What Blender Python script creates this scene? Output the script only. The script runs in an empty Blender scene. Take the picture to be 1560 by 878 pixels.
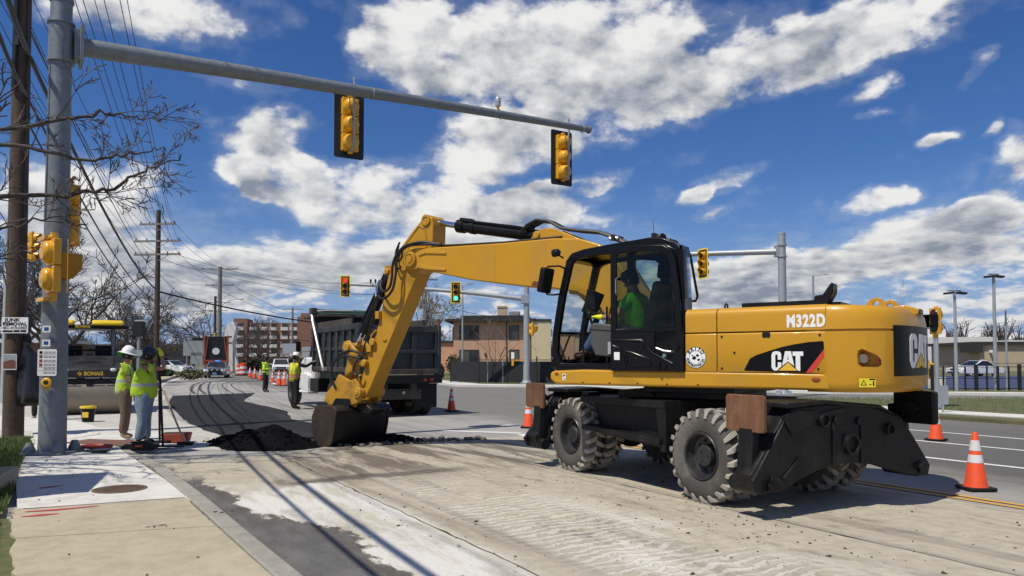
import bpy, math, random
from mathutils import Vector, Matrix, noise
sc = bpy.context.scene
COL = sc.collection
R = math.radians

# ------------------------------------------------------------------ camera
cam_d = bpy.data.cameras.new('camera'); cam = bpy.data.objects.new('camera', cam_d); COL.objects.link(cam)
cam.location = (0, 0, 1.65); cam.rotation_euler = (R(92.0), 0, 0)
cam_d.lens = 26.0; cam_d.sensor_width = 36.0; cam_d.shift_y = 0.0446
cam_d.clip_start = 0.05; cam_d.clip_end = 6000
sc.camera = cam
# ------------------------------------------------------------------ sun, exposure
SUN = Vector((0.42, 0.40, -1.0)).normalized()          # direction the light travels
sun_d = bpy.data.lights.new('sun', 'SUN'); sun_d.energy = 4.9; sun_d.angle = R(0.53); sun_d.color = (1.0, 0.935, 0.81)
sun = bpy.data.objects.new('sun', sun_d); COL.objects.link(sun)
sun.rotation_euler = SUN.to_track_quat('-Z', 'Y').to_euler(); sun.location = (-20, -20, 60)
sc.view_settings.view_transform = 'Standard'; sc.view_settings.look = 'None'
sc.view_settings.exposure = -0.18; sc.view_settings.gamma = 1.0
sc.view_settings.use_curve_mapping = False
sc.cycles.use_denoising = True
sc.cycles.max_bounces = 8
sc.cycles.transparent_max_bounces = 16
# ------------------------------------------------------------------ world: Nishita sky with cumulus clouds
SKY = 0.052
w = bpy.data.worlds.new('World'); sc.world = w; w.use_nodes = True
def make_world():
    nt = w.node_tree; nt.nodes.clear()
    def nd(t, **k):
        n = nt.nodes.new(t)
        for a, v in k.items(): setattr(n, a, v)
        return n
    def setin(n, i, v):
        if isinstance(v, bpy.types.NodeSocket): nt.links.new(v, n.inputs[i])
        elif v is not None: n.inputs[i].default_value = v
    def M(op, a, b=None, c=None, clamp=False):
        n = nd('ShaderNodeMath', operation=op, use_clamp=clamp); setin(n, 0, a); setin(n, 1, b); setin(n, 2, c); return n.outputs[0]
    def V(op, a, b=None, c=None):
        n = nd('ShaderNodeVectorMath', operation=op); setin(n, 0, a); setin(n, 1, b)
        if c is not None: setin(n, 2, c)
        return n.outputs['Value'] if op in ('DOT_PRODUCT', 'LENGTH') else n.outputs[0]
    def smooth(x, lo, hi, a=0.0, b=1.0):
        n = nd('ShaderNodeMapRange', interpolation_type='SMOOTHSTEP'); setin(n, 0, x)
        n.inputs[1].default_value = lo; n.inputs[2].default_value = hi; n.inputs[3].default_value = a; n.inputs[4].default_value = b
        return n.outputs[0]
    def mix(f, a, b):
        n = nd('ShaderNodeMix', data_type='RGBA'); setin(n, 0, f); setin(n, 6, a); setin(n, 7, b); return n.outputs[2]
    sky = nd('ShaderNodeTexSky', sky_type='NISHITA'); sky.sun_disc = False
    sky.sun_elevation = math.asin(-SUN.z); sky.sun_rotation = math.atan2(-SUN.x, -SUN.y)
    sky.altitude = 20; sky.air_density = 1.0; sky.dust_density = 0.1; sky.ozone_density = 2.5
    hs = nd('ShaderNodeHueSaturation'); hs.inputs['Saturation'].default_value = 1.22; hs.inputs['Value'].default_value = 1.0
    nt.links.new(sky.outputs[0], hs.inputs['Color'])
    tn = nd('ShaderNodeMix', data_type='RGBA', blend_type='MULTIPLY'); tn.inputs[0].default_value = 1.0; nt.links.new(hs.outputs[0], tn.inputs[6]); tn.inputs[7].default_value = (1.22, 1.42, 1.92, 1)
    blue = tn.outputs[2]; HZ = (4.2, 6.9, 12.5, 1)
    tc = nd('ShaderNodeTexCoord'); d = V('NORMALIZE', tc.outputs['Generated'])
    sp = nd('ShaderNodeSeparateXYZ'); nt.links.new(d, sp.inputs[0])
    az = M('ARCTAN2', sp.outputs[0], sp.outputs[1]); el = M('ARCSINE', sp.outputs[2])
    blue = mix(smooth(el, -0.02, 0.26, 0.88, 0.0), blue, HZ)
    def fbm(vec, scale, detail, rough, off=(0, 0, 0)):
        n = nd('ShaderNodeTexNoise'); n.noise_dimensions = '3D'
        setin(n, 'Vector', V('ADD', vec, off)); n.inputs['Scale'].default_value = scale
        n.inputs['Detail'].default_value = detail; n.inputs['Roughness'].default_value = rough
        return n
    sq = V('MULTIPLY', d, (1, 1, 1.55))
    wn = fbm(sq, 4.5, 5, 0.6, (3.1, 0.2, 7.7))
    wv = V('MULTIPLY', V('SUBTRACT', wn.outputs['Color'], (0.5, 0.5, 0.5)), (0.17, 0.09, 0))
    cb = nd('ShaderNodeCombineXYZ'); setin(cb, 0, az); setin(cb, 1, el); cb.inputs[2].default_value = 1.0
    ae = V('ADD', cb.outputs[0], wv)
    # (azimuth, elevation, half width, half height, tilt) of each cloud bank, in degrees; amplitude
    D = 0.0; DV = 0.0
    for a, e, rx, ry, t, amp in BLOBS:
        a, e, rx, ry, t = R(a), R(e), R(rx) * 1.2, R(ry) * 1.25, R(t)
        amp = amp if amp >= .9 else amp + .32
        c, s = math.cos(t), math.sin(t)
        u = V('DOT_PRODUCT', ae, (c / rx, s / rx, -(a * c + e * s) / rx))
        v = V('DOT_PRODUCT', ae, (-s / ry, c / ry, (a * s - e * c) / ry))
        r2 = M('MULTIPLY_ADD', v, v, M('MULTIPLY', u, u))
        b = M('MULTIPLY', M('SUBTRACT', 1.0, r2, clamp=True), amp)
        D = M('ADD', D, b); DV = M('MULTIPLY_ADD', b, v, DV)
    # the cloud field goes on past the banks seen from here, and thickens towards the horizon
    low = fbm(sq, 2.2, 2, 0.5, (11, 4, 2)).outputs[0]
    away = M('MAXIMUM', smooth(M('ABSOLUTE', az), 0.68, 0.95), smooth(el, 0.62, 0.85))
    D = M('ADD', D, M('MULTIPLY', away, M('MULTIPLY', M('SUBTRACT', low, 0.46, clamp=True), 4.0)))
    hz = smooth(el, 0.05, 0.25, 0.74, 0.0)
    D = M('ADD', M('MINIMUM', D, 1.15), hz)
    hv = V('MULTIPLY', d, (1, 1, 3.0))
    def billow(vec, scale, off=(0, 0, 0)):
        n = fbm(vec, scale, 3, 0.5, tuple(o + 5.3 for o in off)).outputs[0]
        return M('MULTIPLY', M('ABSOLUTE', M('SUBTRACT', n, 0.5)), 2.6)
    def field(off):
        f = M('SUBTRACT', fbm(sq, 7.0, 10, 0.60, off).outputs[0], 0.5); v = M('SUBTRACT', billow(sq, 9.0, off), 0.25)
        o2 = tuple(x * .6 for x in off)
        g = M('SUBTRACT', fbm(hv, 17.0, 8, 0.58, o2).outputs[0], 0.5); v2 = M('SUBTRACT', billow(hv, 20.0, o2), 0.25)
        hi = M('MULTIPLY_ADD', v, 0.9, M('MULTIPLY', f, 3.3)); lo = M('MULTIPLY_ADD', v2, 0.8, M('MULTIPLY', g, 2.2))
        return M('MULTIPLY_ADD', M('SUBTRACT', hi, lo), k, lo)
    k = smooth(el, 0.07, 0.23)
    n1 = field((0, 0, 0)); n2 = field((-0.016, -0.004, 0.024)); n3 = field((-0.035, -0.01, 0.06))
    dens = M('ADD', M('SUBTRACT', n1, COVER), D)
    alpha = smooth(dens, -0.10, 0.46)
    wisp = M('MULTIPLY', smooth(dens, -0.45, 0.1), 0.12)
    alpha = M('MAXIMUM', alpha, wisp)
    vert = M('DIVIDE', DV, M('ADD', D, 0.35))
    above = M('ADD', M('SUBTRACT', n3, COVER), D)                    # how much cloud stands between here and the sun
    lit = M('ADD', M('MULTIPLY_ADD', M('SUBTRACT', n1, n2), 0.95, 0.93), M('MULTIPLY', vert, 0.68))
    lit = M('SUBTRACT', lit, M('MULTIPLY', smooth(above, 0.0, 1.4), 0.66))
    lit = M('SUBTRACT', lit, M('MULTIPLY', smooth(dens, 0.4, 1.5), 0.22), clamp=True)
    far = smooth(el, 0.0, 0.22, 0.78, 1.0)
    lit = M('MULTIPLY', lit, far)
    g = CLOUD
    shade = mix(lit, (0.29 * g, 0.335 * g, 0.42 * g, 1), (1.0 * g, 0.995 * g, 0.98 * g, 1))
    col = mix(alpha, blue, shade)
    bg = nd('ShaderNodeBackground'); nt.links.new(col, bg.inputs[0]); bg.inputs[1].default_value = SKY
    out = nd('ShaderNodeOutputWorld'); nt.links.new(bg.outputs[0], out.inputs[0])
CLOUD = 18.5; COVER = 0.58
BLOBS = [(4.1, 23.2, 12.34, 4.17, 0, 1.15), (26.3, 21.7, 11.52, 2.48, 12, 1.05), (10.2, 18.9, 18.91, 2.65, 13, 1.1), (-4.1, 17.3, 6.3, 1.89, 5, 0.9), (-9.3, 24.1, 3.95, 3.36, -10, 0.85), (-9.6, 12.3, 12.02, 3.36, -3, 1.15), (2.6, 12.5, 5.43, 1.21, 8, 0.75), (-18.8, 17.0, 3.89, 1.4, 8, 0.75), (-17.6, 14.0, 3.93, 2.07, -10, 0.8), (-27.6, 22.5, 6.41, 1.98, 5, 1.0), (-30.1, 10.0, 5.62, 3.86, 0, 1.0), (-15.4, 7.2, 10.67, 1.74, 0, 0.7), (34.4, 13.0, 1.94, 2.35, 0, 1.1), (30.5, 7.6, 8.01, 2.04, 8, 0.95), (26.2, 10.4, 2.66, 1.0, 6, 0.8), (33.1, 9.3, 2.79, 1.31, 10, 0.9), (17.4, 13.3, 3.74, 0.83, 15, 0.7), (16.4, 11.1, 1.78, 0.58, 10, 0.55), (14.8, 12.1, 1.71, 0.64, 10, 0.55), (29.5, 15.0, 1.38, 0.61, 25, 0.65), (25.9, 18.2, 1.76, 0.85, 20, 0.75), (26.5, 16.5, 1.28, 0.48, 20, 0.5), (31.6, 19.1, 1.99, 0.62, 20, 0.6), (17.8, 5.7, 6.7, 1.94, 0, 0.8), (5.4, 13.8, 3.41, 0.76, 10, 0.7), (0.5, 11.0, 6.87, 1.44, 0, 0.8), (32.9, 15.3, 1.21, 0.45, 20, 0.5), (-6.2, 20.5, 3.43, 1.52, 0, 0.35), (-25.7, 5.4, 5.61, 2.04, 0, 0.7), (-4.1, 7.7, 6.26, 1.68, 0, 0.5)]
make_world()

# ------------------------------------------------------------------ materials
MATS = {}
def mat(name, col, rough=0.6, metal=0.0, var=0.12, vs=3.0, bump=0.0, bs=40.0, dirt=None, dirt_amt=0.4, ds=2.5, coat=0.0, spec=0.5, emit=None, stretch=(1, 1, 1)):
    """principled paint / metal / cloth with real colour variation and optional dirt patches"""
    if name in MATS: return MATS[name]
    m = bpy.data.materials.new(name); m.use_nodes = True; nt = m.node_tree; N = nt.nodes; L = nt.links
    b = N['Principled BSDF']; b.inputs['Roughness'].default_value = rough; b.inputs['Metallic'].default_value = metal
    b.inputs['Specular IOR Level'].default_value = spec
    if coat: b.inputs['Coat Weight'].default_value = coat; b.inputs['Coat Roughness'].default_value = 0.08
    tc = N.new('ShaderNodeTexCoord'); mp = N.new('ShaderNodeMapping'); L.new(tc.outputs['Object'], mp.inputs[0]); mp.inputs['Scale'].default_value = stretch
    n = N.new('ShaderNodeTexNoise'); L.new(mp.outputs[0], n.inputs['Vector']); n.inputs['Scale'].default_value = vs; n.inputs['Detail'].default_value = 6; n.inputs['Roughness'].default_value = 0.65
    mx = N.new('ShaderNodeMix'); mx.data_type = 'RGBA'; L.new(n.outputs[0], mx.inputs[0])
    lo = [max(0, c * (1 - var * 2)) for c in col]; hi = [min(1, c * (1 + var * 2)) for c in col]
    mx.inputs[6].default_value = (*lo, 1); mx.inputs[7].default_value = (*hi, 1)
    cur = mx.outputs[2]
    if dirt:
        n2 = N.new('ShaderNodeTexNoise'); L.new(mp.outputs[0], n2.inputs['Vector']); n2.inputs['Scale'].default_value = ds; n2.inputs['Detail'].default_value = 8; n2.inputs['Roughness'].default_value = 0.7
        rp = N.new('ShaderNodeMapRange'); L.new(n2.outputs[0], rp.inputs[0]); rp.inputs[1].default_value = 0.48; rp.inputs[2].default_value = 0.72; rp.inputs[4].default_value = dirt_amt
        m2 = N.new('ShaderNodeMix'); m2.data_type = 'RGBA'; L.new(rp.outputs[0], m2.inputs[0]); L.new(cur, m2.inputs[6]); m2.inputs[7].default_value = (*dirt, 1); cur = m2.outputs[2]
        mr = N.new('ShaderNodeMapRange'); L.new(rp.outputs[0], mr.inputs[0]); mr.inputs[3].default_value = rough; mr.inputs[4].default_value = min(1, rough + 0.35); L.new(mr.outputs[0], b.inputs['Roughness'])
    L.new(cur, b.inputs['Base Color'])
    if bump:
        n3 = N.new('ShaderNodeTexNoise'); L.new(tc.outputs['Object'], n3.inputs['Vector']); n3.inputs['Scale'].default_value = bs; n3.inputs['Detail'].default_value = 5
        bp = N.new('ShaderNodeBump'); bp.inputs['Strength'].default_value = bump; bp.inputs['Distance'].default_value = 0.02; L.new(n3.outputs[0], bp.inputs['Height']); L.new(bp.outputs[0], b.inputs['Normal'])
    if emit: b.inputs['Emission Color'].default_value = (*emit[:3], 1); b.inputs['Emission Strength'].default_value = emit[3]
    MATS[name] = m; return m
def glass(name, tint=(0.6, 0.7, 0.72), amt=0.55, rough=0.03):
    if name in MATS: return MATS[name]
    m = bpy.data.materials.new(name); m.use_nodes = True; nt = m.node_tree; N = nt.nodes; L = nt.links
    N.remove(N['Principled BSDF'])
    t = N.new('ShaderNodeBsdfTransparent'); t.inputs[0].default_value = (*tint, 1)
    g = N.new('ShaderNodeBsdfGlossy'); g.inputs['Roughness'].default_value = rough; g.inputs[0].default_value = (0.9, 0.95, 1, 1)
    fr = N.new('ShaderNodeFresnel'); fr.inputs[0].default_value = 1.45
    mu = N.new('ShaderNodeMath'); mu.operation = 'MULTIPLY'; L.new(fr.outputs[0], mu.inputs[0]); mu.inputs[1].default_value = amt * 2; mu.use_clamp = True
    mx = N.new('ShaderNodeMixShader'); L.new(mu.outputs[0], mx.inputs[0]); L.new(t.outputs[0], mx.inputs[1]); L.new(g.outputs[0], mx.inputs[2])
    L.new(mx.outputs[0], N['Material Output'].inputs[0]); MATS[name] = m; return m

YEL = (0.55, 0.282, 0.016)
m_yel = mat('machine_yellow', YEL, 0.36, var=0.03, vs=1.5, coat=0.18, spec=0.35, dirt=(0.30, 0.20, 0.09), dirt_amt=0.38, ds=1.9, bump=0.03, bs=5, stretch=(1, 1, .45))
m_yel_worn = mat('machine_yellow_worn', (0.50, 0.255, 0.020), 0.42, var=0.06, vs=4, dirt=(0.07, 0.05, 0.03), dirt_amt=0.75, ds=3.5)
m_blk = mat('machine_black', (0.008, 0.008, 0.009), 0.38, var=0.3, dirt=(0.03, 0.028, 0.025), dirt_amt=0.4, ds=3, spec=.25)
m_cab = mat('cab_black', (0.006, 0.006, 0.007), 0.25, var=0.1, coat=0.05, spec=.2)
m_und = mat('undercarriage_black', (0.009, 0.0095, 0.0105), 0.45, var=0.3, spec=.25, dirt=(0.075, 0.058, 0.042), dirt_amt=0.32, ds=4.5, bump=0.15, bs=14, stretch=(1, 1, 0.35))
m_hose = mat('hose_rubber', (0.014, 0.014, 0.015), 0.5, var=0.1)
m_chrome = mat('chrome_rod', (0.72, 0.73, 0.75), 0.16, 1.0, var=0.02)
m_steel = mat('steel', (0.40, 0.40, 0.41), 0.4, 0.9, var=0.1)
m_rust = mat('rusty_pad', (0.15, 0.066, 0.030), 0.75, var=0.35, vs=6, dirt=(0.27, 0.17, 0.10), dirt_amt=0.6, ds=7, stretch=(1, 1, 0.3), bump=0.2)
m_tyre = mat('tyre_rubber', (0.075, 0.070, 0.062), 0.85, var=0.2, dirt=(0.23, 0.21, 0.18), dirt_amt=0.7, ds=1.4, bump=0.25, bs=40)
m_lug = mat('dusty_tread', (0.37, 0.34, 0.295), 0.9, var=0.15, vs=8, dirt=(0.16, 0.148, 0.13), dirt_amt=0.4, ds=4, bump=0.3, bs=40)
m_rim = mat('rim_black', (0.022, 0.022, 0.023), 0.42, var=0.2, dirt=(0.10, 0.09, 0.075), dirt_amt=0.4, ds=6)
m_white = mat('white_paint', (0.78, 0.78, 0.77), 0.4, var=0.03)
m_wdecal = mat('white_decal', (0.84, 0.84, 0.83), 0.5, var=0.01)
m_bdecal = mat('black_decal', (0.006, 0.006, 0.007), 0.4, var=0.05, spec=.15)
m_ydecal = mat('yellow_decal', (0.78, 0.50, 0.05), 0.5, var=0.02)
m_rdecal = mat('red_decal', (0.60, 0.045, 0.03), 0.5, var=0.02)
m_amber = mat('amber_lens', (0.30, 0.06, 0.01), 0.25, var=0.1, coat=0.5)
m_galv = mat('galvanised_steel', (0.19, 0.215, 0.235), 0.5, 0.35, var=0.17, vs=6, dirt=(0.30, 0.32, 0.34), dirt_amt=0.5, ds=9, bump=0.05)
m_galv_l = mat('galvanised_pale', (0.36, 0.39, 0.41), 0.5, 0.3, var=0.08, vs=4)
m_wood = mat('pole_wood', (0.085, 0.058, 0.042), 0.9, var=0.35, vs=6, stretch=(3, 3, 0.25), dirt=(0.03, 0.022, 0.018), dirt_amt=0.6, ds=5, bump=0.6, bs=14)
m_wood_g = mat('pole_wood_grey', (0.22, 0.20, 0.185), 0.9, var=0.2, stretch=(3, 3, 0.3), bump=0.3)
m_bark = mat('bark', (0.070, 0.058, 0.050), 0.9, var=0.25, vs=8)
m_twig = mat('twig_bark', (0.095, 0.078, 0.068), 0.9, var=0.25, vs=2)
m_sig = mat('signal_yellow', (0.72, 0.36, 0.01), 0.38, var=0.05, coat=0.3)
m_sigbord = mat('signal_border_yellow', (0.85, 0.62, 0.01), 0.45, var=0.02)
m_sigblk = mat('signal_black', (0.012, 0.014, 0.018), 0.5, var=0.1)
m_redoff = mat('lens_dark_red', (0.06, 0.008, 0.006), 0.3, var=0.1)
m_grnoff = mat('lens_dark', (0.012, 0.014, 0.014), 0.3, var=0.1)
m_redon = mat('lens_red_lit', (0.5, 0.03, 0.02), 0.3, emit=(1.0, 0.07, 0.03, 0.8))
m_grnon = mat('lens_green_lit', (0.05, 0.6, 0.5), 0.3, emit=(0.08, 0.95, 0.75, 1.2))
m_orange = mat('cone_orange', (0.80, 0.085, 0.018), 0.5, var=0.08, dirt=(0.28, 0.10, 0.06), dirt_amt=0.55, ds=9)
m_reflect = mat('cone_white_band', (0.72, 0.72, 0.74), 0.45, var=0.06, vs=20, dirt=(.35, .33, .30), dirt_amt=.5, ds=10)
m_rubber = mat('black_rubber', (0.012, 0.012, 0.013), 0.7, var=0.2, spec=.25)
m_skin = mat('skin', (0.36, 0.19, 0.125), 0.55, var=0.06)
m_skin_d = mat('skin_dark', (0.10, 0.055, 0.038), 0.55, var=0.06)
m_hair = mat('hair', (0.02, 0.015, 0.012), 0.7)
m_jean = mat('faded_jeans', (0.20, 0.27, 0.34), 0.9, var=0.28, vs=9, bump=0.9, bs=11)
m_jean_d = mat('blue_jeans', (0.035, 0.075, 0.17), 0.9, var=0.25, vs=7, bump=0.3, bs=18)
m_khaki = mat('khaki_trousers', (0.15, 0.105, 0.07), 0.9, var=0.25, vs=9, bump=0.9, bs=11)
m_blackcl = mat('black_cloth', (0.016, 0.016, 0.018), 0.85, var=0.2, bump=0.2, bs=18)
m_boot = mat('tan_boot', (0.30, 0.21, 0.14), 0.8, var=0.2)
m_bootb = mat('brown_boot', (0.12, 0.06, 0.035), 0.6, var=0.2)
m_lime = mat('lime_cloth', (0.50, 0.72, 0.03), 0.8, var=0.08, vs=5, bump=0.25, bs=15)
m_greensh = mat('green_shirt', (0.22, 0.75, 0.03), 0.8, var=0.08, vs=5)
m_glove = mat('yellow_glove', (0.72, 0.78, 0.02), 0.8, var=0.05)
m_navyhat = mat('navy_hard_hat', (0.020, 0.030, 0.045), 0.35, var=0.1)
m_yelhat = mat('yellow_hard_hat', (0.80, 0.50, 0.02), 0.35)
m_glassd = mat('dark_window', (0.014, 0.017, 0.020), 0.08, var=0.3, spec=0.8)
m_glassl = mat('window_blind', (0.10, 0.105, 0.10), 0.25, var=0.4, vs=1.0, stretch=(1, 1, 6))
m_asph = None
MB_count = 0
# ------------------------------------------------------------------ mesh helpers
def frame_axes(d, up=None):
    d = d.normalized()
    up = up or (Vector((0, 0, 1)) if abs(d.z) < 0.95 else Vector((1, 0, 0)))
    s = d.cross(up).normalized(); u = s.cross(d).normalized()
    return d, s, u
class MB:
    def __init__(self): self.v = []; self.f = []
    def add(self, vs, fs):
        o = len(self.v); self.v += [tuple(p) for p in vs]; self.f += [tuple(i + o for i in q) for q in fs]; return self
    def box(self, c, s, rot=None, taper=(1, 1)):
        hx, hy, hz = s[0] / 2, s[1] / 2, s[2] / 2; c = Vector(c); vs = []
        for z in (-1, 1):
            tx, ty = (taper if z > 0 else (1, 1))
            for x, y in ((-1, -1), (1, -1), (1, 1), (-1, 1)):
                p = Vector((x * hx * tx, y * hy * ty, z * hz))
                vs.append(c + (rot @ p if rot else p))
        return self.add(vs, [(3, 2, 1, 0), (4, 5, 6, 7), (0, 1, 5, 4), (1, 2, 6, 5), (2, 3, 7, 6), (3, 0, 4, 7)])
    def bx(self, x0, x1, y0, y1, z0, z1): return self.box(((x0 + x1) / 2, (y0 + y1) / 2, (z0 + z1) / 2), (abs(x1 - x0), abs(y1 - y0), abs(z1 - z0)))
    def beam(self, p0, p1, w, h, up=None):
        p0 = Vector(p0); p1 = Vector(p1); d, s, u = frame_axes(p1 - p0, up); vs = []
        for p in (p0, p1):
            for a, b in ((-1, -1), (1, -1), (1, 1), (-1, 1)): vs.append(p + s * (a * w / 2) + u * (b * h / 2))
        return self.add(vs, [(0, 1, 2, 3), (7, 6, 5, 4), (4, 5, 1, 0), (5, 6, 2, 1), (6, 7, 3, 2), (7, 4, 0, 3)])
    def tube(self, pts, r, n=8, caps=True):
        pts = [Vector(p) for p in pts]; m = len(pts)
        rs = r if isinstance(r, (list, tuple)) else [r] * m
        o = len(self.v); prev = None
        for i, p in enumerate(pts):
            d = (pts[min(i + 1, m - 1)] - pts[max(i - 1, 0)])
            if d.length < 1e-9: d = Vector((0, 0, 1))
            d.normalize()
            if prev is None: _, s, u = frame_axes(d)
            else:
                s = prev - d * prev.dot(d)
                if s.length < 1e-6: _, s, u = frame_axes(d)
                s.normalize(); u = s.cross(d)
            prev = s
            for k in range(n):
                a = 2 * math.pi * k / n
                self.v.append(tuple(p + s * (rs[i] * math.cos(a)) + u * (rs[i] * math.sin(a))))
        for i in range(m - 1):
            for k in range(n):
                k2 = (k + 1) % n
                self.f.append((o + i * n + k, o + i * n + k2, o + (i + 1) * n + k2, o + (i + 1) * n + k))
        if caps:
            self.f.append(tuple(o + k for k in reversed(range(n)))); self.f.append(tuple(o + (m - 1) * n + k for k in range(n)))
        return self
    def cyl(self, p0, p1, r0, r1=None, n=14, caps=True): return self.tube([p0, p1], [r0, r0 if r1 is None else r1], n, caps)
    def lathe(self, prof, o=(0, 0, 0), axis=(0, 0, 1), n=20, caps=True, ell=1.0):
        o = Vector(o); d, s, u = frame_axes(Vector(axis)); b = len(self.v); m = len(prof)
        for r, h in prof:
            for k in range(n):
                a = 2 * math.pi * k / n
                self.v.append(tuple(o + d * h + s * (r * math.cos(a)) + u * (r * ell * math.sin(a))))
        for i in range(m - 1):
            for k in range(n):
                k2 = (k + 1) % n
                self.f.append((b + i * n + k, b + i * n + k2, b + (i + 1) * n + k2, b + (i + 1) * n + k))
        if caps:
            if prof[0][0] > 1e-5: self.f.append(tuple(b + k for k in reversed(range(n))))
            if prof[-1][0] > 1e-5: self.f.append(tuple(b + (m - 1) * n + k for k in range(n)))
        return self
    def prism(self, poly, lo, hi, axis='y'):
        """polygon in the plane across axis (xz for y, yz for x, xy for z), extruded from lo to hi"""
        def p3(a, b, t): return {'y': (a, t, b), 'x': (t, a, b), 'z': (a, b, t)}[axis]
        n = len(poly); vs = [p3(a, b, lo) for a, b in poly] + [p3(a, b, hi) for a, b in poly]
        area = sum(poly[i][0] * poly[(i + 1) % n][1] - poly[(i + 1) % n][0] * poly[i][1] for i in range(n))
        flip = (area > 0) == (axis == 'y')          # make normals point outwards
        A = tuple(range(n)); B = tuple(range(n, 2 * n))
        if (hi < lo): flip = not flip
        if flip: fs = [A, B[::-1]] + [((i + 1) % n, i, i + n, (i + 1) % n + n) for i in range(n)]
        else: fs = [A[::-1], B] + [(i, (i + 1) % n, (i + 1) % n + n, i + n) for i in range(n)]
        return self.add(vs, fs)
    def sphere(self, c, r, n=14, m=9):
        c = Vector(c); r = r if isinstance(r, (tuple, list)) else (r, r, r); b = len(self.v)
        self.v.append((c.x, c.y, c.z - r[2]))
        for i in range(1, m):
            t = math.pi * i / m - math.pi / 2
            for k in range(n):
                a = 2 * math.pi * k / n
                self.v.append((c.x + r[0] * math.cos(t) * math.cos(a), c.y + r[1] * math.cos(t) * math.sin(a), c.z + r[2] * math.sin(t)))
        self.v.append((c.x, c.y, c.z + r[2])); e = len(self.v) - 1
        for k in range(n): self.f.append((b, b + 1 + (k + 1) % n, b + 1 + k))
        for i in range(m - 2):
            for k in range(n):
                k2 = (k + 1) % n; q = b + 1 + i * n
                self.f.append((q + k, q + k2, q + n + k2, q + n + k))
        q = b + 1 + (m - 2) * n
        for k in range(n): self.f.append((q + k, q + (k + 1) % n, e))
        return self
    def mesh(self, name, m, smooth=True, ang=35):
        me = bpy.data.meshes.new(name); me.from_pydata(self.v, [], self.f); me.materials.append(m)
        if smooth: me.shade_smooth(); me.set_sharp_from_angle(angle=R(ang))
        return me
    def build(self, name, m, parent=None, bevel=0, smooth=True, ang=35, seg=2, sub=None, loc=None, rz=None):
        o = bpy.data.objects.new(name, self.mesh(name, m, smooth, ang)); COL.objects.link(o)
        if parent: o.parent = parent
        if loc is not None: o.location = loc
        if rz is not None: o.rotation_euler = (0, 0, rz)
        if bevel:
            b = o.modifiers.new('bevel', 'BEVEL'); b.width = bevel; b.segments = seg; b.limit_method = 'ANGLE'; b.angle_limit = R(30); b.harden_normals = False
        return o
def tag(o, label=None, cat=None, group=None, kind=None):
    for k, v in (('label', label), ('category', cat), ('group', group), ('kind', kind)):
        if v: o[k] = v
    return o
def thing(name, label, cat, loc=(0, 0, 0), rz=0.0, group=None):
    o = bpy.data.objects.new(name, None); COL.objects.link(o); o.location = loc; o.rotation_euler = (0, 0, rz); o.empty_display_size = 0.2
    return tag(o, label, cat, group)
KIDS = {}
def copy_tree(o, parent=None, depth=0):
    c = o.copy(); COL.objects.link(c)
    if parent: c.parent = parent
    for ch in list(o.children): copy_tree(ch, c, depth + 1)
    return c
def text(name, s, size, origin, right, up, m, parent, bold=0.0, width=None, depth=0.002, align='CENTER', space=1.0):
    """flat lettering, centred at origin in the plane right/up; width squeezes it to a set length"""
    cu = bpy.data.curves.new(name, 'FONT'); cu.body = s; cu.size = size; cu.offset = bold; cu.extrude = depth; cu.align_x = align; cu.align_y = 'CENTER'; cu.resolution_u = 3; cu.space_character = space
    ob = bpy.data.objects.new(name, cu); COL.objects.link(ob)
    bpy.context.view_layer.update()
    dg = bpy.context.evaluated_depsgraph_get(); me = bpy.data.meshes.new_from_object(ob.evaluated_get(dg))
    bpy.data.objects.remove(ob); bpy.data.curves.remove(cu)
    xs = [v.co.x for v in me.vertices]; k = (width / (max(xs) - min(xs))) if width else 1.0
    r = Vector(right).normalized(); u = Vector(up).normalized(); n = r.cross(u); og = Vector(origin)
    for v in me.vertices: v.co = og + r * (v.co.x * k) + u * v.co.y + n * v.co.z
    me.materials.clear(); me.materials.append(m); me.name = name
    o = bpy.data.objects.new(name, me); COL.objects.link(o)
    if parent: o.parent = parent
    return o
def flat(name, polys, origin, right, up, m, parent, depth=0.003):
    """polygons (u, v) laid as thin plates on the plane right/up"""
    r = Vector(right).normalized(); u = Vector(up).normalized(); n = r.cross(u).normalized(); og = Vector(origin); b = MB()
    for poly in polys:
        k = len(poly); area = sum(poly[i][0] * poly[(i + 1) % k][1] - poly[(i + 1) % k][0] * poly[i][1] for i in range(k))
        if area < 0: poly = poly[::-1]
        vs = [og + r * a + u * c for a, c in poly] + [og + r * a + u * c + n * depth for a, c in poly]
        b.add(vs, [tuple(range(k))[::-1], tuple(range(k, 2 * k))] + [(i, (i + 1) % k, (i + 1) % k + k, i + k) for i in range(k)])
    return b.build(name, m, parent, smooth=False)
def circle(r, n=24, cx=0, cy=0, ry=None): return [(cx + r * math.cos(2 * math.pi * i / n), cy + (ry or r) * math.sin(2 * math.pi * i / n)) for i in range(n)]
def rrect(w_, h_, r, cx=0, cy=0, n=4):
    out = []
    for sx, sy, a0 in ((1, 1, 0), (-1, 1, 90), (-1, -1, 180), (1, -1, 270)):
        for i in range(n + 1):
            a = R(a0 + 90 * i / n); out.append((cx + sx * (w_ / 2 - r) + r * math.cos(a), cy + sy * (h_ / 2 - r) + r * math.sin(a)))
    return out
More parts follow.
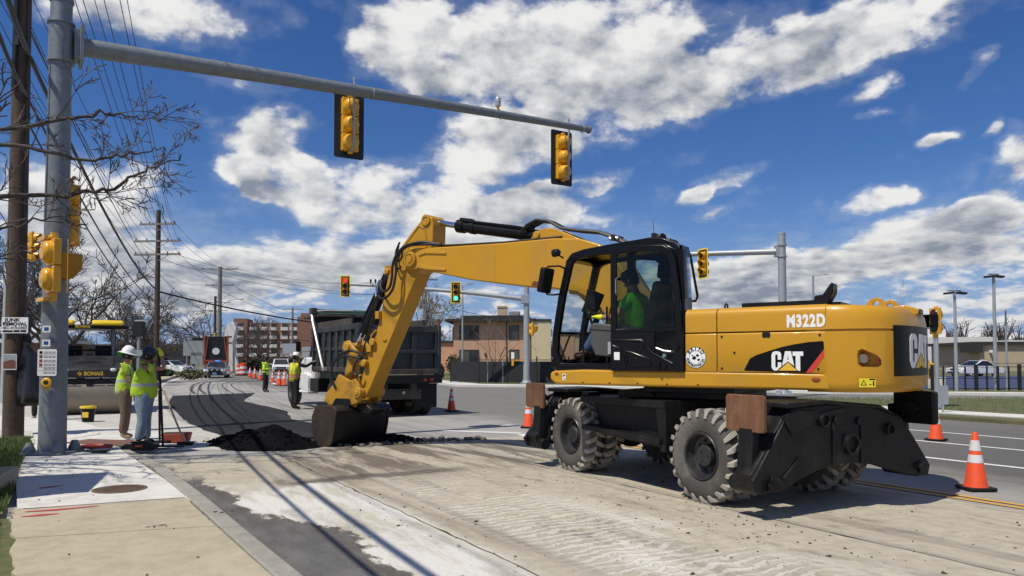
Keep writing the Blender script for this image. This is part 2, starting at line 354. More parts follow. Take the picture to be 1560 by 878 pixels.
def ring_prism(b, outer, inner, lo, hi, axis='y'):
    """frame: outer outline minus inner outline (same point count), extruded"""
    n = len(outer)
    def p3(a, c, t): return {'y': (a, t, c), 'x': (t, a, c), 'z': (a, c, t)}[axis]
    vs = [p3(*p, lo) for p in outer] + [p3(*p, lo) for p in inner] + [p3(*p, hi) for p in outer] + [p3(*p, hi) for p in inner]
    fs = []
    for i in range(n):
        j = (i + 1) % n
        fs += [(i, j, n + j, n + i), (2 * n + j, 2 * n + i, 3 * n + i, 3 * n + j), (j, i, 2 * n + i, 2 * n + j), (n + i, n + j, 3 * n + j, 3 * n + i)]
    return b.add(vs, fs)
# road frame: A metres along the road, S metres across it (to the right)
UX, UY = -0.5101, 0.8601
def W(A, S, z=0.0): return (UX * A + UY * S, UY * A - UX * S, z)
ROAD = math.atan2(UY, UX)

# ------------------------------------------------------------------ ground materials
def ground_mat(name, base, kind):
    m = bpy.data.materials.new(name); m.use_nodes = True; nt = m.node_tree; N = nt.nodes; L = nt.links; b = N['Principled BSDF']
    b.inputs['Roughness'].default_value = 0.9
    tc = N.new('ShaderNodeTexCoord')
    def math_(op, a, c=None, cl=False):
        n = N.new('ShaderNodeMath'); n.operation = op; n.use_clamp = cl
        for i, v in enumerate((a, c)):
            if v is None: continue
            if isinstance(v, bpy.types.NodeSocket): L.new(v, n.inputs[i])
            else: n.inputs[i].default_value = v
        return n.outputs[0]
    def mp(rot=0, scale=(1, 1, 1)):
        # rotate so that x runs along the road
        n = N.new('ShaderNodeMapping'); n.vector_type = 'POINT'; r = N.new('ShaderNodeVectorRotate'); r.rotation_type = 'Z_AXIS'; L.new(tc.outputs['Object'], r.inputs[0]); r.inputs['Angle'].default_value = rot
        L.new(r.outputs[0], n.inputs[0]); n.inputs['Scale'].default_value = scale; return n.outputs[0]
    def noise_(vec, s, d=6, rg=0.6):
        n = N.new('ShaderNodeTexNoise'); L.new(vec, n.inputs['Vector']); n.inputs['Scale'].default_value = s; n.inputs['Detail'].default_value = d; n.inputs['Roughness'].default_value = rg; return n.outputs[0]
    def sm(x, lo, hi, a=0.0, c=1.0):
        n = N.new('ShaderNodeMapRange'); n.interpolation_type = 'SMOOTHSTEP'; L.new(x, n.inputs[0])
        for i, v in zip((1, 2, 3, 4), (lo, hi, a, c)): n.inputs[i].default_value = v
        return n.outputs[0]
    def mix(f, a, c):
        n = N.new('ShaderNodeMix'); n.data_type = 'RGBA'
        for i, v in zip((0, 6, 7), (f, a, c)):
            if isinstance(v, bpy.types.NodeSocket): L.new(v, n.inputs[i])
            elif i: n.inputs[i].default_value = (*v, 1)
            else: n.inputs[i].default_value = v
        return n.outputs[2]
    P = mp(); along = mp(-ROAD, (0.10, 1, 1)); along2 = mp(-ROAD, (0.35, 1, 1))
    rr = N.new('ShaderNodeVectorRotate'); rr.rotation_type = 'Z_AXIS'; L.new(tc.outputs['Object'], rr.inputs[0]); rr.inputs['Angle'].default_value = -ROAD
    sx = N.new('ShaderNodeSeparateXYZ'); L.new(rr.outputs[0], sx.inputs[0]); A = sx.outputs[0]; S = math_('MULTIPLY', sx.outputs[1], -1.0)
    big = noise_(P, 0.9, 5); fine = noise_(P, 60, 4, 0.7); mid = noise_(P, 6, 7, 0.65)
    col = mix(sm(mid, 0.3, 0.7), [c * 0.86 for c in base], [c * 1.12 for c in base])
    col = mix(math_('MULTIPLY', sm(fine, 0.45, 0.75), 0.35), col, [c * 0.55 for c in base])
    hgt = math_('ADD', math_('MULTIPLY', fine, 0.4), mid)
    if kind == 'milled':
        tr = noise_(along, 2.6, 6, 0.6)                                   # dusty wheel tracks along the road
        col = mix(sm(tr, 0.50, 0.66, 0, 0.6), col, (0.22, 0.19, 0.15))
        tr2 = noise_(mp(-ROAD, (0.5, 1.4, 1)), 1.1, 9, 0.72)
        col = mix(sm(tr2, 0.55, 0.70, 0, 0.85), col, (0.135, 0.115, 0.092))      # dark mud
        # gutter: dried grey slurry along the curb with a ragged edge, pale laitance beyond it up to the joint
        rag = math_('SUBTRACT', noise_(mp(-ROAD, (0.55, 1, 1)), 1.5, 5, 0.62), 0.5)
        rag2 = math_('SUBTRACT', noise_(mp(-ROAD, (0.5, 1, 1)), 5.5, 8, 0.7), 0.5)
        bulge = math_('MULTIPLY', math_('MULTIPLY', sm(A, 2.6, 5.6), sm(A, 9.0, 6.6)), 0.62)
        edge_ = math_('ADD', math_('ADD', 1.62, bulge), math_('ADD', math_('MULTIPLY', rag, 0.9), math_('MULTIPLY', rag2, 0.35)))
        q = math_('SUBTRACT', S, edge_)                               # metres outside the slurry edge
        wobble = math_('ADD', S, math_('MULTIPLY', rag, 0.5))
        white = math_('MULTIPLY', math_('MULTIPLY', sm(q, -0.02, 0.06), sm(wobble, 3.25, 2.95)), sm(math_('ADD', A, math_('MULTIPLY', rag, 3.0)), 10.3, 9.4, 0.0, 1.0))
        worn = sm(noise_(mp(-ROAD, (0.3, 1.2, 1)), 2.1, 9, 0.7), 0.40, 0.56)
        col = mix(math_('MULTIPLY', white, math_('ADD', 0.30, math_('MULTIPLY', worn, 0.62))), col, (0.66, 0.645, 0.60))
        dust = math_('MULTIPLY', sm(noise_(along2, 1.3, 8, 0.7), 0.48, 0.64), math_('MULTIPLY', sm(S, 3.1, 3.8), sm(S, 6.4, 4.8)))
        dust = math_('MULTIPLY', dust, sm(A, 9.0, 5.0))
        col = mix(math_('MULTIPLY', dust, 0.75), col, (0.66, 0.63, 0.56))
        grey = math_('MULTIPLY', sm(q, 0.03, -0.03), sm(math_('ADD', A, math_('MULTIPLY', rag, 2.0)), 11.6, 10.6))
        gcol = mix(sm(noise_(along2, 4, 7, 0.65), 0.35, 0.7), (0.095, 0.092, 0.088), (0.150, 0.147, 0.141))
        gcol = mix(math_('MULTIPLY', sm(q, -0.42, -0.06), sm(rag2, -0.06, 0.10)), gcol, (0.088, 0.076, 0.060))
        col = mix(grey, col, gcol)
        mudn = sm(noise_(mp(-ROAD, (0.22, 1.3, 1)), 1.5, 8, 0.66), 0.43, 0.55)
        near = sm(math_('ADD', A, math_('MULTIPLY', big, 1.6)), 9.6, 11.8)         # mud in front of the fresh asphalt
        col = mix(math_('MULTIPLY', math_('MULTIPLY', near, math_('MULTIPLY', mudn, math_('MULTIPLY', sm(S, 2.6, 3.4), sm(S, 8.4, 6.6)))), 0.9), col, (0.125, 0.102, 0.074))
        across = math_('ADD', A, math_('MULTIPLY', rag, 1.0))                        # streak of spilled mud across the lane
        spill = math_('MULTIPLY', math_('MULTIPLY', sm(across, 9.75, 9.95), sm(across, 10.35, 10.12)), math_('MULTIPLY', sm(S, 2.2, 2.8), sm(S, 5.6, 4.6)))
        col = mix(math_('MULTIPLY', spill, 0.85), col, (0.085, 0.070, 0.052))
        clot = math_('MULTIPLY', sm(noise_(mp(-ROAD, (0.55, 1, 1)), 2.3, 10, 0.74), 0.615, 0.66), sm(A, 9.5, 7.5))
        col = mix(math_('MULTIPLY', clot, 0.9), col, (0.10, 0.085, 0.065))
        # rows of cleat marks in the dust
        wv = N.new('ShaderNodeTexWave'); wv.wave_type = 'BANDS'; wv.bands_direction = 'X'; L.new(rr.outputs[0], wv.inputs[0]); wv.inputs['Scale'].default_value = 2.3; wv.inputs['Distortion'].default_value = 9; wv.inputs['Detail'].default_value = 4; wv.inputs['Detail Roughness'].default_value = 0.65
        lane = math_('MULTIPLY', sm(S, 3.3, 3.8), sm(S, 5.5, 4.7))
        lane = math_('MULTIPLY', math_('MULTIPLY', lane, sm(big, 0.34, 0.52)), sm(A, 11, 8))
        cl = math_('MULTIPLY', lane, sm(wv.outputs['Fac'], 0.35, 0.8))
        col = mix(math_('MULTIPLY', cl, 0.5), col, (0.70, 0.67, 0.60))
        hgt = math_('ADD', math_('ADD', hgt, math_('MULTIPLY', cl, 2.6)), math_('MULTIPLY', noise_(P, 16, 5, 0.7), 0.9))
    if kind == 'asphalt':
        w1 = math_('ADD', S, math_('MULTIPLY', math_('SUBTRACT', big, 0.5), 2.2))
        dusty = sm(w1, 11.4, 8.4)
        col = mix(math_('MULTIPLY', dusty, 0.92), col, mix(sm(noise_(along2, 0.9, 7, 0.6), 0.35, 0.7), (0.30, 0.29, 0.27), (0.40, 0.385, 0.355)))
        tr = noise_(along, 1.6, 6, 0.6); col = mix(sm(tr, 0.52, 0.68, 0, 0.4), col, (0.095, 0.095, 0.095))
        newer = math_('MULTIPLY', sm(w1, 10.9, 12.0), sm(A, 14, 6)); col = mix(math_('MULTIPLY', newer, 0.75), col, (0.082, 0.079, 0.072))
    if kind == 'fresh':
        tr = noise_(along, 2.0, 6, 0.6); col = mix(sm(tr, 0.5, 0.7, 0, 0.5), col, [c * 1.9 for c in base])
        b.inputs['Roughness'].default_value = 0.8; b.inputs['Specular IOR Level'].default_value = 0.18
    if kind == 'slab':
        col = mix(sm(noise_(P, 38, 5, 0.8), 0.56, 0.70, 0, 0.5), col, [c * 0.6 for c in base]); col = mix(sm(noise_(P, 0.7, 7, 0.65), 0.42, 0.62, 0, 0.35), col, [min(1, c * 1.25) for c in base])
        col = mix(sm(noise_(P, 2.2, 8, 0.7), 0.55, 0.75, 0, 0.35), col, [c * 0.62 for c in base])
    if kind == 'grass':
        col = mix(sm(noise_(P, 9, 6, 0.7), 0.42, 0.62), col, (0.075, 0.10, 0.03)); col = mix(sm(noise_(P, 1.2, 6, 0.7), 0.5, 0.7), col, (0.17, 0.135, 0.075))
    L.new(col, b.inputs['Base Color'])
    bp = N.new('ShaderNodeBump'); bp.inputs['Strength'].default_value = {'milled': 0.55, 'asphalt': 0.25, 'fresh': 0.5, 'slab': 0.3, 'grass': 0.8}[kind]; bp.inputs['Distance'].default_value = 0.02
    L.new(hgt, bp.inputs['Height']); L.new(bp.outputs[0], b.inputs['Normal'])
    return m
g_asph = ground_mat('worn_asphalt', (0.178, 0.170, 0.152), 'asphalt')
g_mill = ground_mat('milled_concrete_base', (0.435, 0.395, 0.308), 'milled')
g_fresh = ground_mat('fresh_asphalt', (0.026, 0.026, 0.028), 'fresh')
g_heap = ground_mat('loose_hot_mix', (0.006, 0.006, 0.007), 'fresh')
g_heap.node_tree.nodes['Principled BSDF'].inputs['Specular IOR Level'].default_value = 0.03; g_heap.node_tree.nodes['Principled BSDF'].inputs['Roughness'].default_value = 1.0
g_slab = ground_mat('tan_concrete_slab', (0.41, 0.355, 0.255), 'slab')
g_slabw = ground_mat('new_concrete_slab', (0.60, 0.585, 0.54), 'slab')
g_apron = ground_mat('apron_concrete', (0.46, 0.445, 0.40), 'slab')
g_curb = ground_mat('granite_curb', (0.30, 0.285, 0.24), 'slab')
g_grass = ground_mat('spring_grass', (0.12, 0.115, 0.05), 'grass')
g_dirt = ground_mat('far_ground', (0.16, 0.15, 0.11), 'grass')
m_line = mat('road_white', (0.72, 0.71, 0.69), 0.7, var=0.08, vs=12, dirt=(0.35, 0.35, 0.34), dirt_amt=0.5, ds=14)
m_liney = mat('road_yellow', (0.60, 0.34, 0.06), 0.7, var=0.1, vs=12, dirt=(0.35, 0.28, 0.17), dirt_amt=0.6, ds=10)
m_crack = mat('crack_dark', (0.035, 0.032, 0.028), 0.95, var=0.3)

def sheet(name, poly, z, m, lab=None, kind='structure', parent=None, depth=0.0):
    b = MB()
    if depth: b.prism(poly, z - depth, z, 'z')
    else:
        area = sum(poly[i][0] * poly[(i + 1) % len(poly)][1] - poly[(i + 1) % len(poly)][0] * poly[i][1] for i in range(len(poly)))
        if area < 0: poly = poly[::-1]
        b.add([(x, y, z) for x, y in poly], [tuple(range(len(poly)))])
    o = b.build(name, m, parent, smooth=False)
    if not parent: o['kind'] = kind
    return o
def strip(pts, w_, z):
    """flat ribbon along ground points"""
    b = MB(); L_ = []; R_ = []
    for i, p in enumerate(pts):
        a = Vector(pts[max(i - 1, 0)][:2]); c = Vector(pts[min(i + 1, len(pts) - 1)][:2]); d = (c - a).normalized(); n = Vector((-d.y, d.x))
        ww = w_[i] if isinstance(w_, (list, tuple)) else w_
        L_.append((p[0] + n.x * ww / 2, p[1] + n.y * ww / 2, z)); R_.append((p[0] - n.x * ww / 2, p[1] - n.y * ww / 2, z))
    k = len(pts); return b.add(L_ + R_, [(i + k, i + k + 1, i + 1, i) for i in range(k - 1)])
def xy(p): return (p[0], p[1])
def edge(pts, amp, n=8, seed=1):
    """ragged polyline"""
    rnd = random.Random(seed); out = []
    for a, b in zip(pts[:-1], pts[1:]):
        for i in range(n):
            t = i / n; out.append((a[0] + (b[0] - a[0]) * t + rnd.uniform(-amp, amp), a[1] + (b[1] - a[1]) * t + rnd.uniform(-amp, amp)))
    return out + [pts[-1]]

# ------------------------------------------------------------------ ground, road, pavement
gb = MB(); n = 64; gb.add([(3000 * math.cos(2 * math.pi * i / n), 3000 * math.sin(2 * math.pi * i / n), -0.03) for i in range(n)], [tuple(range(n))])
tag(gb.build('ground', g_dirt, smooth=False), kind='structure')
sheet('road', [(-150, -40), (90, -40), (90, 60), (30, 66), (-10, 110), (-60, 150), (-150, 190)], 0.0, g_asph)
# milled concrete base of the lane under repair
far_edge = edge([xy(W(13.6, 9.0)), xy(W(13.7, 6.5)), xy(W(13.9, 5.4)), xy(W(13.3, 2.9)), xy(W(13.0, 1.2))], 0.06, 10, 4)
right_edge = edge([xy(W(-30, 9.25)), xy(W(-3, 9.15)), xy(W(4, 8.9)), xy(W(13.6, 9.0))], 0.05, 12, 5)
sheet('concrete_road_base', right_edge + far_edge[1:] + [xy(W(13.0, 0.6)), xy(W(-30, 0.6))], 0.004, g_mill)
sheet('concrete_apron', [(-6.2, 13.5), (-4.6, 13.6), (-6.6, 16.5), (-9.4, 20.6), (-13.0, 27.5), (-15.8, 34), (-24, 36), (-40, 38), (-44, 22), (-22, 13), (-12, 13.0)], 0.004, g_apron)
fa = edge([(-4.6, 13.3), (-6.1, 15.7), (-7.7, 18.2), (-9.3, 20.8), (-13.0, 28), (-15.4, 33.6)], 0.05, 6, 2) + edge([(-12.6, 36.4), (-10.6, 29.2), (-7.2, 23.7), (-6.1, 20.4), (-3.4, 16.9), (-2.2, 14.9), (-3.7, 14.0), (-4.6, 13.2)], 0.05, 5, 3)
sheet('fresh_asphalt', fa, 0.012, g_fresh)
# heaped hot mix waiting to be spread
hb = MB(); nx, ny = 70, 46
HEAPS = [(-4.55, 14.15, 0.62, 0.52, 0.36), (-5.15, 14.6, 0.5, 0.5, 0.26), (-5.7, 15.1, 0.4, 0.4, 0.12), (-3.1, 14.75, 0.7, 0.45, 0.20), (-2.4, 15.0, 0.5, 0.35, 0.14)]
for j in range(ny):
    for i in range(nx):
        x = -7.2 + 5.2 * i / (nx - 1); y = 13.35 + 3.6 * j / (ny - 1)
        h = max(hh * math.exp(-(((x - cx) / rx) ** 2 + ((y - cy) / ry) ** 2) ** 1.1) for cx, cy, rx, ry, hh in HEAPS)
        h = h * (1 + 0.25 * noise.noise((x * 3, y * 3, 1))) + 0.03 * noise.noise((x * 11, y * 11, 5)) * min(1, h * 8) + 0.012 * noise.noise((x * 35, y * 35, 5)) * min(1, h * 8)
        hb.v.append((x, y, h - 0.02))
for j in range(ny - 1):
    for i in range(nx - 1): hb.f.append((j * nx + i, j * nx + i + 1, (j + 1) * nx + i + 1, (j + 1) * nx + i))
tag(hb.build('asphalt_heap', g_heap, ang=180), kind='stuff')
cl_ = MB(); rc_ = random.Random(15)
for i in range(1100):
    h_ = rc_.choice(HEAPS); a = rc_.uniform(0, 6.28); q = abs(rc_.gauss(.55, .45)); x = h_[0] + math.cos(a) * h_[2] * q; y = h_[1] + math.sin(a) * h_[3] * q
    z = max(hh * math.exp(-(((x - cx) / rx) ** 2 + ((y - cy) / ry) ** 2) ** 1.1) for cx, cy, rx, ry, hh in HEAPS); s_ = rc_.choice((.010, .014, .020, .032)) * rc_.uniform(.7, 1.2)
    cl_.sphere((x, y, z - .01), (s_ * rc_.uniform(.8, 1.4), s_, s_ * .8), 5, 4)
tag(cl_.build('asphalt_clods', g_heap, ang=40), kind='stuff')
# ragged lip of the milled edge and clods
rnd = random.Random(8)
lip = MB()
for i in range(150):
    t = rnd.random(); A_ = rnd.gauss(13.75, 0.16); S_ = rnd.uniform(4.4, 7.4); s = rnd.uniform(0.02, 0.07)
    lip.sphere(W(A_, S_, s * 0.3), (s, s * rnd.uniform(0.7, 1.3), s * 0.6), 6, 4)
tag(lip.build('milled_edge_rubble', mat('rubble', (0.14, 0.12, 0.10), 0.95, var=0.3), ang=60), kind='stuff')
deb = MB()
for i in range(420):
    if i < 170: A_ = rnd.uniform(-2, 12.8); S_ = rnd.uniform(2.4, 8.8)
    elif i < 340: A_ = rnd.gauss(5.6, 1.4); S_ = rnd.gauss(5.6, 0.5)
    else: A_ = rnd.uniform(0, 9); S_ = rnd.gauss(3.1, 0.25)
    s = rnd.choice((0.006, 0.007, 0.009, 0.011, 0.016)) * rnd.uniform(0.7, 1.3)
    s *= .75; deb.box(W(A_, S_, 0.004 + s * 0.3), (s * rnd.uniform(1.2, 3.6), s * rnd.uniform(1.0, 2.2), s * rnd.uniform(.6, 1.2)), Matrix.Rotation(rnd.uniform(0, 6), 3, 'Z') @ Matrix.Rotation(rnd.uniform(-.5, .5), 3, 'X') @ Matrix.Rotation(rnd.uniform(-.5, .5), 3, 'Y'), (rnd.uniform(.3, .9), rnd.uniform(.3, .9)))
tag(deb.build('asphalt_crumbs', mat('crumbs', (0.06, 0.053, 0.045), 0.95, var=0.4), ang=60), kind='stuff')
# joints between the concrete lanes
for S_, s0, nm in ((3.08, 3, 'road_joint'), (6.22, 7, 'road_joint')):
    rj = random.Random(s0); pts = []; ws = []
    for i in range(90):
        A_ = -3 + i * 0.185; pts.append(W(A_, S_ + rj.uniform(-0.012, 0.012))); ws.append(rj.choice((0.008, 0.010, 0.014, 0.010, 0.03 if rj.random() < 0.3 else 0.012)))
    tag(strip(pts, ws, 0.0085).build(nm, m_crack, smooth=False), kind='structure')
# painted lines
for S_ in (9.08, 9.27):
    tag(strip([W(a, S_ - 0.02 + 0.006 * a if a < 0 else S_ - 0.02) for a in (-14, -8, -3, 2, 7, 12, 14)], 0.10, 0.009).build('yellow_line', m_liney, smooth=False), kind='structure')
def dline(p, q, w_=0.12, nm='white_line', m=None): return tag(strip([p, ((p[0] + q[0]) / 2, (p[1] + q[1]) / 2), q], w_, 0.006).build(nm, m or m_line, smooth=False), kind='structure')
dline((2.2, 20.2), (13.0, 2.8), 0.14); dline((5.2, 20.0), (15.5, 3.4), 0.13); dline((6.8, 21.5), (17.6, 4.0), 0.13)
for p, q in (((-1.6, 17.2), (0.2, 16.6)), ((-0.2, 18.6), (1.6, 18.0)), ((0.2, 16.4), (0.5, 15.4)), ((5.2, 31.5), (9.6, 30.2)), ((2.0, 38.0), (4.6, 37.0)), ((4.0, 34.0), (6.0, 33.4))): dline(p, q, 0.22)
def curve_pts(ps, n=10):
    out = []; P_ = [Vector((p[0], p[1], 0)) for p in ps]; P_ = [P_[0] * 2 - P_[1]] + P_ + [P_[-1] * 2 - P_[-2]]
    for i in range(1, len(P_) - 2):
        for k in range(n):
            t = k / n; a, b_, c, d = P_[i - 1:i + 3]
            out.append(0.5 * ((2 * b_) + (c - a) * t + (2 * a - 5 * b_ + 4 * c - d) * t * t + (3 * b_ - a - 3 * c + d) * t ** 3))
    return out + [P_[-2]]
tag(strip(curve_pts([(-20.5, 43), (-24.8, 53.2), (-30, 68), (-34, 82)]), 0.22, 0.006).build('white_line', m_line, smooth=False), kind='structure')
tag(strip(curve_pts([(-15.6, 49), (-17.5, 54), (-19.6, 61), (-20.5, 68)]), 0.22, 0.006).build('white_line', m_line, smooth=False), kind='structure')
tag(strip(curve_pts([(-11.2, 47), (-13.1, 53), (-15.6, 62), (-16.6, 66)]), 0.22, 0.006).build('white_line', m_line, smooth=False), kind='structure')
m_tmark = mat('tyre_mark', (0.075, 0.073, 0.07), 0.9, var=0.2)
for dx in (0, 0.5, 1.9, 2.5):
    tag(strip(curve_pts([(-15.2 + dx, 35.5), (-18.4 + dx, 42.5), (-22.0 + dx, 52), (-23.2 + dx * 1.3, 60), (-23.4 + dx * 1.4, 65)]), 0.16 if dx < 1 else 0.09, 0.0065).build('tyre_marks', m_tmark, smooth=False), kind='structure')

# pavement slabs and curb stones
ZS = 0.09
sw = bpy.data.objects.new('pavement', None); COL.objects.link(sw); sw['kind'] = 'structure'
def slab(poly, m, z=ZS): return sheet('slab', poly, z, m, parent=sw, depth=0.2)
def cl(A_, S_): return xy(W(A_, S_))
E_ = [(-2.0, 1.50), (2.2, 1.42), (6.0, 1.24), (8.95, 1.15), (10.6, 1.06), (12.2, 1.0)]     # inner curb line (A, S)
# left edge of the pavement
L1 = [(-2.1, 2.0), (-3.57, 5.35), (-4.89, 7.28), (-5.16, 7.76)]
slab(edge([L1[0], L1[1], L1[2], L1[3]], .022, 16, 31) + [(-3.69, 8.40), cl(6.0, 1.24), cl(2.2, 1.42), cl(-2.0, 1.5)], g_slab)
slab([(-5.17, 7.79), (-6.6, 9.9), (-8.1, 12.4), (-8.9, 13.9), (-7.3, 13.55), (-6.9, 13.05), cl(10.6, 1.06), cl(8.95, 1.15), (-3.70, 8.43)], g_slabw)
slab([(-8.92, 13.93), (-10.6, 16.4), (-12.4, 17.0), (-16, 17.6), (-14.5, 21.0), (-11.3, 19.2), (-9.9, 17.6), (-8.75, 15.75)], g_slabw, 0.075)
cur = bpy.data.objects.new('curb', None); COL.objects.link(cur); cur['kind'] = 'structure'
def cs(A0, A1):
    def s_in(a):
        for (a0, s0), (a1, s1) in zip(E_[:-1], E_[1:]):
            if a <= a1: return s0 + (s1 - s0) * (a - a0) / (a1 - a0)
        return E_[-1][1]
    g = 0.012; poly = [W(A0 + g, s_in(A0) + 0.012)[:2], W(A1 - g, s_in(A1) + 0.012)[:2], W(A1 - g, s_in(A1) + 0.19)[:2], W(A0 + g, s_in(A0) + 0.19)[:2]]
    b = MB(); b.prism(poly, -0.2, ZS + 0.006, 'z'); b.build('curb_stone', g_curb, cur, bevel=0.018)
for a0, a1 in ((-2.4, 0.4), (0.4, 3.0), (3.0, 5.15), (5.15, 7.3), (7.3, 9.2), (9.2, 10.9), (10.9, 12.2)): cs(a0, a1)
# curved corner stones
arc = [Vector(W(12.2, 1.1)), Vector((-6.45, 12.55, 0)), Vector((-6.85, 13.05, 0)), Vector((-7.3, 13.5, 0))]
for p, q in zip(arc[:-1], arc[1:]):
    b = MB(); b.beam((p.x, p.y, -0.06), (q.x, q.y, -0.06), 0.18, 0.28); b.build('curb_stone', g_curb, cur, bevel=0.015)
# score lines, hairline cracks and leaf litter on the tan slab
for (xa, ya), (xb, yb) in (((-4.36, 6.5), (-2.75, 7.0)),):
    tag(strip([(xa, ya), ((xa + xb) / 2, (ya + yb) / 2 + .004), (xb, yb)], 0.010, ZS + 0.004).build('score_line', mat('score_line', (.30, .26, .195), .9), smooth=False), kind='structure')
rl = random.Random(41); lt = MB()
for i in range(22):
    t = rl.random(); y = rl.uniform(4.6, 10.5); x = -.66 * y + rl.uniform(0.1, 1.9); s_ = rl.uniform(.004, .010); a = rl.uniform(0, 3.1)
    lt.box((x, y, ZS + .008), (s_ * 2.6, s_, .006), Matrix.Rotation(a, 3, 'Z') @ Matrix.Rotation(rl.uniform(-.3, .3), 3, 'X'))
for c_, n_c in (((-3.3, 6.95), 9), ((-2.95, 7.6), 8)):
    for i in range(n_c): lt.box((c_[0] + rl.gauss(0, .05), c_[1] + rl.gauss(0, .03), ZS + .01), (rl.uniform(.015, .05), .007, .005), Matrix.Rotation(rl.uniform(0, 3), 3, 'Z'))
tag(lt.build('pavement_litter', mat('leaf_litter', (.07, .055, .04), .9, var=.3), smooth=False), kind='stuff')
gr = MB()
for i in range(900):
    A_ = rl.uniform(-1.5, 12.5); S_ = 1.36 - .02 * A_ + abs(rl.gauss(0, .10)); s_ = rl.choice((.005, .007, .010, .014))
    gr.sphere(W(A_, S_ + .06, .006), (s_, s_, s_ * .6), 5, 3)
tag(gr.build('gutter_grit', mat('grit', (.17, .15, .125), .95, var=.4), ang=80), kind='stuff')
# sloping curb ramp with its tactile panel
rb = MB(); rb.add([(-7.2, 13.62, 0.085), (-8.9, 13.98, 0.085), (-8.7, 15.7, 0.07), (-9.8, 17.4, 0.07), (-8.1, 16.9, 0.012), (-7.0, 15.4, 0.012), (-6.3, 13.7, 0.012)], [(0, 6, 5, 4, 3, 2, 1)])
tag(rb.build('curb_ramp', g_slabw, smooth=False), kind='structure')
tp = MB(); tp.box((-7.75, 14.2, 0.07), (1.35, 0.62, 0.03), Matrix.Rotation(R(-14), 3, 'Z'))
tag(tp.build('tactile_panel', mat('tactile_brown', (0.17, 0.085, 0.06), 0.8, var=0.2, vs=15, bump=0.5, bs=60), bevel=0.004), 'rusty brown tactile panel in the pavement at the curb ramp', 'tactile panel')
# expansion cracks of the pavement and red utility paint
tag(strip([(-5.1, 7.775), (-4.4, 8.1), (-3.7, 8.415)], 0.018, ZS + 0.004).build('pavement_joint', m_crack, smooth=False), kind='structure')
m_spray = mat('red_spray', (0.50, 0.03, 0.05), 0.8, var=0.1)
for pts, w_ in (([(-4.98, 7.62), (-4.72, 7.72), (-4.40, 7.93)], (0.03, 0.075, 0.02)), ([(-4.86, 7.38), (-4.72, 7.46), (-4.58, 7.54)], (0.02, 0.085, 0.02)), ([(-5.72, 9.0), (-5.64, 9.1), (-5.55, 9.2)], (0.05, 0.09, 0.04))):
    tag(strip(pts, w_, ZS + 0.005).build('red_paint_mark', m_spray, smooth=False), kind='structure')
def cover(name, c, r, lab):
    t = thing(name, lab, 'manhole cover', c)
    b = MB(); b.lathe([(r, 0), (r, 0.008), (r * 0.9, 0.012), (r * 0.88, 0.006), (0.001, 0.006)], n=32); b.build('cover_plate', mat('cast_iron_rust', (0.13, 0.085, 0.06), 0.8, var=0.3, vs=10, bump=0.5, bs=30), t)
    k = MB()
    for i in range(-4, 5): 
        ww = math.sqrt(max(0, (r * 0.85) ** 2 - (i * r * 0.19) ** 2)); k.box((0, i * r * 0.19, 0.008), (2 * ww, r * 0.06, 0.008)); 
    k.build('rib', MATS['cast_iron_rust'], t, smooth=False); return t
cover('manhole_cover', (-4.72, 8.96, ZS), 0.30, 'round rusty manhole cover in the pale pavement slab')
# grass strips beside the pavement
sheet('grass_verge', edge([(-5.25, 7.7), (-6.65, 9.9), (-8.15, 12.45), (-9.0, 14.0), (-9.9, 15.2)], 0.05, 6, 9) + [(-13, 15), (-12, 8), (-8, 5)], 0.06, g_grass, depth=0.08)
sheet('grass_verge', [(-1.6, 2.0), (-3.3, 5.35), (-4.6, 7.4), (-6.5, 7.4), (-9, 6), (-7, 1)], 0.07, g_grass, depth=0.06)
m_blade = mat('grass_blade', (0.095, 0.145, 0.030), 0.7, var=0.3, vs=3)
m_dry = mat('dry_grass', (0.26, 0.21, 0.11), 0.8, var=0.3, vs=3)
def blades(name, n, fn, m, h, seed):
    rn = random.Random(seed); b = MB()
    for i in range(n):
        x, y = fn(rn); a = rn.uniform(0, 6.28); hh = h * rn.uniform(0.5, 1.3); ww = 0.008 * (h / 0.1); dx, dy = math.cos(a), math.sin(a); le = hh * rn.uniform(0.1, 0.6); b2 = rn.uniform(0, 6.28)
        b.add([(x - dx * ww, y - dy * ww, 0.05), (x + dx * ww, y + dy * ww, 0.05), (x + le * math.cos(b2), y + le * math.sin(b2), 0.06 + hh)], [(0, 1, 2)])
    return tag(b.build(name, m, smooth=False), kind='stuff')
def verge1(rn):
    t = rn.random(); d = abs(rn.gauss(0, 0.55)); return (-5.3 - 4.3 * t - d * 0.85, 7.8 + 7.0 * t - d * 0.2)
blades('grass', 9000, verge1, m_blade, 0.10, 3)
blades('grass', 2500, verge1, m_dry, 0.08, 4)
def verge2(rn):
    t = rn.random(); d = abs(rn.gauss(0, 0.25)); return (-3.0 - 1.95 * t - d, 4.2 + 3.0 * t)
blades('grass', 5000, verge2, m_blade, 0.085, 5); blades('grass', 5000, verge2, m_dry, 0.06, 6)

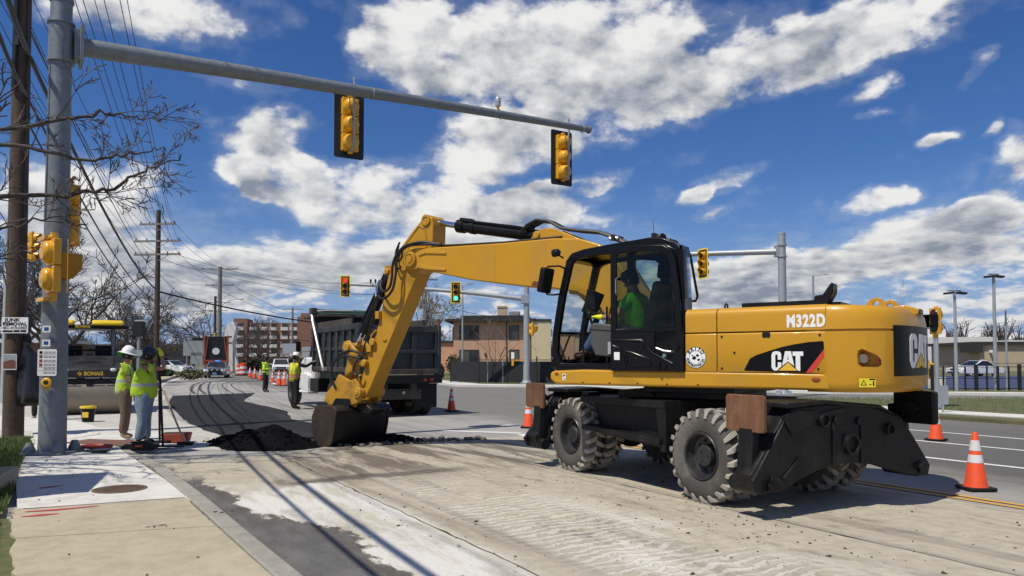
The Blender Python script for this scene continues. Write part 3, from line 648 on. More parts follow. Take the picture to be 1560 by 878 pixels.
# far side of the junction: median, pavements, verges
sheet('median', edge([(8.2, 32.0), (10.83, 29.3), (30, 29.5)], 0.1, 5, 1) + edge([(32, 20), (14.4, 20.4), (12.9, 21.9), (9.0, 30.8)], 0.05, 4, 2), 0.10, g_grass, depth=0.2)
sheet('pavement', [(9.0, 30.5), (12.2, 21.6), (14.2, 18.6), (17.5, 12), (19.0, 12), (15.6, 18.8), (13.3, 22.2), (9.5, 31.2)], 0.115, g_slabw, depth=0.2)
sheet('grass_verge', [(8.7, 30.0), (11.4, 21.0), (13.3, 18.0), (16.8, 11.5), (17.45, 12), (14.1, 18.5), (12.1, 21.5), (8.95, 30.3)], 0.10, g_grass, depth=0.2)
sheet('pavement', [(24, 33.4), (46, 33.4), (90, 36), (90, 37.2), (46, 34.6), (24, 34.6), (16, 36.6), (10.0, 39.9), (4.0, 44.4), (-2, 46.6), (-5.2, 55), (-12, 69), (-13.3, 68.3), (-6.3, 53), (-3.4, 45), (3.2, 43.2), (9.6, 38.6), (15.5, 35.4)], 0.12, g_slabw, depth=0.2)
sheet('grass_lawn', [(-5.1, 55.2), (-1.9, 46.8), (4.1, 44.6), (10.1, 40.2), (16.2, 36.8), (24, 34.8), (46, 34.8), (90, 37.4), (90, 140), (-30, 140), (-12, 69.5)], 0.115, g_grass, depth=0.2)
blades('grass', 7000, lambda rn: (lambda t, u: (9.8 + 3.6 * t + 14 * u, 30.5 - 8.5 * t))(rn.random(), rn.random() ** 1.3), m_blade, 0.12, 12)
# left island beyond the apron
island = [(-22.5, 46), (-26.2, 55.5), (-31.5, 69), (-37, 88), (-50, 112), (-80, 150), (-130, 190), (-150, 120), (-90, 60), (-50, 44), (-33, 41)]
sheet('grass_lawn', island, 0.12, g_dirt, depth=0.3)
sheet('pavement', [(-22.2, 45.6), (-26.0, 55.3), (-31.2, 69), (-36.7, 88), (-49.5, 112), (-79, 150), (-80.5, 150), (-51.5, 112.5), (-39, 88.5), (-33.2, 70), (-28.0, 56.3), (-25, 46.5)], 0.16, g_slab, depth=0.3)
# ------------------------------------------------------------------ wheeled excavator
EX = thing('excavator', 'large yellow wheeled excavator with black cab scooping asphalt in the road', 'excavator', (2.5, 10.3, 0), R(144.0))
UR = R(118.4 - 144.0)
def cut(o, cutter):
    """real openings: subtract a cutter mesh, keep only the result"""
    b = o.modifiers.new('cut', 'BOOLEAN'); b.operation = 'DIFFERENCE'; b.solver = 'EXACT'; b.object = cutter
    o.modifiers.move(len(o.modifiers) - 1, 0) if len(o.modifiers) > 1 else None
    bev = [m_ for m_ in o.modifiers if m_.type == 'BEVEL']
    for m_ in bev: m_.show_viewport = False
    bpy.context.view_layer.update()
    me = bpy.data.meshes.new_from_object(o.evaluated_get(bpy.context.evaluated_depsgraph_get()))
    o.modifiers.remove(b); o.data = me
    for m_ in bev: m_.show_viewport = True
    bpy.data.objects.remove(cutter)
    me.set_sharp_from_angle(angle=R(35))
# --- wheels
def wheel_meshes():
    ty = MB(); ty.lathe([(.262, -.10), (.30, -.128), (.40, -.140), (.465, -.134), (.495, -.11), (.502, -.05), (.502, .05), (.495, .11), (.465, .134), (.40, .140), (.30, .128), (.262, .10)], axis=(0, 1, 0), n=48, caps=False)
    tr = MB(); nl = 22
    for side in (1, -1):
        for i in range(nl):
            a0 = 2 * math.pi * (i + (0.5 if side < 0 else 0)) / nl
            def pt(h, r, da): return (r * math.cos(a0 + da), h, r * math.sin(a0 + da))
            # chevron block: from the centre line out over the shoulder, swept back
            rows = [(0.004, .542, .500, 0.0, .070), (0.07, .544, .500, .055, .068), (0.128, .531, .49, .105, .062), (0.149, .478, .45, .135, .050)]
            if side < 0: rows = rows
            vs = []
            for h, ro, ri, da, hw in rows:
                vs += [pt(side * h, ri, da - hw), pt(side * h, ro, da - hw * .82), pt(side * h, ro, da + hw * .82), pt(side * h, ri, da + hw)]
            fs = []
            for k in range(3):
                q = 4 * k
                for e in range(3): 
                    f = (q + e, q + e + 1, q + e + 5, q + e + 4); fs.append(f if side > 0 else f[::-1])
            e0 = (3, 2, 1, 0); e1 = (12, 13, 14, 15)
            fs += [e0 if side > 0 else e0[::-1], e1 if side > 0 else e1[::-1]]
            tr.add(vs, fs)
    rim = MB(); rim.lathe([(.262, -.11), (.262, .10), (.278, .118), (.268, .132), (.250, .120), (.238, .06), (.225, .02), (.19, .0), (.10, -.005), (.0005, -.005)], axis=(0, 1, 0), n=36, caps=False)
    hub = MB(); hub.lathe([(.13, -.01), (.13, .05), (.115, .075), (.0005, .08)], axis=(0, 1, 0), n=24, caps=False)
    for i in range(10):
        a = 2 * math.pi * i / 10; hub.cyl((.172 * math.cos(a), -.01, .172 * math.sin(a)), (.172 * math.cos(a), .022, .172 * math.sin(a)), .014, n=6)
    for i in range(3):
        a = 2 * math.pi * i / 3 + .5; hub.cyl((.06 * math.cos(a), .07, .06 * math.sin(a)), (.06 * math.cos(a), .09, .06 * math.sin(a)), .009, n=6)
    return rim.mesh('wheel', m_rim), ty.mesh('tyre', m_tyre), tr.mesh('tread', m_lug, ang=25), hub.mesh('hub', m_rim)
RIM, TYRE, TREAD, HUB = wheel_meshes()
Ru = Matrix.Rotation(UR, 3, 'Z')
rn = random.Random(3)
for x in (1.38, -1.38):
    for y, s in ((1.0, 1), (.655, 1), (-1.0, -1), (-.655, -1)):
        o = bpy.data.objects.new('wheel', RIM); COL.objects.link(o); o.parent = EX
        o.location = Ru @ Vector((x, y, .538)); o.rotation_euler = (0, rn.uniform(0, 6) * s, UR + (0 if s > 0 else math.pi))
        for nm, me in (('tyre', TYRE), ('tread', TREAD), ('hub', HUB)):
            if nm == 'hub' and abs(y) < .8: continue
            c = bpy.data.objects.new(nm, me); COL.objects.link(c); c.parent = o
def U_(b, name, m, parent=EX, **k): return b.build(name, m, parent, rz=UR, **k)
# --- undercarriage
b = MB(); b.bx(-2.0, 2.0, -.42, .42, .56, 1.0); b.bx(-.7, .7, -.5, .5, .9, 1.12); U_(b, 'chassis', m_und, bevel=.02)
b = MB()
for x in (1.38, -1.38): b.cyl((x, -1.1, .538), (x, 1.02, .538), .11, n=12); b.sphere((x, 0, .538), (.24, .26, .24)); b.prism([(x - .3, .6), (x + .3, .6), (x + .22, .95), (x - .22, .95)], -.35, .35)
U_(b, 'axle', m_und)
b = MB(); b.lathe([(.62, 1.08), (.62, 1.2), (.56, 1.2), (.56, 1.32)], n=32); b.build('slew_ring', m_blk, EX)
b = MB(); b.bx(-.8, .75, -.75, .75, 1.14, 1.24); b.bx(-.9, .3, -.9, .9, 1.22, 1.31); b.build('slew_table', m_blk, EX, bevel=.01)
for s in (1, -1):
    b = MB()
    pr = [(-.78, .52), (.80, .60), (.92, 1.02), (1.04, 1.05), (1.04, 1.12), (-.80, 1.14), (-.80, .9)]
    b.prism(pr, s * .45, s * .98); b.prism([(-.80, 1.05), (1.05, 1.04), (1.05, 1.125), (-.80, 1.145)], s * .96, s * 1.16)
    b.prism([(-.80, .52), (-.70, .52), (-.62, 1.06), (-.80, 1.06)], s * .96, s * 1.15)
    U_(b, 'tool_box', m_und, bevel=.008)
    b = MB(); b.prism([(-.74, .60), (.95, .66), (.95, .73), (-.74, .68)], s * .97, s * 1.20); U_(b, 'step', m_und, bevel=.008)
    b = MB(); b.box((1.0, s * 1.0, 1.16), (.16, .22, .05)); b.tube([(.45, s * .9, 1.14), (.3, s * .9, 1.17), (.15, s * .9, 1.14)], .02); b.tube([(-.2, s * .8, 1.14), (-.25, s * .85, 1.2), (-.28, s * .95, 1.22)], .012); U_(b, 'bracket', m_und, bevel=.005)
# --- stabilisers front and rear
def stabiliser(x, sg, rear):
    prof = [(1.36, .30), (1.02, .29), (.78, .38), (.45, .47), (0, .52), (-.45, .47), (-.85, .36), (-1.25, .28), (-1.46, .28), (-1.50, .40), (-1.20, .74), (-.98, .98), (-.55, 1.10), (-.3, 1.14), (.35, 1.17), (.85, 1.14), (1.12, .80), (1.42, .42)]
    b = MB(); b.prism(prof, x, x + sg * .06, 'x'); b.prism([(a * .97, c if c > .6 else c + .05) for a, c in prof], x + sg * .07, x + sg * .30, 'x')
    b.prism([(-.95, .98), (-.55, 1.10), (.35, 1.17), (.95, 1.14), (.95, 1.2), (.35, 1.215), (-.55, 1.14)], x - sg * .03, x + sg * .55, 'x')
    o = U_(b, 'stabiliser_box', m_und, bevel=.015)
    b = MB(); xf = x - sg * .035
    for y, z, r in ((-.06, .72, .12), (.38, 1.0, .075), (-.72, .86, .07)): b.lathe([(r, 0), (r, .05), (r * .74, .05), (r * .74, .012), (.001, .012)], (x, y, z), (-sg, 0, 0), 20)
    for y, z in ((.17, .99), (-.2, .97)): b.cyl((x, y, z), (x - sg * .03, y, z), .045, n=12)
    for y in (.22, -.24): b.box((x - sg * .008, y, .74), (.016, .03, .46))
    b.beam((x - sg * .012, .62, 1.02), (x - sg * .012, .05, 1.1), .02, .05); b.beam((x - sg * .012, 1.0, .42), (x - sg * .012, .74, .62), .02, .03)
    b.prism([(.50, .98), (.86, .86), (1.02, 1.06), (.80, 1.12), (.48, 1.1)], x - sg * .02, x, 'x')
    for y in (1.18, -1.30):
        for dz in (0, .07): b.cyl((x - sg * .02, y - .10 * (1 if y > 0 else -1) * (dz > 0), .36 + dz * .6), (x, y, .36 + dz), .035, n=10)
    U_(b, 'boss', m_und, o, bevel=.004).parent = o
    o.children[-1].rotation_euler = (0, 0, 0)
    for s in (1, -1):
        xs = x + sg * .22
        b = MB(); b.beam((xs, s * 1.28, .36), (xs, s * 1.22, 1.12), .20, .10, Vector((0, 1, 0))); b.beam((xs + sg * .1, s * 1.12, .40), (xs + sg * .05, s * 1.0, 1.0), .1, .09, Vector((0, 1, 0)))
        b.cyl((xs - .22, s * 1.26, .36), (xs + .2, s * 1.26, .36), .085, n=14)
        U_(b, 'stabiliser_arm', m_und, bevel=.012)
        b = MB(); b.cyl((xs - sg * .12, s * .8, .98), (xs - sg * .12, s * 1.15, .52), .05, n=10); b.cyl((xs - sg * .12, s * 1.15, .52), (xs - sg * .12, s * 1.24, .40), .03, n=10)
        U_(b, 'stabiliser_ram', m_blk)
        px = {(True, 1): -2.215, (True, -1): -2.43, (False, 1): 2.15, (False, -1): 2.2}[(rear, s)]
        b = MB(); b.prism(rrect(.53, .385, .035, px, 1.09), s * 1.24, s * 1.285); o2 = U_(b, 'stabiliser_pad', m_rust if s > 0 else m_und, bevel=.008)
        b = MB(); b.lathe([(.075, 0), (.075, .10), (.03, .10)], (px, s * 1.235, 1.08), (0, -s, 0), 14)
        b.beam((px - .1, s * 1.2, 1.0), (px + .15, s * 1.2, .93), .05, .05); U_(b, 'pad_pivot', m_und, o2).rotation_euler = (0, 0, 0)
stabiliser(-2.45, 1, True); stabiliser(2.28, -1, False)
b = MB(); b.bx(-2.2, -1.7, -.5, .5, .6, 1.1); b.bx(1.7, 2.15, -.5, .5, .6, 1.1); U_(b, 'stabiliser_mount', m_und, bevel=.01)
# --- upper structure
Z0, Z1, Z2 = 1.50, 1.965, 2.262
def rounded_band(name, x0, x1, y0, y1, z0, z1, bev, m=m_yel, seg=3):
    b = MB(); b.bx(x0, x1, y0, y1, z0, z1); return b.build(name, m, EX, bevel=bev, seg=seg)
b = MB(); b.prism([(1.45, 1.50), (1.525, 1.47), (1.525, 1.38), (1.45, 1.325), (1.36, 1.31), (-2.10, 1.31), (-2.10, 1.497), (1.0, 1.52)], -1.26, 1.27); b.build('platform', m_yel, EX, bevel=.03, seg=3)
b = MB(); b.bx(-2.07, -.5, -1.2, 1.22, 1.48, 2.2); b.bx(-2.2, -1.9, -1.1, 1.1, 1.4, 2.15); b.build('engine_bay', m_blk, EX)
def hood_panel(nm, x0, x1, z0, z1, top):
    # side panel; the top one turns over into the bonnet with a rounded shoulder
    b = MB()
    if top:
        sec = [(1.24, z0), (1.27, z0 + .004), (1.272, z1 - .10)] + [(1.272 - .09 + .09 * math.cos(R(a)), z1 - .09 + .09 * math.sin(R(a))) for a in (15, 35, 55, 75, 90)] + [(.62, z1 + .012), (.62, z1 - .03), (1.15, z1 - .05), (1.22, z1 - .14)]
    else: sec = [(1.235, z0), (1.268, z0), (1.272, z0 + .01), (1.272, z1 - .012), (1.262, z1), (1.235, z1)]
    b.prism(sec, x0, x1, 'x'); return b.build(nm, m_yel, EX, ang=50, bevel=.004)
hood_panel('hood_panel', -.835, -.445, Z1 + .006, Z2, True); hood_panel('hood_panel', -2.062, -.845, Z1 + .006, Z2, True)
hood_panel('side_door', -.835, -.445, Z0, Z1 - .006, False); sd = hood_panel('side_door', -2.062, -.845, Z0, Z1 - .006, False)
b = MB(); b.bx(-2.07, -.45, -1.27, .62, 2.18, 2.268); b.bx(-2.0, 1.25, -1.27, -.55, 1.5, 2.1); b.build('right_side_body', m_yel, EX, bevel=.03)
b = MB()
for i in range(26): b.bx(-2.0 + i * .036, -1.98 + i * .036, .05, .98, 2.268, 2.315)
b.bx(-2.02, -1.05, .03, .06, 2.268, 2.325); b.bx(-2.02, -1.05, .97, 1.0, 2.268, 2.325); b.bx(-2.15, -2.0, .1, .95, 2.262, 2.30)
b.build('hood_grille', m_blk, EX, smooth=False)
b = MB(); b.prism([(-1.87, 2.30), (-1.885, 2.375), (-1.97, 2.385), (-2.065, 2.52), (-2.085, 2.50), (-2.08, 2.40), (-2.02, 2.29)], .78, 1.0); b.build('intake_scoop', m_blk, EX, bevel=.012)
b = MB(); b.tube([(-.84, 1.0, 2.25), (-.845, 1.0, 2.31), (-.86, 1.0, 2.33), (-.875, 1.0, 2.31), (-.88, 1.0, 2.25)], .012); b.build('hood_latch', m_blk, EX)
# counterweight
pl_ = [(-2.085, 1.272), (-2.28, 1.258), (-2.46, 1.19), (-2.62, 1.07), (-2.72, .92), (-2.785, .72), (-2.83, .45), (-2.855, .2), (-2.86, 0)]
plan = pl_ + [(x, -y) for x, y in pl_[-2::-1]]
plan2 = plan + [(-1.85, -1.25), (-1.85, 1.25)]
cwb = MB()
levels = [(1.295, .93), (1.33, .98), (1.40, 1.0), (1.98, 1.0), (2.10, .992), (2.18, .975), (2.235, .935), (2.25, .90)]
n = len(plan2)
for z, k in levels:
    for x, y in plan2:
        kx = k if x < -2.0 else 1.0
        cwb.v.append((-2.0 + (x + 2.0) * kx, y * (1 - (1 - k) * .45), z + (.0 if z < 2 else -.05 * max(0, (-2.2 - x)))))
for i in range(len(levels) - 1):
    for k in range(n):
        k2 = (k + 1) % n; cwb.f.append((i * n + k2, i * n + k, (i + 1) * n + k, (i + 1) * n + k2))
cwb.f.append(tuple(range(n))); cwb.f.append(tuple((len(levels) - 1) * n + k for k in reversed(range(n))))
cwb.f = [f[::-1] for f in cwb.f]
cw = cwb.build('counterweight', m_yel, EX, ang=28)
import bmesh as _bm
def fixn(o):
    bm = _bm.new(); bm.from_mesh(o.data); _bm.ops.recalc_face_normals(bm, faces=bm.faces); bm.to_mesh(o.data); bm.free()
fixn(cw)
def push(poly, cx, cz, k): return [(cx + (x - cx) * k, cz + (z - cz) * k) for x, z in poly]
rec = [(-2.366, 1.70), (-2.375, 1.745), (-2.409, 1.766), (-2.45, 1.745), (-2.546, 1.695), (-2.575, 1.65), (-2.579, 1.595), (-2.551, 1.569), (-2.392, 1.572), (-2.37, 1.60)]
cb_ = MB(); cb_.prism(rec, 1.00, 1.5)
c1 = cb_.build('cutter', m_yel, EX); fixn(c1); cut(cw, c1)
gb_ = MB()
gpts = [(-2.0, 1.29), (-2.28, 1.272), (-2.46, 1.203), (-2.62, 1.082), (-2.70, .96)]
for (xa, ya), (xb, yb) in zip(gpts[:-1], gpts[1:]): pass
gb_.add([(x, y + .03, z) for z in (1.958, 1.982) for x, y in gpts] + [(x + .012, y - .042, z) for z in (1.958, 1.982) for x, y in gpts],
        [(i, i + 1, 5 + i + 1, 5 + i) for i in range(4)] + [(10 + i + 1, 10 + i, 15 + i, 15 + i + 1) for i in range(4)] + [(i + 1, i, 10 + i, 10 + i + 1) for i in range(4)] + [(5 + i, 5 + i + 1, 15 + i + 1, 15 + i) for i in range(4)] + [(0, 5, 15, 10), (4, 14, 19, 9)])
g1 = gb_.build('cutter', m_yel, EX); fixn(g1); cut(cw, g1)
b = MB(); b.lathe([(.001, .0), (.05, .0), (.055, -.03), (.03, -.05)], (-2.40, 1.075, 1.66), (-.6, 1, 0), 14); b.build('pocket_lamp', mat('lamp_glass', (.5, .5, .5), .15, var=.1, coat=.5), cw)
b = MB(); b.box((-2.55, 1.03, 1.63), (.012, .05, .09)); b.build('reflector', m_rdecal, cw)
for (x, y) in ((-2.43, .46), (-2.50, -.02)):
    b = MB(); out = [(-.15, -.05), (.13, -.05), (.13, .02), (.07, .11), (.0, .14), (-.06, .12), (-.10, .05)]
    inn = [(.0 + .032 * math.cos(R(a)), .065 + .032 * math.sin(R(a))) for a in (215, 300, 340, 40, 90, 140, 180)]
    ring_prism(b, [(x + p, 2.225 + q) for p, q in out], [(x + p, 2.225 + q) for p, q in inn], y - .025, y + .025)
    o = b.build('lifting_eye', m_yel, cw, bevel=.006); fixn(o)
b = MB(); b.prism([(-2.50, 2.17), (-2.74, 2.15), (-2.84, 2.16), (-2.85, 2.22), (-2.70, 2.275), (-2.5, 2.25)], .02, .34); b.build('camera_hood', m_yel, cw, bevel=.012)
b = MB(); b.bx(-2.855, -2.83, .06, .30, 2.165, 2.225); b.build('rear_camera', m_blk, cw)
# rear decal follows the curve
def arc_xy(y, off=0.0):
    pts = sorted([(yy, xx) for xx, yy in plan]); 
    for (y0, x0), (y1, x1) in zip(pts[:-1], pts[1:]):
        if y0 <= y <= y1:
            x = x0 + (x1 - x0) * (y - y0) / max(1e-6, y1 - y0); nrm = Vector((-(y1 - y0), (x1 - x0))).normalized(); 
            if nrm.x > 0: nrm = -nrm
            return x + nrm.x * off, y + nrm.y * off
    return -2.0, y
def curved_plate(nm, y0, y1, z0, z1, off, m, parent, nseg=24):
    b = MB(); 
    for i in range(nseg + 1):
        y = y0 + (y1 - y0) * i / nseg
        for o_ in (off - .01, off):
            x_, y_ = arc_xy(y, o_)
            for z in (z0, z1): b.v.append((x_, y_, z))
    for i in range(nseg):
        q = 4 * i; b.f += [(q + 2, q + 3, q + 7, q + 6), (q + 1, q, q + 4, q + 5), (q, q + 2, q + 6, q + 4), (q + 3, q + 1, q + 5, q + 7)]
    b.f += [(0, 1, 3, 2), (nseg * 4 + 2, nseg * 4 + 3, nseg * 4 + 1, nseg * 4)]
    o = b.build(nm, m, parent, ang=60); fixn(o); return o
curved_plate('rear_decal', .98, -.98, 1.47, 2.02, .006, m_bdecal, cw)
LET_C = [(0, .82), (.05, .93), (.16, 1.0), (.36, 1.0), (.47, .95), (.52, .84), (.52, .57), (.33, .57), (.33, .78), (.30, .83), (.265, .84), (.23, .83), (.2, .78), (.2, .22), (.23, .17), (.265, .16), (.30, .17), (.33, .22), (.33, .43), (.52, .43), (.52, .215), (.39, .11), (.33, .03), (.24, .0), (.16, 0), (.05, .07), (0, .18)]
LET_A1 = [(.555, .245), (.72, 1.0), (.863, 1.0), (.863, .80), (.835, .55), (.863, .55), (.863, .475)]
LET_A2 = [(.863, 1.0), (1.03, 1.0), (1.19, .245), (.863, .475), (.863, .55), (.895, .55), (.863, .80)]
LET_T = [(1.11, .98), (1.655, .98), (1.655, .76), (1.5, .76), (1.5, 0), (1.40, 0), (1.265, .13), (1.265, .76), (1.11, .76)]
TRI = [(.37, .005), (1.355, .005), (.863, .425)]
def arc_flat(nm, polys, y0, wid, z0, h, off, m, parent):
    b = MB()
    for p in polys:
        k = len(p); lo = []; hi = []
        for u, v in p:
            y = y0 - u * wid
            for L_, o_ in ((lo, off), (hi, off + .004)):
                x_, y_ = arc_xy(y, o_); L_.append((x_, y_, z0 + v * h))
        b.add(lo + hi, [tuple(range(k))[::-1], tuple(range(k, 2 * k))] + [(i, (i + 1) % k, (i + 1) % k + k, i + k) for i in range(k)])
    o = b.build(nm, m, parent, smooth=False); fixn(o); return o
def subdiv(p, n=4):
    out = []
    for a, c in zip(p, p[1:] + p[:1]):
        for i in range(n): out.append((a[0] + (c[0] - a[0]) * i / n, a[1] + (c[1] - a[1]) * i / n))
    return out
arc_flat('logo_letters', [LET_C, LET_A1, LET_A2, LET_T], .70, .46, 1.555, .38, .008, m_wdecal, cw)
arc_flat('logo_triangle', [TRI], .70, .46, 1.555, .38, .0085, m_ydecal, cw)
# side decals
LS = dict(right=(-1, 0, 0), up=(0, 0, 1))
dec = [(-1.170, 1.519), (-1.163, 1.53), (-1.232, 1.661), (-1.30, 1.699), (-1.445, 1.746), (-1.592, 1.791), (-1.735, 1.821), (-1.895, 1.844), (-2.025, 1.852), (-2.039, 1.845), (-2.044, 1.765), (-1.853, 1.509), (-1.84, 1.503)]
flat('side_decal', [[(-x, z) for x, z in dec]], (0, 1.272, 0), **LS, m=m_bdecal, parent=sd, depth=.0015)
flat('decal_stripe', [[(2.044, 1.765), (1.853, 1.509), (1.90, 1.506), (1.93, 1.522), (2.044, 1.68)]], (0, 1.2735, 0), **LS, m=m_rdecal, parent=sd, depth=.0015)
sc_ = lambda P_: [(1.477 + u * .2095, 1.524 + v * .219) for u, v in P_]
flat('logo_letters', [sc_(LET_C), sc_(LET_A1), sc_(LET_A2), sc_(LET_T)], (0, 1.2735, 0), **LS, m=m_wdecal, parent=sd, depth=.0015)
flat('logo_triangle', [sc_(TRI)], (0, 1.274, 0), **LS, m=m_ydecal, parent=sd, depth=.0015)
text('model_lettering', 'M322D', .185, (-1.853, 1.2725, 2.072), **LS, m=m_wdecal, parent=EX, bold=.009, width=.41, depth=.001, space=1.16)
b = MB(); b.lathe([(.001, .012), (.035, .010), (.048, 0)], (-1.955, 1.271, 1.43), (0, 1, 0), 16, ell=.52); o = b.build('side_marker', m_amber, EX)
b = MB(); b.lathe([(.001, .014), (.026, .010), (.034, 0)], (1.415, 1.271, 1.457), (0, 1, 0), 16, ell=.6); b.build('side_marker', m_amber, EX)
flat('sticker', [[(-1.32, 1.46), (-1.27, 1.46), (-1.27, 1.37), (-1.32, 1.37)]], (0, 1.2705, 0), **LS, m=m_wdecal, parent=EX)
flat('sticker_print', [[(-1.312, 1.445), (-1.295, 1.445), (-1.295, 1.415), (-1.312, 1.415)], [(-1.29, 1.45), (-1.277, 1.45), (-1.277, 1.43), (-1.29, 1.43)], [(-1.30, 1.395), (-1.28, 1.395), (-1.28, 1.38), (-1.30, 1.38)]], (0, 1.274, 0), **LS, m=m_bdecal, parent=EX, depth=.001)
wy = 1.165
wr = Vector((-.86, -.5, 0)).normalized(); wo = Vector((-2.445, 1.203, 1.40))
flat('warning_sticker', [[(-.075, -.045), (.095, -.045), (.095, .05), (-.075, .05)]], wo + Vector((-.4, .9, 0)) * .012, wr, (0, 0, 1), mat('sticker_yellow', (.85, .68, .03), .5), cw)
flat('sticker_print', [[(-.06, -.025), (.005, -.025), (-.028, .035)], [(.03, .032), (.09, .032), (.09, .046), (.03, .046)], [(.065, -.03), (.08, -.03), (.08, .02), (.065, .02)], [(.03, -.02), (.05, -.02), (.05, -.01), (.03, -.01)]], wo + Vector((-.4, .9, 0)) * .0155, wr, (0, 0, 1), m_bdecal, cw, depth=.001)
flat('sticker_print', [[(-.047, -.018), (-.009, -.018), (-.028, .02)]], wo + Vector((-.4, .9, 0)) * .017, wr, (0, 0, 1), MATS['sticker_yellow'], cw, depth=.001)
# company roundel
rc = Vector((-.575, 1.2725, 1.674))
def disc(r0, r1=None):
    if r1 is None: return [circle(r0, 32)]
    return [[(r0 * math.cos(R(a)), r0 * math.sin(R(a))), (r0 * math.cos(R(a + 10)), r0 * math.sin(R(a + 10))), (r1 * math.cos(R(a + 10)), r1 * math.sin(R(a + 10))), (r1 * math.cos(R(a)), r1 * math.sin(R(a)))] for a in range(0, 360, 10)]
rd = flat('roundel', disc(.130), rc, **LS, m=m_wdecal, parent=EX, depth=.002)
flat('roundel_ring', disc(.130, .124) + disc(.083, .079), rc + Vector((0, .002, 0)), **LS, m=m_bdecal, parent=rd, depth=.001)
def arc_text(s, r, a0, a1, size, flip):
    for i, ch in enumerate(s):
        if ch == ' ': continue
        a = R(a0 + (a1 - a0) * i / (len(s) - 1)); u, v = r * math.cos(a), r * math.sin(a)
        up2 = (math.cos(a), math.sin(a)) if not flip else (-math.cos(a), -math.sin(a)); rt2 = (up2[1], -up2[0])
        text('roundel_letter', ch, size, rc + Vector((-u, .003, v)), (-rt2[0], 0, rt2[1]), (-up2[0], 0, up2[1]), m_bdecal, rd, bold=.002, depth=.0008)
arc_text('BRITO', .103, 142, 38, .058, False); arc_text('CONSTRUCTION CO.', .103, 188, 352, .034, True)
flat('roundel_emblem', [[(-.05, -.01), (-.02, .02), (.0, .012), (.01, -.012), (-.02, -.03)], [(.0, .03), (.03, .045), (.045, .02), (.02, .005)], [(-.055, .025), (-.03, .035), (-.035, .01)], [(.02, -.02), (.05, -.01), (.055, -.035), (.025, -.045)]], rc + Vector((0, .002, 0)), **LS, m=m_bdecal, parent=rd, depth=.001)

# --- cab
YO, YI = 1.255, .45
outl = [(1.44, 1.525), (1.515, 1.72), (1.50, 1.99), (1.40, 2.53), (1.275, 2.99), (1.20, 3.06), (1.03, 3.10), (.54, 3.125), (-.20, 3.09), (-.33, 3.02), (-.38, 2.88), (-.42, 2.5), (-.43, 2.0), (-.43, 1.525)]
innl = [(1.35, 1.60), (1.42, 1.75), (1.405, 1.99), (1.305, 2.52), (1.185, 2.95), (1.14, 2.99), (1.03, 3.015), (.54, 3.035), (-.15, 3.0), (-.24, 2.95), (-.28, 2.86), (-.32, 2.5), (-.33, 2.0), (-.33, 1.60)]
b = MB(); ring_prism(b, outl, innl, YO - .09, YO)
cabo = b.build('cab', m_cab, EX, bevel=.018); fixn(cabo)
def cabpart(b, nm, m, **k): o = b.build(nm, m, cabo, **k); return o
def rear_x(y): return -.43 + (1.0 - y) * 1.05 if y < 1.0 else -.43
outr = [(x if x > 0 else max(x, .14), z) for x, z in outl]; innr = [(1.35, 2.05), (1.42, 2.06), (1.405, 2.08), (1.305, 2.52), (1.185, 2.95), (1.14, 2.99), (1.03, 3.015), (.54, 3.035), (.30, 3.0), (.24, 2.95), (.23, 2.86), (.22, 2.5), (.22, 2.05), (.3, 2.05)]
b = MB(); ring_prism(b, outr, innr, YI, YI + .07); o = cabpart(b, 'right_frame', m_cab); fixn(o)
b = MB(); b.bx(.62, .72, YI, YI + .075, 1.55, 3.05); cabpart(b, 'right_pillar', m_cab)
b = MB(); b.prism([(1.43, 1.5), (1.43, 1.545), (-.40, 1.545), (-.40, 1.5)], YI, YO); cabpart(b, 'cab_floor', m_blk)
b = MB()
roof = [(1.24, 3.04), (1.18, 3.09), (1.0, 3.13), (.55, 3.165), (.1, 3.19), (-.12, 3.18), (-.30, 3.10), (-.39, 3.0), (-.36, 2.99), (-.1, 3.05), (.5, 3.07), (1.0, 3.05)]
b.prism(roof, .95, YO - .005); b.prism([(x if x > .2 else .2 + (x - .2) * .5, z) for x, z in roof], YI, .95); b.prism([(.75, 3.14), (.6, 3.19), (.1, 3.225), (-.05, 3.2), (-.05, 3.15)], YI + .12, YO - .16)
o = cabpart(b, 'roof', m_cab, bevel=.025); fixn(o)
b = MB(); b.prism([(1.14, 3.0), (1.275, 2.985), (1.20, 3.06)], YI, YO); b.beam((1.48, YI, 1.60), (1.48, YO, 1.60), .06, .1); b.beam((1.46, YI, 2.02), (1.46, YO, 2.02), .03, .03); cabpart(b, 'front_crossbar', m_cab)
b = MB(); b.add([(1.445, YI + .05, 2.03), (1.445, YO - .05, 2.03), (1.23, YO - .05, 2.98), (1.23, YI + .05, 2.98)], [(0, 1, 2, 3)]); b.add([(1.47, YI + .05, 1.65), (1.47, YO - .05, 1.65), (1.455, YO - .05, 2.01), (1.455, YI + .05, 2.01)], [(0, 1, 2, 3)])
cabpart(b, 'windscreen', glass('clear_glass', (.84, .9, .9), .14), smooth=False)
b = MB(); b.add([(.70, YI + .035, 2.05), (1.40, YI + .035, 2.05), (1.15, YI + .035, 2.99), (.70, YI + .035, 3.0)], [(0, 1, 2, 3)]); b.add([(.2, YI + .035, 2.05), (.64, YI + .035, 2.05), (.64, YI + .035, 3.0), (.22, YI + .035, 2.98)], [(0, 1, 2, 3)]); cabpart(b, 'right_window', MATS['clear_glass'], smooth=False)
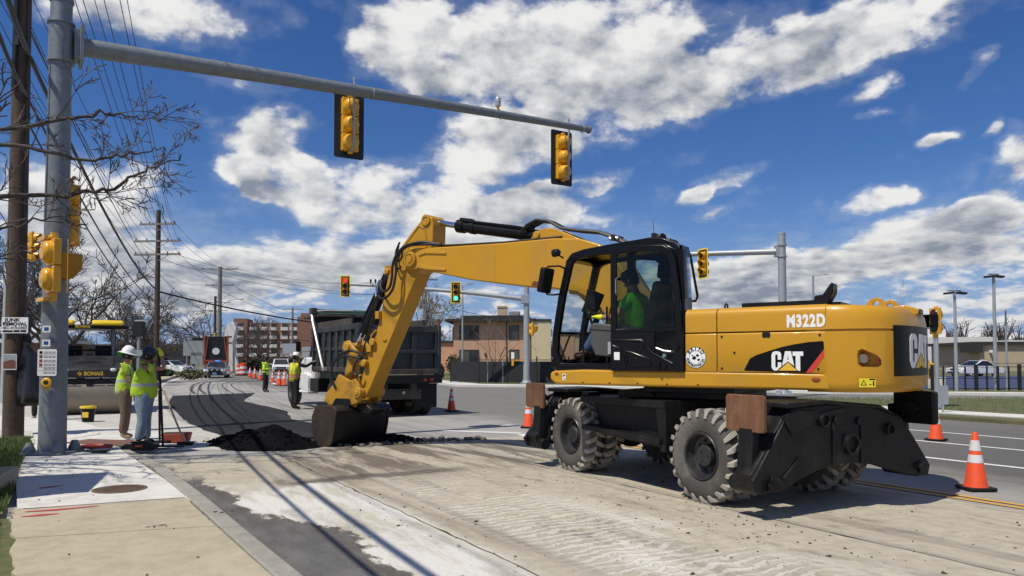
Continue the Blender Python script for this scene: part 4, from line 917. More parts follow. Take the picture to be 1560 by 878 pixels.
# rear wall, curved in plan towards the right
def rearwall(z0, z1, t=.03):
    b = MB(); ys = [YO - .02, 1.0, .75, YI]; k = len(ys)
    for z in (z0, z1):
        for d in (0, t):
            for y in ys:
                sl = .05 * max(0, (z - 2.3)); b.v.append((rear_x(y) + d + sl, y, z))
    for i in range(k - 1):
        b.f += [(i, i + 1, 2 * k + i + 1, 2 * k + i), (k + i + 1, k + i, 3 * k + i, 3 * k + i + 1), (2 * k + i, 2 * k + i + 1, 3 * k + i + 1, 3 * k + i), (i + 1, i, k + i, k + i + 1)]
    return b
o = cabpart(rearwall(1.52, 2.42), 'rear_panel', m_cab, ang=50); o2 = cabpart(rearwall(2.93, 3.06), 'rear_header', m_cab, ang=50)
g_tint = glass('tinted_glass', (.30, .38, .38), .5)
cabpart(rearwall(2.42, 2.93, .008), 'rear_window', glass('rear_glass', (.16, .21, .24), .35), ang=50)
b = MB(); b.beam((-.40, YO - .05, 2.4), (-.375, YO - .05, 3.0), .08, .08); b.beam((rear_x(YI) + .02, YI + .03, 1.6), (rear_x(YI) + .05, YI + .03, 3.02), .07, .07); cabpart(b, 'rear_pillar', m_cab)
# door, slid back over the rear half
yd0, yd1 = 1.285, 1.325
do = [(.555, 1.505), (.555, 2.05), (.555, 2.6), (.555, 3.085), (.50, 3.10), (0.1, 3.10), (-.18, 3.075), (-.29, 3.01), (-.345, 2.87), (-.395, 2.5), (-.42, 2.05), (-.43, 1.505)]
di = [(.47, 2.04), (.47, 2.2), (.47, 2.6), (.47, 2.98), (.44, 3.005), (.1, 3.015), (-.15, 2.99), (-.23, 2.945), (-.265, 2.86), (-.315, 2.5), (-.335, 2.2), (-.34, 2.04)]
b = MB(); ring_prism(b, [(x, max(z, 2.0)) for x, z in do], di, yd0, yd1)
door = b.build('cab_door', m_cab, EX, bevel=.012); fixn(door)
b = MB(); b.bx(-.06, .555, yd0, yd1 - .006, 1.505, 1.999); b.bx(-.43, -.34, yd0, yd1 - .006, 1.505, 1.999); b.bx(-.34, -.06, yd0, yd1 - .006, 1.505, 1.70); b.prism([(-.34, 1.70), (-.22, 1.70), (-.34, 1.95)], yd0, yd1 - .006)
b.build('door_panel', m_cab, door)
b = MB(); b.bx(-.335, .465, 1.30, 1.306, 2.045, 3.0); b.build('door_window', glass('door_glass', (.58, .66, .64), .22), door, smooth=False)
b = MB(); b.bx(-.34, -.06, 1.30, 1.306, 1.70, 1.999); b.build('lower_window', glass('lower_glass', (.62, .66, .62), .2), door, smooth=False)
b = MB(); b.tube([(.54, yd1, 1.90), (.12, yd1, 1.895), (.08, yd1, 1.86), (-.02, yd1, 1.74), (-.30, yd1, 1.60)], .014, 6)
b.tube([(.52, yd1, 1.83), (.44, yd1, 1.80), (.38, yd1, 1.72), (.35, yd1, 1.60), (.34, yd1, 1.53)], .012, 6)
b.tube([(.30, yd1, 1.56), (.32, yd1, 1.66), (.34, yd1, 1.76), (.25, yd1, 1.74), (.02, yd1, 1.66), (-.02, yd1, 1.60), (0, yd1, 1.57), (.30, yd1, 1.56)], .009, 6)
for x, z in ((-.12, 1.60), (-.2, 1.56), (-.12, 1.54), (-.36, 1.80), (.09, 1.83)): b.cyl((x, yd1 - .01, z), (x, yd1 + .02, z), .022, n=10)
b.build('door_ribs', m_cab, door)
b = MB(); b.tube([(.455, yd1 - .01, 2.70), (.455, yd1 + .035, 2.68), (.455, yd1 + .035, 2.50), (.455, yd1 - .01, 2.48)], .011, 8); b.build('handle', m_steel, door)
b = MB(); b.tube([(-.09, yd1 - .01, 1.795), (-.10, yd1 + .03, 1.79), (-.20, yd1 + .035, 1.755), (-.29, yd1 + .03, 1.745), (-.31, yd1 - .01, 1.745)], .014, 8); b.build('handle', m_steel, door)
flat('sticker', [[(-.505, 1.745), (-.425, 1.745), (-.425, 1.645), (-.505, 1.645)]], (0, yd1 - .004, 0), **LS, m=m_wdecal, parent=door)
flat('sticker', [[(.17, 1.72), (.215, 1.72), (.215, 1.68), (.17, 1.68)]], (0, yd1 + .001, 0), **LS, m=mat('sticker_teal', (.35, .62, .6), .5), parent=door)
# interior
b = MB(); b.prism([(.24, 1.76), (.76, 1.76), (.80, 1.84), (.74, 1.90), (.26, 1.88)], .60, 1.08); b.prism([(.30, 1.84), (.16, 2.35), (.08, 2.66), (-.02, 2.66), (.04, 2.3), (.14, 1.84)], .60, 1.08); b.prism([(.08, 2.70), (.06, 2.9), (-.04, 2.9), (-.02, 2.70)], .70, .98)
cabpart(b, 'seat', mat('seat_cloth', (.03, .032, .035), .9, var=.3), bevel=.04)
b = MB(); b.prism([(.20, 1.55), (.62, 1.55), (.55, 1.74), (.2, 1.74)], .66, 1.02); cabpart(b, 'seat_base', m_blk, bevel=.01)
m_cons = mat('console_grey', (.07, .07, .072), .6, var=.1)
for y0, y1 in ((1.09, 1.20), (.52, .60)):
    b = MB(); b.prism([(.20, 1.98), (.92, 2.04), (.95, 2.10), (.88, 2.14), (.2, 2.06)], y0, y1); b.prism([(.40, 1.66), (.86, 1.70), (.94, 1.86), (.93, 2.05), (.40, 2.02)], y0 + .01, y1 - .01); cabpart(b, 'armrest_console', m_cons, bevel=.02)
    b = MB(); b.cyl((.92, (y0 + y1) / 2, 2.10), (.97, (y0 + y1) / 2, 2.24), .018, n=8); b.sphere((.975, (y0 + y1) / 2, 2.25), (.035, .03, .05), 10, 6); cabpart(b, 'joystick', m_blk)
b = MB(); b.bx(.42, .66, 1.20, 1.206, 1.72, 1.88); cabpart(b, 'console_panel', mat('console_light', (.36, .37, .37), .6), bevel=.002)
b = MB(); b.tube([(1.28, .85, 1.56), (1.12, .85, 1.95), (1.02, .85, 2.22)], .045, 8); b.lathe([(.17, 0), (.19, .012), (.17, .024)], (1.0, .85, 2.26), (-.5, 0, 1), 20); b.cyl((1.0, .85, 2.24), (.985, .85, 2.28), .06, n=12); cabpart(b, 'steering_column', m_blk)
b = MB(); b.beam((1.40, 1.02, 1.62), (1.22, 1.02, 1.66), .10, .02); b.beam((1.40, .72, 1.62), (1.22, .72, 1.66), .10, .02); b.tube([(1.42, 1.19, 1.6), (1.25, 1.19, 1.98), (1.05, 1.19, 2.0), (1.03, 1.19, 1.57)], .014, 6); b.tube([(.69, 1.17, 1.55), (.69, 1.17, 2.35)], .014, 6); cabpart(b, 'pedals', m_blk)
b = MB(); b.beam((1.33, .55, 2.30), (1.20, .52, 2.62), .24, .05, Vector((0, 1, 0))); cabpart(b, 'monitor', m_blk, bevel=.01)
b = MB(); b.tube([(1.36, 1.14, 2.92), (1.40, 1.14, 2.5), (1.47, 1.14, 2.08)], .012, 6); b.tube([(1.34, 1.18, 2.55), (1.43, 1.18, 2.12)], .018, 6); cabpart(b, 'wiper', m_blk)
# mirrors, lamps, rail, aerial
b = MB(); b.tube([(1.22, 1.27, 2.86), (1.25, 1.45, 2.90), (1.40, 1.50, 2.90), (1.44, 1.50, 2.86)], .013, 7); b.tube([(1.44, 1.5, 2.56), (1.42, 1.5, 2.525), (1.32, 1.48, 2.515), (1.28, 1.40, 2.53)], .013, 7); mo = b.build('mirror_arm', m_blk, EX)
b = MB(); b.box((1.44, 1.50, 2.715), (.09, .21, .34), Matrix.Rotation(R(-12), 3, 'Y') @ Matrix.Rotation(R(-15), 3, 'Z')); b.build('mirror', m_blk, EX, bevel=.03, seg=3)
b = MB(); b.cyl((1.30, 1.27, 3.03), (1.36, 1.33, 3.08), .012, n=6); b.lathe([(.02, -.07), (.05, -.04), (.056, .02), (.05, .045), (.001, .045)], (1.38, 1.34, 3.10), (1, .1, -.1), 14); b.build('work_lamp', m_blk, EX)
b = MB(); b.lathe([(.03, -.05), (.06, -.02), (.065, .04), (.05, .055), (.001, .05)], (-.03, 1.05, 3.20), (-1, .9, -.1), 14); b.build('work_lamp', m_blk, EX)
b = MB(); b.tube([(.15, .85, 3.15), (.155, .85, 3.3), (.17, .85, 3.5)], [.006, .004, .003], 5); b.build('aerial', m_blk, EX)
b = MB(); b.tube([(-.0, .42, 3.06), (-.03, .32, 3.125), (-.09, .30, 3.128), (-.12, .30, 3.05), (-.215, .30, 2.5), (-.19, .30, 2.44), (-.07, .40, 2.425)], .018, 8); b.build('hand_rail', m_blk, EX)
# --- boom
BY0, BY1 = -.45, .12
top = [(5.05, 3.645), (4.43, 3.61), (3.15, 3.56), (2.2, 3.545), (1.75, 3.50), (1.4, 3.38), (1.15, 3.2), (.5, 2.2), (.35, 1.75)]
bot = [(.0, 1.6), (.35, 1.45), (.75, 1.6), (1.05, 2.05), (1.45, 2.50), (1.78, 2.68), (2.2, 2.76), (2.76, 2.82), (3.84, 2.99), (4.85, 3.215)]
tip = [(5.26 + .205 * math.cos(R(a)), 3.463 + .205 * math.sin(R(a))) for a in (-110, -80, -45, -15, 15, 45, 80, 110)]
b = MB(); b.prism(top + bot + tip, BY0, BY1)
boom = b.build('boom', m_yel, EX, bevel=.018, ang=30)
b = MB()
for s, y in ((1, BY1), (-1, BY0)): b.lathe([(.14, 0), (.14, .045), (.09, .055), (.085, .03), (.07, .03), (.066, .055), (.001, .058)], (5.26, y, 3.463), (0, s, 0), 24)
b.build('pivot_pin', m_yel_worn, boom)
b = MB()
b.prism([(5.02, 3.58), (4.9, 3.60), (4.42, 3.52), (4.42, 3.48), (4.9, 3.53), (5.06, 3.50)], BY1, BY1 + .02); b.prism([(5.12, 3.30), (4.85, 3.24), (4.42, 3.19), (4.42, 3.23), (4.85, 3.30), (5.05, 3.37)], BY1, BY1 + .02)
b.build('boom_rib', m_yel, boom, bevel=.006)
b = MB()
for y0, y1 in ((BY0 + .1, BY0 + .16), (BY1 - .16, BY1 - .10)): b.prism([(1.75, 3.49), (2.25, 3.72), (2.45, 3.745), (2.62, 3.70), (2.70, 3.60), (2.66, 3.54)], y0, y1)
b.cyl((2.58, BY0 + .06, 3.645), (2.58, BY1 - .06, 3.645), .06, n=14); b.build('ram_lug', m_yel, boom, bevel=.01)
# stick ram
cy_ = -.165
P0, P1, P2 = Vector((2.58, cy_, 3.645)), Vector((4.28, cy_, 3.99)), Vector((4.96, cy_, 4.145)); dv = (P1 - P0).normalized()
b = MB(); b.cyl(P0, P1, .098, n=18); b.cyl(P1 - dv * .05, P1 + dv * .10, .118, n=18); b.cyl(P1 - dv * .30, P1 - dv * .2, .112, n=18); b.tube([P0 + dv * .12 + Vector((0, .09, .09)), P0 + dv * .5 + Vector((0, .09, .10)), P1 + dv * -.1 + Vector((0, .08, .10)), P1 + Vector((0, .06, .12))], .022, 7); b.box(P1 - dv * .1 + Vector((0, 0, .12)), (.26, .1, .06), Matrix.Rotation(R(-11.5), 3, 'Y')); ram = b.build('stick_ram', m_blk, EX)
b = MB(); b.cyl(P1, P2, .052, n=16); b.build('ram_rod', m_chrome, ram); b = MB(); b.cyl(P2 + Vector((0, -.1, 0)), P2 + Vector((0, .1, 0)), .085, n=16); b.build('rod_eye', m_blk, ram)
# hoses running along the boom
b = MB()
for k in range(4):
    y = -.02 - k * .07; z = .03 + .012 * (k % 2)
    b.tube([(2.95, y, 3.72), (2.80, y, 3.84), (2.62, y, 3.90), (2.40, y, 3.86), (2.15, y, 3.72), (1.85, y, 3.62 + z), (1.5, y, 3.56 + z), (1.2, y, 3.44 + z), (.95, y, 3.33), (.75, y, 3.30), (.5, y, 3.38), (.32, y, 3.36), (.24, y - .1, 3.2), (.26, y - .1, 2.8), (.28, y - .1, 2.0)], .024, 7)
for k in range(3):
    y = .03 - k * .08
    b.tube([(2.1, y, 3.57), (3.2, y, 3.585), (4.3, y, 3.64), (4.7, y, 3.67)], .02, 6)
b.box((1.20, -.1, 3.47), (.06, .3, .08)); b.box((.55, -.1, 3.42), (.05, .3, .1))
b.build('boom_hoses', m_hose, EX)
b = MB()
for x in (1.28, 1.18): b.cyl((x, -.0, 3.47), (x - .05, -.0, 3.45), .032, n=8)
b.build('hose_fitting', m_steel, EX)
b = MB(); b.cyl((1.86, -.16, 2.72), (1.55, -.16, 2.42), .085, n=16); b.bx(1.62, 1.95, -.42, .08, 2.66, 2.80); b.build('lift_ram', m_yel_worn, EX, bevel=.01)
b = MB(); b.cyl((1.70, -.16, 2.56), (1.05, -.16, 1.80), .052, n=14); b.cyl((1.15, -.16, 1.92), (.75, -.16, 1.5), .09, n=14); b.build('ram_rod', m_chrome, EX)
# working wear: weld seams, grease nipples, bolts and latches
b = MB()
for x in (2.35, 3.35): b.prism([(x - .006, 2.80 + (x - 2.35) * .16), (x + .006, 2.80 + (x - 2.35) * .16), (x + .006, 3.53), (x - .006, 3.53)], BY1 - .002, BY1 + .003)
b.build('weld_seam', m_yel, boom)
b = MB()
for x, z in ((1.62, 1.18), ): pass
for x, z in ((-1.05, 1.73), (-1.98, 1.545), (-.90, 1.545), (-.90, 1.92), (-2.0, 1.92)): b.cyl((x, 1.268, z), (x, 1.279, z), .013, n=8)
for x in (-.6, -.2, .2, .6, 1.0): b.cyl((x, 1.266, 1.345), (x, 1.277, 1.345), .011, n=6)
tag(b.build('bolts', m_blk, EX), kind='stuff')
b = MB(); b.prism(rrect(.09, .055, .012, -1.42, 1.93), 1.268, 1.278); b.build('door_latch', m_blk, sd)
flat('rust_patch', [[(-2.62, 2.835), (-2.60, 2.87), (-2.56, 2.90), (-2.52, 2.88), (-2.47, 2.89), (-2.44, 2.84), (-2.50, 2.80), (-2.57, 2.805)]], (0, BY1 + .0005, 0), **LS, m=mat('bare_rust', (.16, .045, .015), .85, var=.4, vs=30), parent=boom, depth=.001)
# --- stick
SY0, SY1 = -.30, .05
st = [(5.05, 4.22), (5.07, 4.16), (5.33, 3.95), (5.56, 3.735), (5.81, 3.39), (5.93, 3.12), (6.16, 2.30), (6.39, 1.81), (6.60, 1.34), (6.66, 1.12), (6.62, .95), (6.50, .92), (6.36, 1.12), (5.68, 2.29), (5.16, 3.20), (4.98, 3.30), (4.86, 3.5), (4.80, 3.75), (4.79, 4.06), (4.83, 4.18), (4.93, 4.245)]
b = MB(); b.prism(st, SY0, SY1); stick = b.build('stick', m_yel_worn, EX, bevel=.014, ang=30)
stick.data.materials[0] = mat('stick_yellow', (.50, .258, .018), .38, var=.05, vs=2, coat=.12, spec=.35, dirt=(.18, .11, .05), dirt_amt=.3, ds=2.2)
b = MB()
for s, y in ((1, SY1), (-1, SY0)): b.lathe([(.10, 0), (.10, .03), (.06, .035), (.05, .02), (.001, .022)], (4.95, y, 4.145), (0, s, 0), 18)
b.build('top_pin', m_yel_worn, stick)
b = MB(); b.tube([(4.97, SY1 + .008, 3.98), (4.93, SY1 + .01, 3.6), (5.0, SY1 + .01, 3.5)], .012, 6); b.tube([(5.5, SY1, 3.72), (5.12, SY1 + .008, 4.06), (5.0, SY1 + .01, 4.0)], .008, 6); b.build('weld_seam', MATS['stick_yellow'], stick)
b = MB(); b.cyl((5.98, -.2, 3.30), (5.98, .04, 3.30), .055, n=14); b.bx(5.86, 6.08, -.22, -.03, 3.2, 3.42); b.build('ram_lug', m_yel_worn, stick, bevel=.01)
Q0, Q1, Q2 = Vector((5.98, -.12, 3.32)), Vector((6.68, -.12, 2.25)), Vector((6.94, -.12, 1.87)); dq = (Q1 - Q0).normalized()
b = MB(); b.cyl(Q0, Q1, .095, n=18); b.cyl(Q1 - dq * .1, Q1 + dq * .08, .125, n=18); b.tube([Q0 + dq * .1 + Vector((.09, .05, .03)), Q1 - dq * .1 + Vector((.1, .05, .05))], .025, 7); b.tube([Q0 + dq * .35 + Vector((-.10, .12, 0)), Q1 + dq * .2 + Vector((-.13, .12, 0))], .028, 7); br = b.build('bucket_ram', m_blk, EX)
b = MB(); b.cyl(Q1, Q2, .052, n=16); b.build('ram_rod', m_chrome, br)
# linkage
b = MB()
for y0, y1 in ((-.36, -.30), (.05, .11)): b.prism([(6.40, 1.60), (6.52, 1.50), (6.95, 1.72), (7.10, 1.86), (7.05, 2.0), (6.92, 2.02), (6.75, 1.86)], y0, y1)
b.cyl((6.95, -.40, 1.89), (6.95, .15, 1.89), .085, n=16); b.cyl((6.47, -.40, 1.58), (6.47, .15, 1.58), .07, n=16)
b.build('rocker_link', m_yel_worn, EX, bevel=.012)
b = MB()
b.prism([(6.86, 1.86), (7.02, 1.86), (7.16, 1.4), (7.12, 1.18), (7.0, 1.2), (6.96, 1.45)], -.22, -.02); b.cyl((7.08, -.34, 1.22), (7.08, .1, 1.22), .07, n=14); b.build('bucket_link', m_yel_worn, EX, bevel=.012)
b = MB()
for y0, y1 in ((-.42, -.34), (.08, .16)): b.prism([(6.50, 1.02), (6.62, 1.30), (6.82, 1.24), (7.14, 1.36), (7.24, 1.22), (7.50, .98), (7.56, .84), (7.40, .76), (6.80, .76), (6.56, .84)], y0, y1)
b.bx(6.72, 7.45, -.36, .1, .74, .88); b.cyl((6.58, -.46, 1.02), (6.58, .20, 1.02), .10, n=18); b.cyl((6.58, -.48, 1.02), (6.58, .22, 1.02), .05, n=14)
b.build('quick_coupler', m_yel_worn, EX, bevel=.014)
b = MB(); b.bx(6.7, 7.2, -.3, .04, .66, .80); b.prism([(6.45, .80), (6.30, .70), (6.40, .60), (6.75, .64), (6.8, .78)], -.32, .06); b.build('coupler_hook', m_blk, EX, bevel=.02)
# bucket: a closed scoop with thin side plates
bp_ = [(6.42, .70), (6.60, .765), (7.05, .765), (7.32, .70), (7.45, .55), (7.47, .36), (7.36, .16), (7.14, .02), (6.78, .0), (6.60, .10), (6.50, .35)]
bq = lambda P_: [(7.46 - (7.46 - x) * .66, z) for x, z in P_]
b = MB(); b.prism(bq(bp_), -.84, .50); bucket = b.build('bucket', mat('bucket_steel', (.010, .011, .013), .38, .2, var=.3, dirt=(.025, .022, .02), dirt_amt=.4, ds=3, spec=.35), EX, bevel=.05, seg=3, ang=40)
m_bside = mat('bucket_side_mud', (.030, .019, .013), .8, var=.5, vs=7, bump=.5, bs=15, dirt=(.10, .055, .03), dirt_amt=.5, ds=6)
for y0, y1 in ((.49, .53), (-.87, -.83)):
    b = MB(); b.prism(bq([(6.40, .72), (6.60, .785), (7.06, .785), (7.34, .715), (7.47, .56), (7.49, .36), (7.37, .14), (7.14, -.0), (6.76, -.01), (6.58, .09), (6.48, .35)]), y0, y1); b.build('side_plate', m_bside, bucket, bevel=.01)
b = MB(); b.prism(bq([(6.36, .68), (6.43, .735), (6.62, .79), (6.62, .76), (6.45, .70), (6.38, .65)]), -.86, .52); b.build('lip', MATS['bucket_steel'], bucket, bevel=.006)
b = MB()
for y in (-.42, .12): b.prism([(6.75, .76), (6.8, .90), (7.2, .90), (7.35, .70)], y, y + .06)
b.build('ear_plate', m_blk, bucket, bevel=.01)
# loops of hose at the boom tip and by the coupler
b = MB()
hp = lambda pts, r=.024: b.tube(pts, r, 8)
def cat3(ps, n=6):
    P_ = [Vector(p) for p in ps]; P_ = [P_[0] * 2 - P_[1]] + P_ + [P_[-1] * 2 - P_[-2]]; out = []
    for i in range(1, len(P_) - 2):
        for k in range(n):
            t = k / n; a, b_, c, d = P_[i - 1:i + 3]
            out.append(0.5 * ((2 * b_) + (c - a) * t + (2 * a - 5 * b_ + 4 * c - d) * t * t + (3 * b_ - a - 3 * c + d) * t ** 3))
    return out + [P_[-2]]
hp(cat3([(4.55, .10, 3.66), (4.95, .14, 3.70), (5.30, .19, 3.68), (5.50, .22, 3.50), (5.52, .24, 3.20), (5.60, .24, 2.92), (5.80, .22, 2.78), (6.02, .16, 2.80), (6.10, .10, 2.90)]))
hp(cat3([(4.6, .06, 3.68), (5.0, .16, 3.74), (5.38, .22, 3.66), (5.57, .25, 3.42), (5.60, .26, 3.12), (5.68, .24, 2.96), (5.86, .20, 2.90), (6.02, .13, 3.0), (6.04, .08, 3.12)]))
hp(cat3([(5.56, .10, 3.80), (5.64, .12, 3.62), (5.58, .16, 3.45), (5.46, .16, 3.48), (5.44, .14, 3.66), (5.36, .10, 3.74)]), .018)
hp(cat3([(5.62, .06, 3.74), (5.68, .10, 3.5), (5.60, .14, 3.30), (5.48, .14, 3.34)]), .016)
hp(cat3([(6.12, .10, 2.86), (6.20, .13, 2.5), (6.32, .13, 2.2), (6.46, .12, 1.9), (6.50, .12, 1.75)]), .016)
b.build('stick_hoses', m_hose, EX)
b = MB()
hp(cat3([(6.50, .10, 1.72), (6.72, .2, 1.82), (7.05, .2, 1.74), (7.25, .2, 1.55), (7.30, .2, 1.3), (7.2, .16, 1.08)]), .026)
hp(cat3([(6.44, .1, 1.78), (6.60, .18, 1.62), (6.66, .2, 1.46), (6.6, .2, 1.36), (6.5, .16, 1.42)]), .02)
hp(cat3([(6.5, .1, 1.66), (6.8, .22, 1.72), (7.1, .22, 1.66), (7.28, .2, 1.5), (7.34, .18, 1.2)]), .022)
b.build('coupler_hoses', m_hose, EX)
b = MB(); b.tube([(6.08, .08, 3.14), (6.13, .12, 3.0), (6.08, .15, 2.88)], .03, 8); b.tube([(6.16, .1, 2.92), (6.12, .14, 2.82)], .03, 8); b.build('hose_pipe', m_chrome, EX)
b = MB(); b.box((6.12, .09, 2.48), (.10, .08, .14)); b.cyl((6.26, .08, 1.98), (6.26, .13, 1.98), .07, n=10); b.box((6.36, .08, 1.86), (.12, .06, .14)); b.tube([(6.2, .07, 2.2), (6.3, .09, 2.1), (6.32, .09, 1.95)], .02); b.box((5.98, .06, 2.02), (.09, .03, .05)); b.build('hose_block', m_yel_worn, stick, bevel=.008)
# ------------------------------------------------------------------ poles, signals, wires, signs
def signal(name, label, loc, heading, n=3, plate=True, border=False, lit=None, group=None, s=.36, vis=.24, cat='traffic light', lens=True, visor_m=None, square=False):
    """lens side faces local +x"""
    t = thing(name, label, cat, loc, heading, group); H = n * s
    b = MB()
    for i in range(n):
        z = H / 2 - s * (i + .5)
        b.box((-.02, 0, z), (.12, s * .94, s * .965))
        if square: b.lathe([(s * .44, -.07), (s * .40, -.16), (s * .30, -.20), (.001, -.21)], (0, 0, z), (1, 0, 0), 16)
        else: b.lathe([(s * .46, -.06), (s * .44, -.14), (s * .36, -.22), (s * .2, -.265), (.001, -.275)], (0, 0, z), (1, 0, 0), 18)
    b.cyl((-.05, 0, H / 2), (-.05, 0, H / 2 + .05), .06, n=12); b.cyl((-.05, 0, -H / 2), (-.05, 0, -H / 2 - .05), .06, n=12)
    hs = b.build('housing', m_sig, t, bevel=.012)
    if plate:
        pw, ph = s + .27, H + .27
        b = MB(); b.prism(rrect(pw, ph, .05), .03, .036, 'x'); p_ = b.build('backplate', m_sigblk, t)
        if border:
            b = MB(); ring_prism(b, rrect(pw, ph, .05), rrect(pw - .12, ph - .12, .03), .037, .041, 'x'); o = b.build('yellow_border', m_sigbord, p_, smooth=False); fixn(o)
    for i in range(n):
        z = H / 2 - s * (i + .5)
        if lens:
            mm = m_grnoff if i else m_redoff
            if lit == i: mm = (m_redon, None, m_grnon)[i]
            b = MB(); b.lathe([(s * .40, 0), (s * .36, .02), (.001, .035)], (.04, 0, z), (1, 0, 0), 18); b.build('lens', mm, t)
        b = MB(); r = s * .435
        if square:
            h_ = s * .47; b.prism([(.04, h_), (.04 + vis, h_), (.04 + vis, -h_ * .15), (.04 + vis * .55, -h_), (.04, -h_)], s * .45, s * .47); b.prism([(.04, h_), (.04 + vis, h_), (.04 + vis, -h_ * .15), (.04 + vis * .55, -h_), (.04, -h_)], -s * .47, -s * .45); b.bx(.04, .04 + vis, -s * .46, s * .46, h_ - .015, h_)
            b.build('visor', visor_m or m_sig, t, smooth=False)
        else:
            vs = []; fs = []; k = 20
            for a_ in range(k + 1):
                a = R(-62 + 304 * a_ / k); ln = vis * (.55 + .45 * max(0, math.sin(a)) ** .5 if math.sin(a) > 0 else .55)
                for rr_ in (r, r - .008):
                    vs += [(.03, rr_ * math.cos(a), z + rr_ * math.sin(a)), (.03 + ln, rr_ * math.cos(a), z + rr_ * math.sin(a))]
            for a_ in range(k):
                q = 4 * a_; fs += [(q, q + 4, q + 5, q + 1), (q + 3, q + 7, q + 6, q + 2), (q + 1, q + 5, q + 7, q + 3)]
            b.add(vs, fs); b.build('visor', m_sig, t, ang=50)
    return t
def sig_bracket(t, H, top):
    """vertical mounting tube on the back of a head hung from a mast arm"""
    b = MB(); b.cyl((-.30, 0, -H / 2 + .06), (-.30, 0, top), .025, n=8); b.cyl((-.30, 0, top - .02), (-.30, 0, top + .04), .03, n=8)
    b.beam((-.30, 0, -H / 2 + .07), (-.03, 0, -H / 2 - .03), .05, .04); b.beam((-.30, 0, H / 2 - .2), (-.20, 0, H / 2 - .2), .04, .04); b.build('mounting_tube', m_galv_l, t)
    b = MB(); b.tube([(-.30, .02, .05), (-.33, .10, .3), (-.31, .12, H / 2)], .008, 5); b.build('signal_cable', m_hose, t)
# --- left mast arm pole on the pavement
PX, PY = -7.66, 12.38
mp_ = thing('mast_arm_pole', 'thick grey galvanised signal pole on the pavement with long arm over the road', 'signal pole', (PX, PY, ZS), 0)
HT = 7.62
b = MB(); b.lathe([(.212, 0), (.207, .3), (.165, HT - .02), (.165, HT)], n=32); b.build('pole', m_galv, mp_)
b = MB(); b.lathe([(.18, 0), (.188, .03), (.175, .10), (.05, .14), (.001, .145)], (0, 0, HT), n=28); b.build('pole_cap', m_galv, mp_)
b = MB(); b.prism(rrect(.72, .72, .06), 0, .04, 'z'); b.build('base_plate', m_galv, mp_, bevel=.006)
for i in range(4):
    a = R(45 + 90 * i); b = MB(); x, y = .33 * math.cos(a), .33 * math.sin(a); b.lathe([(.095, 0), (.095, .05), (.06, .12), (.05, .16), (.001, .165)], (x, y, .035), n=12); b.build('bolt_cover', m_galv, mp_)
adir = Vector((9.62, 6.52, 0)).normalized(); AZ = 6.93
b = MB()
for z in (AZ - .33, AZ + .33): b.lathe([(.17, -.02), (.212, -.02), (.212, .02), (.17, .02)], (0, 0, z), n=28, caps=False)
b.lathe([(.17, -.33), (.186, -.33), (.186, .33), (.17, .33)], (0, 0, AZ), n=28, caps=False)
b.build('clamp_band', m_galv, mp_)
b = MB(); b.box(adir * .30 + Vector((0, 0, AZ)), (.06, .5, .62), Matrix.Rotation(math.atan2(adir.y, adir.x), 3, 'Z')); b.box(adir * .24 + Vector((0, 0, AZ)), (.1, .3, .5), Matrix.Rotation(math.atan2(adir.y, adir.x), 3, 'Z')); b.build('flange_plate', m_galv, mp_, bevel=.005)
AL = 11.35
def armp(s): return Vector((PX, PY, ZS + AZ)) + adir * (.3 + s) + Vector((0, 0, .050 * s + .0008 * s * (AL - s)))
b = MB(); ss = [i * AL / 14 for i in range(15)]; b.tube([armp(s) - Vector((PX, PY, ZS)) for s in ss], [.158 - .0072 * s for s in ss], 24); arm = b.build('mast_arm', m_galv, mp_)
b = MB(); e = armp(AL) - Vector((PX, PY, ZS)); b.cyl(e - adir * .02, e + adir * .02, .105, n=18); b.build('arm_end_cap', m_galv, mp_)
b = MB(); b.tube([(.22 * math.cos(R(160)), .22 * math.sin(R(160)), .3), (.20 * math.cos(R(160)), .20 * math.sin(R(160)), 3.2), (.175 * math.cos(R(160)), .175 * math.sin(R(160)), 6.6)], .022, 8); b.tube([(-.10, -.17, 3.9), (-.08, -.155, 6.5)], .016, 8); b.build('conduit', m_galv, mp_)
head_away = math.atan2(.86, -.51)
for s, lab in ((5.0, 'black backed traffic light hanging nearer the pole on the near arm, seen from behind'), (10.78, 'black backed traffic light at the far tip of the near arm, seen from behind')):
    p = armp(s); t = signal('traffic_light', lab, p + Vector((-.51, .86, 0)) * .42 + Vector((0, 0, -.62 if s < 8 else -.70)), head_away, group='traffic lights seen from behind on the near mast arm', s=.385)
    sig_bracket(t, 1.155, .9)
    b = MB(); b.tube([p - Vector((0, 0, .18)) + Vector((.02, 0, 0)) - Vector((PX, PY, ZS)), p + Vector((0, 0, .18)) - Vector((PX, PY, ZS))], .012, 5)
    rr_ = .165 - .0072 * s
    b = MB(); b.tube([p + Vector((0, -1, 0)) * 0 + (Vector((-adir.y, adir.x, 0)) * math.cos(R(a)) + Vector((0, 0, 1)) * math.sin(R(a))) * rr_ + adir * .35 - Vector((PX, PY, ZS)) for a in range(0, 361, 30)], .008, 5); b.build('cable_strap', m_galv_l, mp_)
p = armp(8.55); t = thing('sensor', 'small grey camera shaped sensor standing on top of the near mast arm', 'sensor', p + Vector((0, 0, .10)))
b = MB(); b.lathe([(.03, 0), (.03, .07), (.05, .09)], n=10); b.build('sensor_base', m_sig, t)
b = MB(); b.lathe([(.001, .09), (.065, .09), (.068, .16), (.06, .17), (.068, .18), (.068, .27), (.05, .30), (.001, .305)], n=16); b.build('sensor_head', mat('sensor_grey', (.42, .43, .44), .4, .3, var=.15), t)
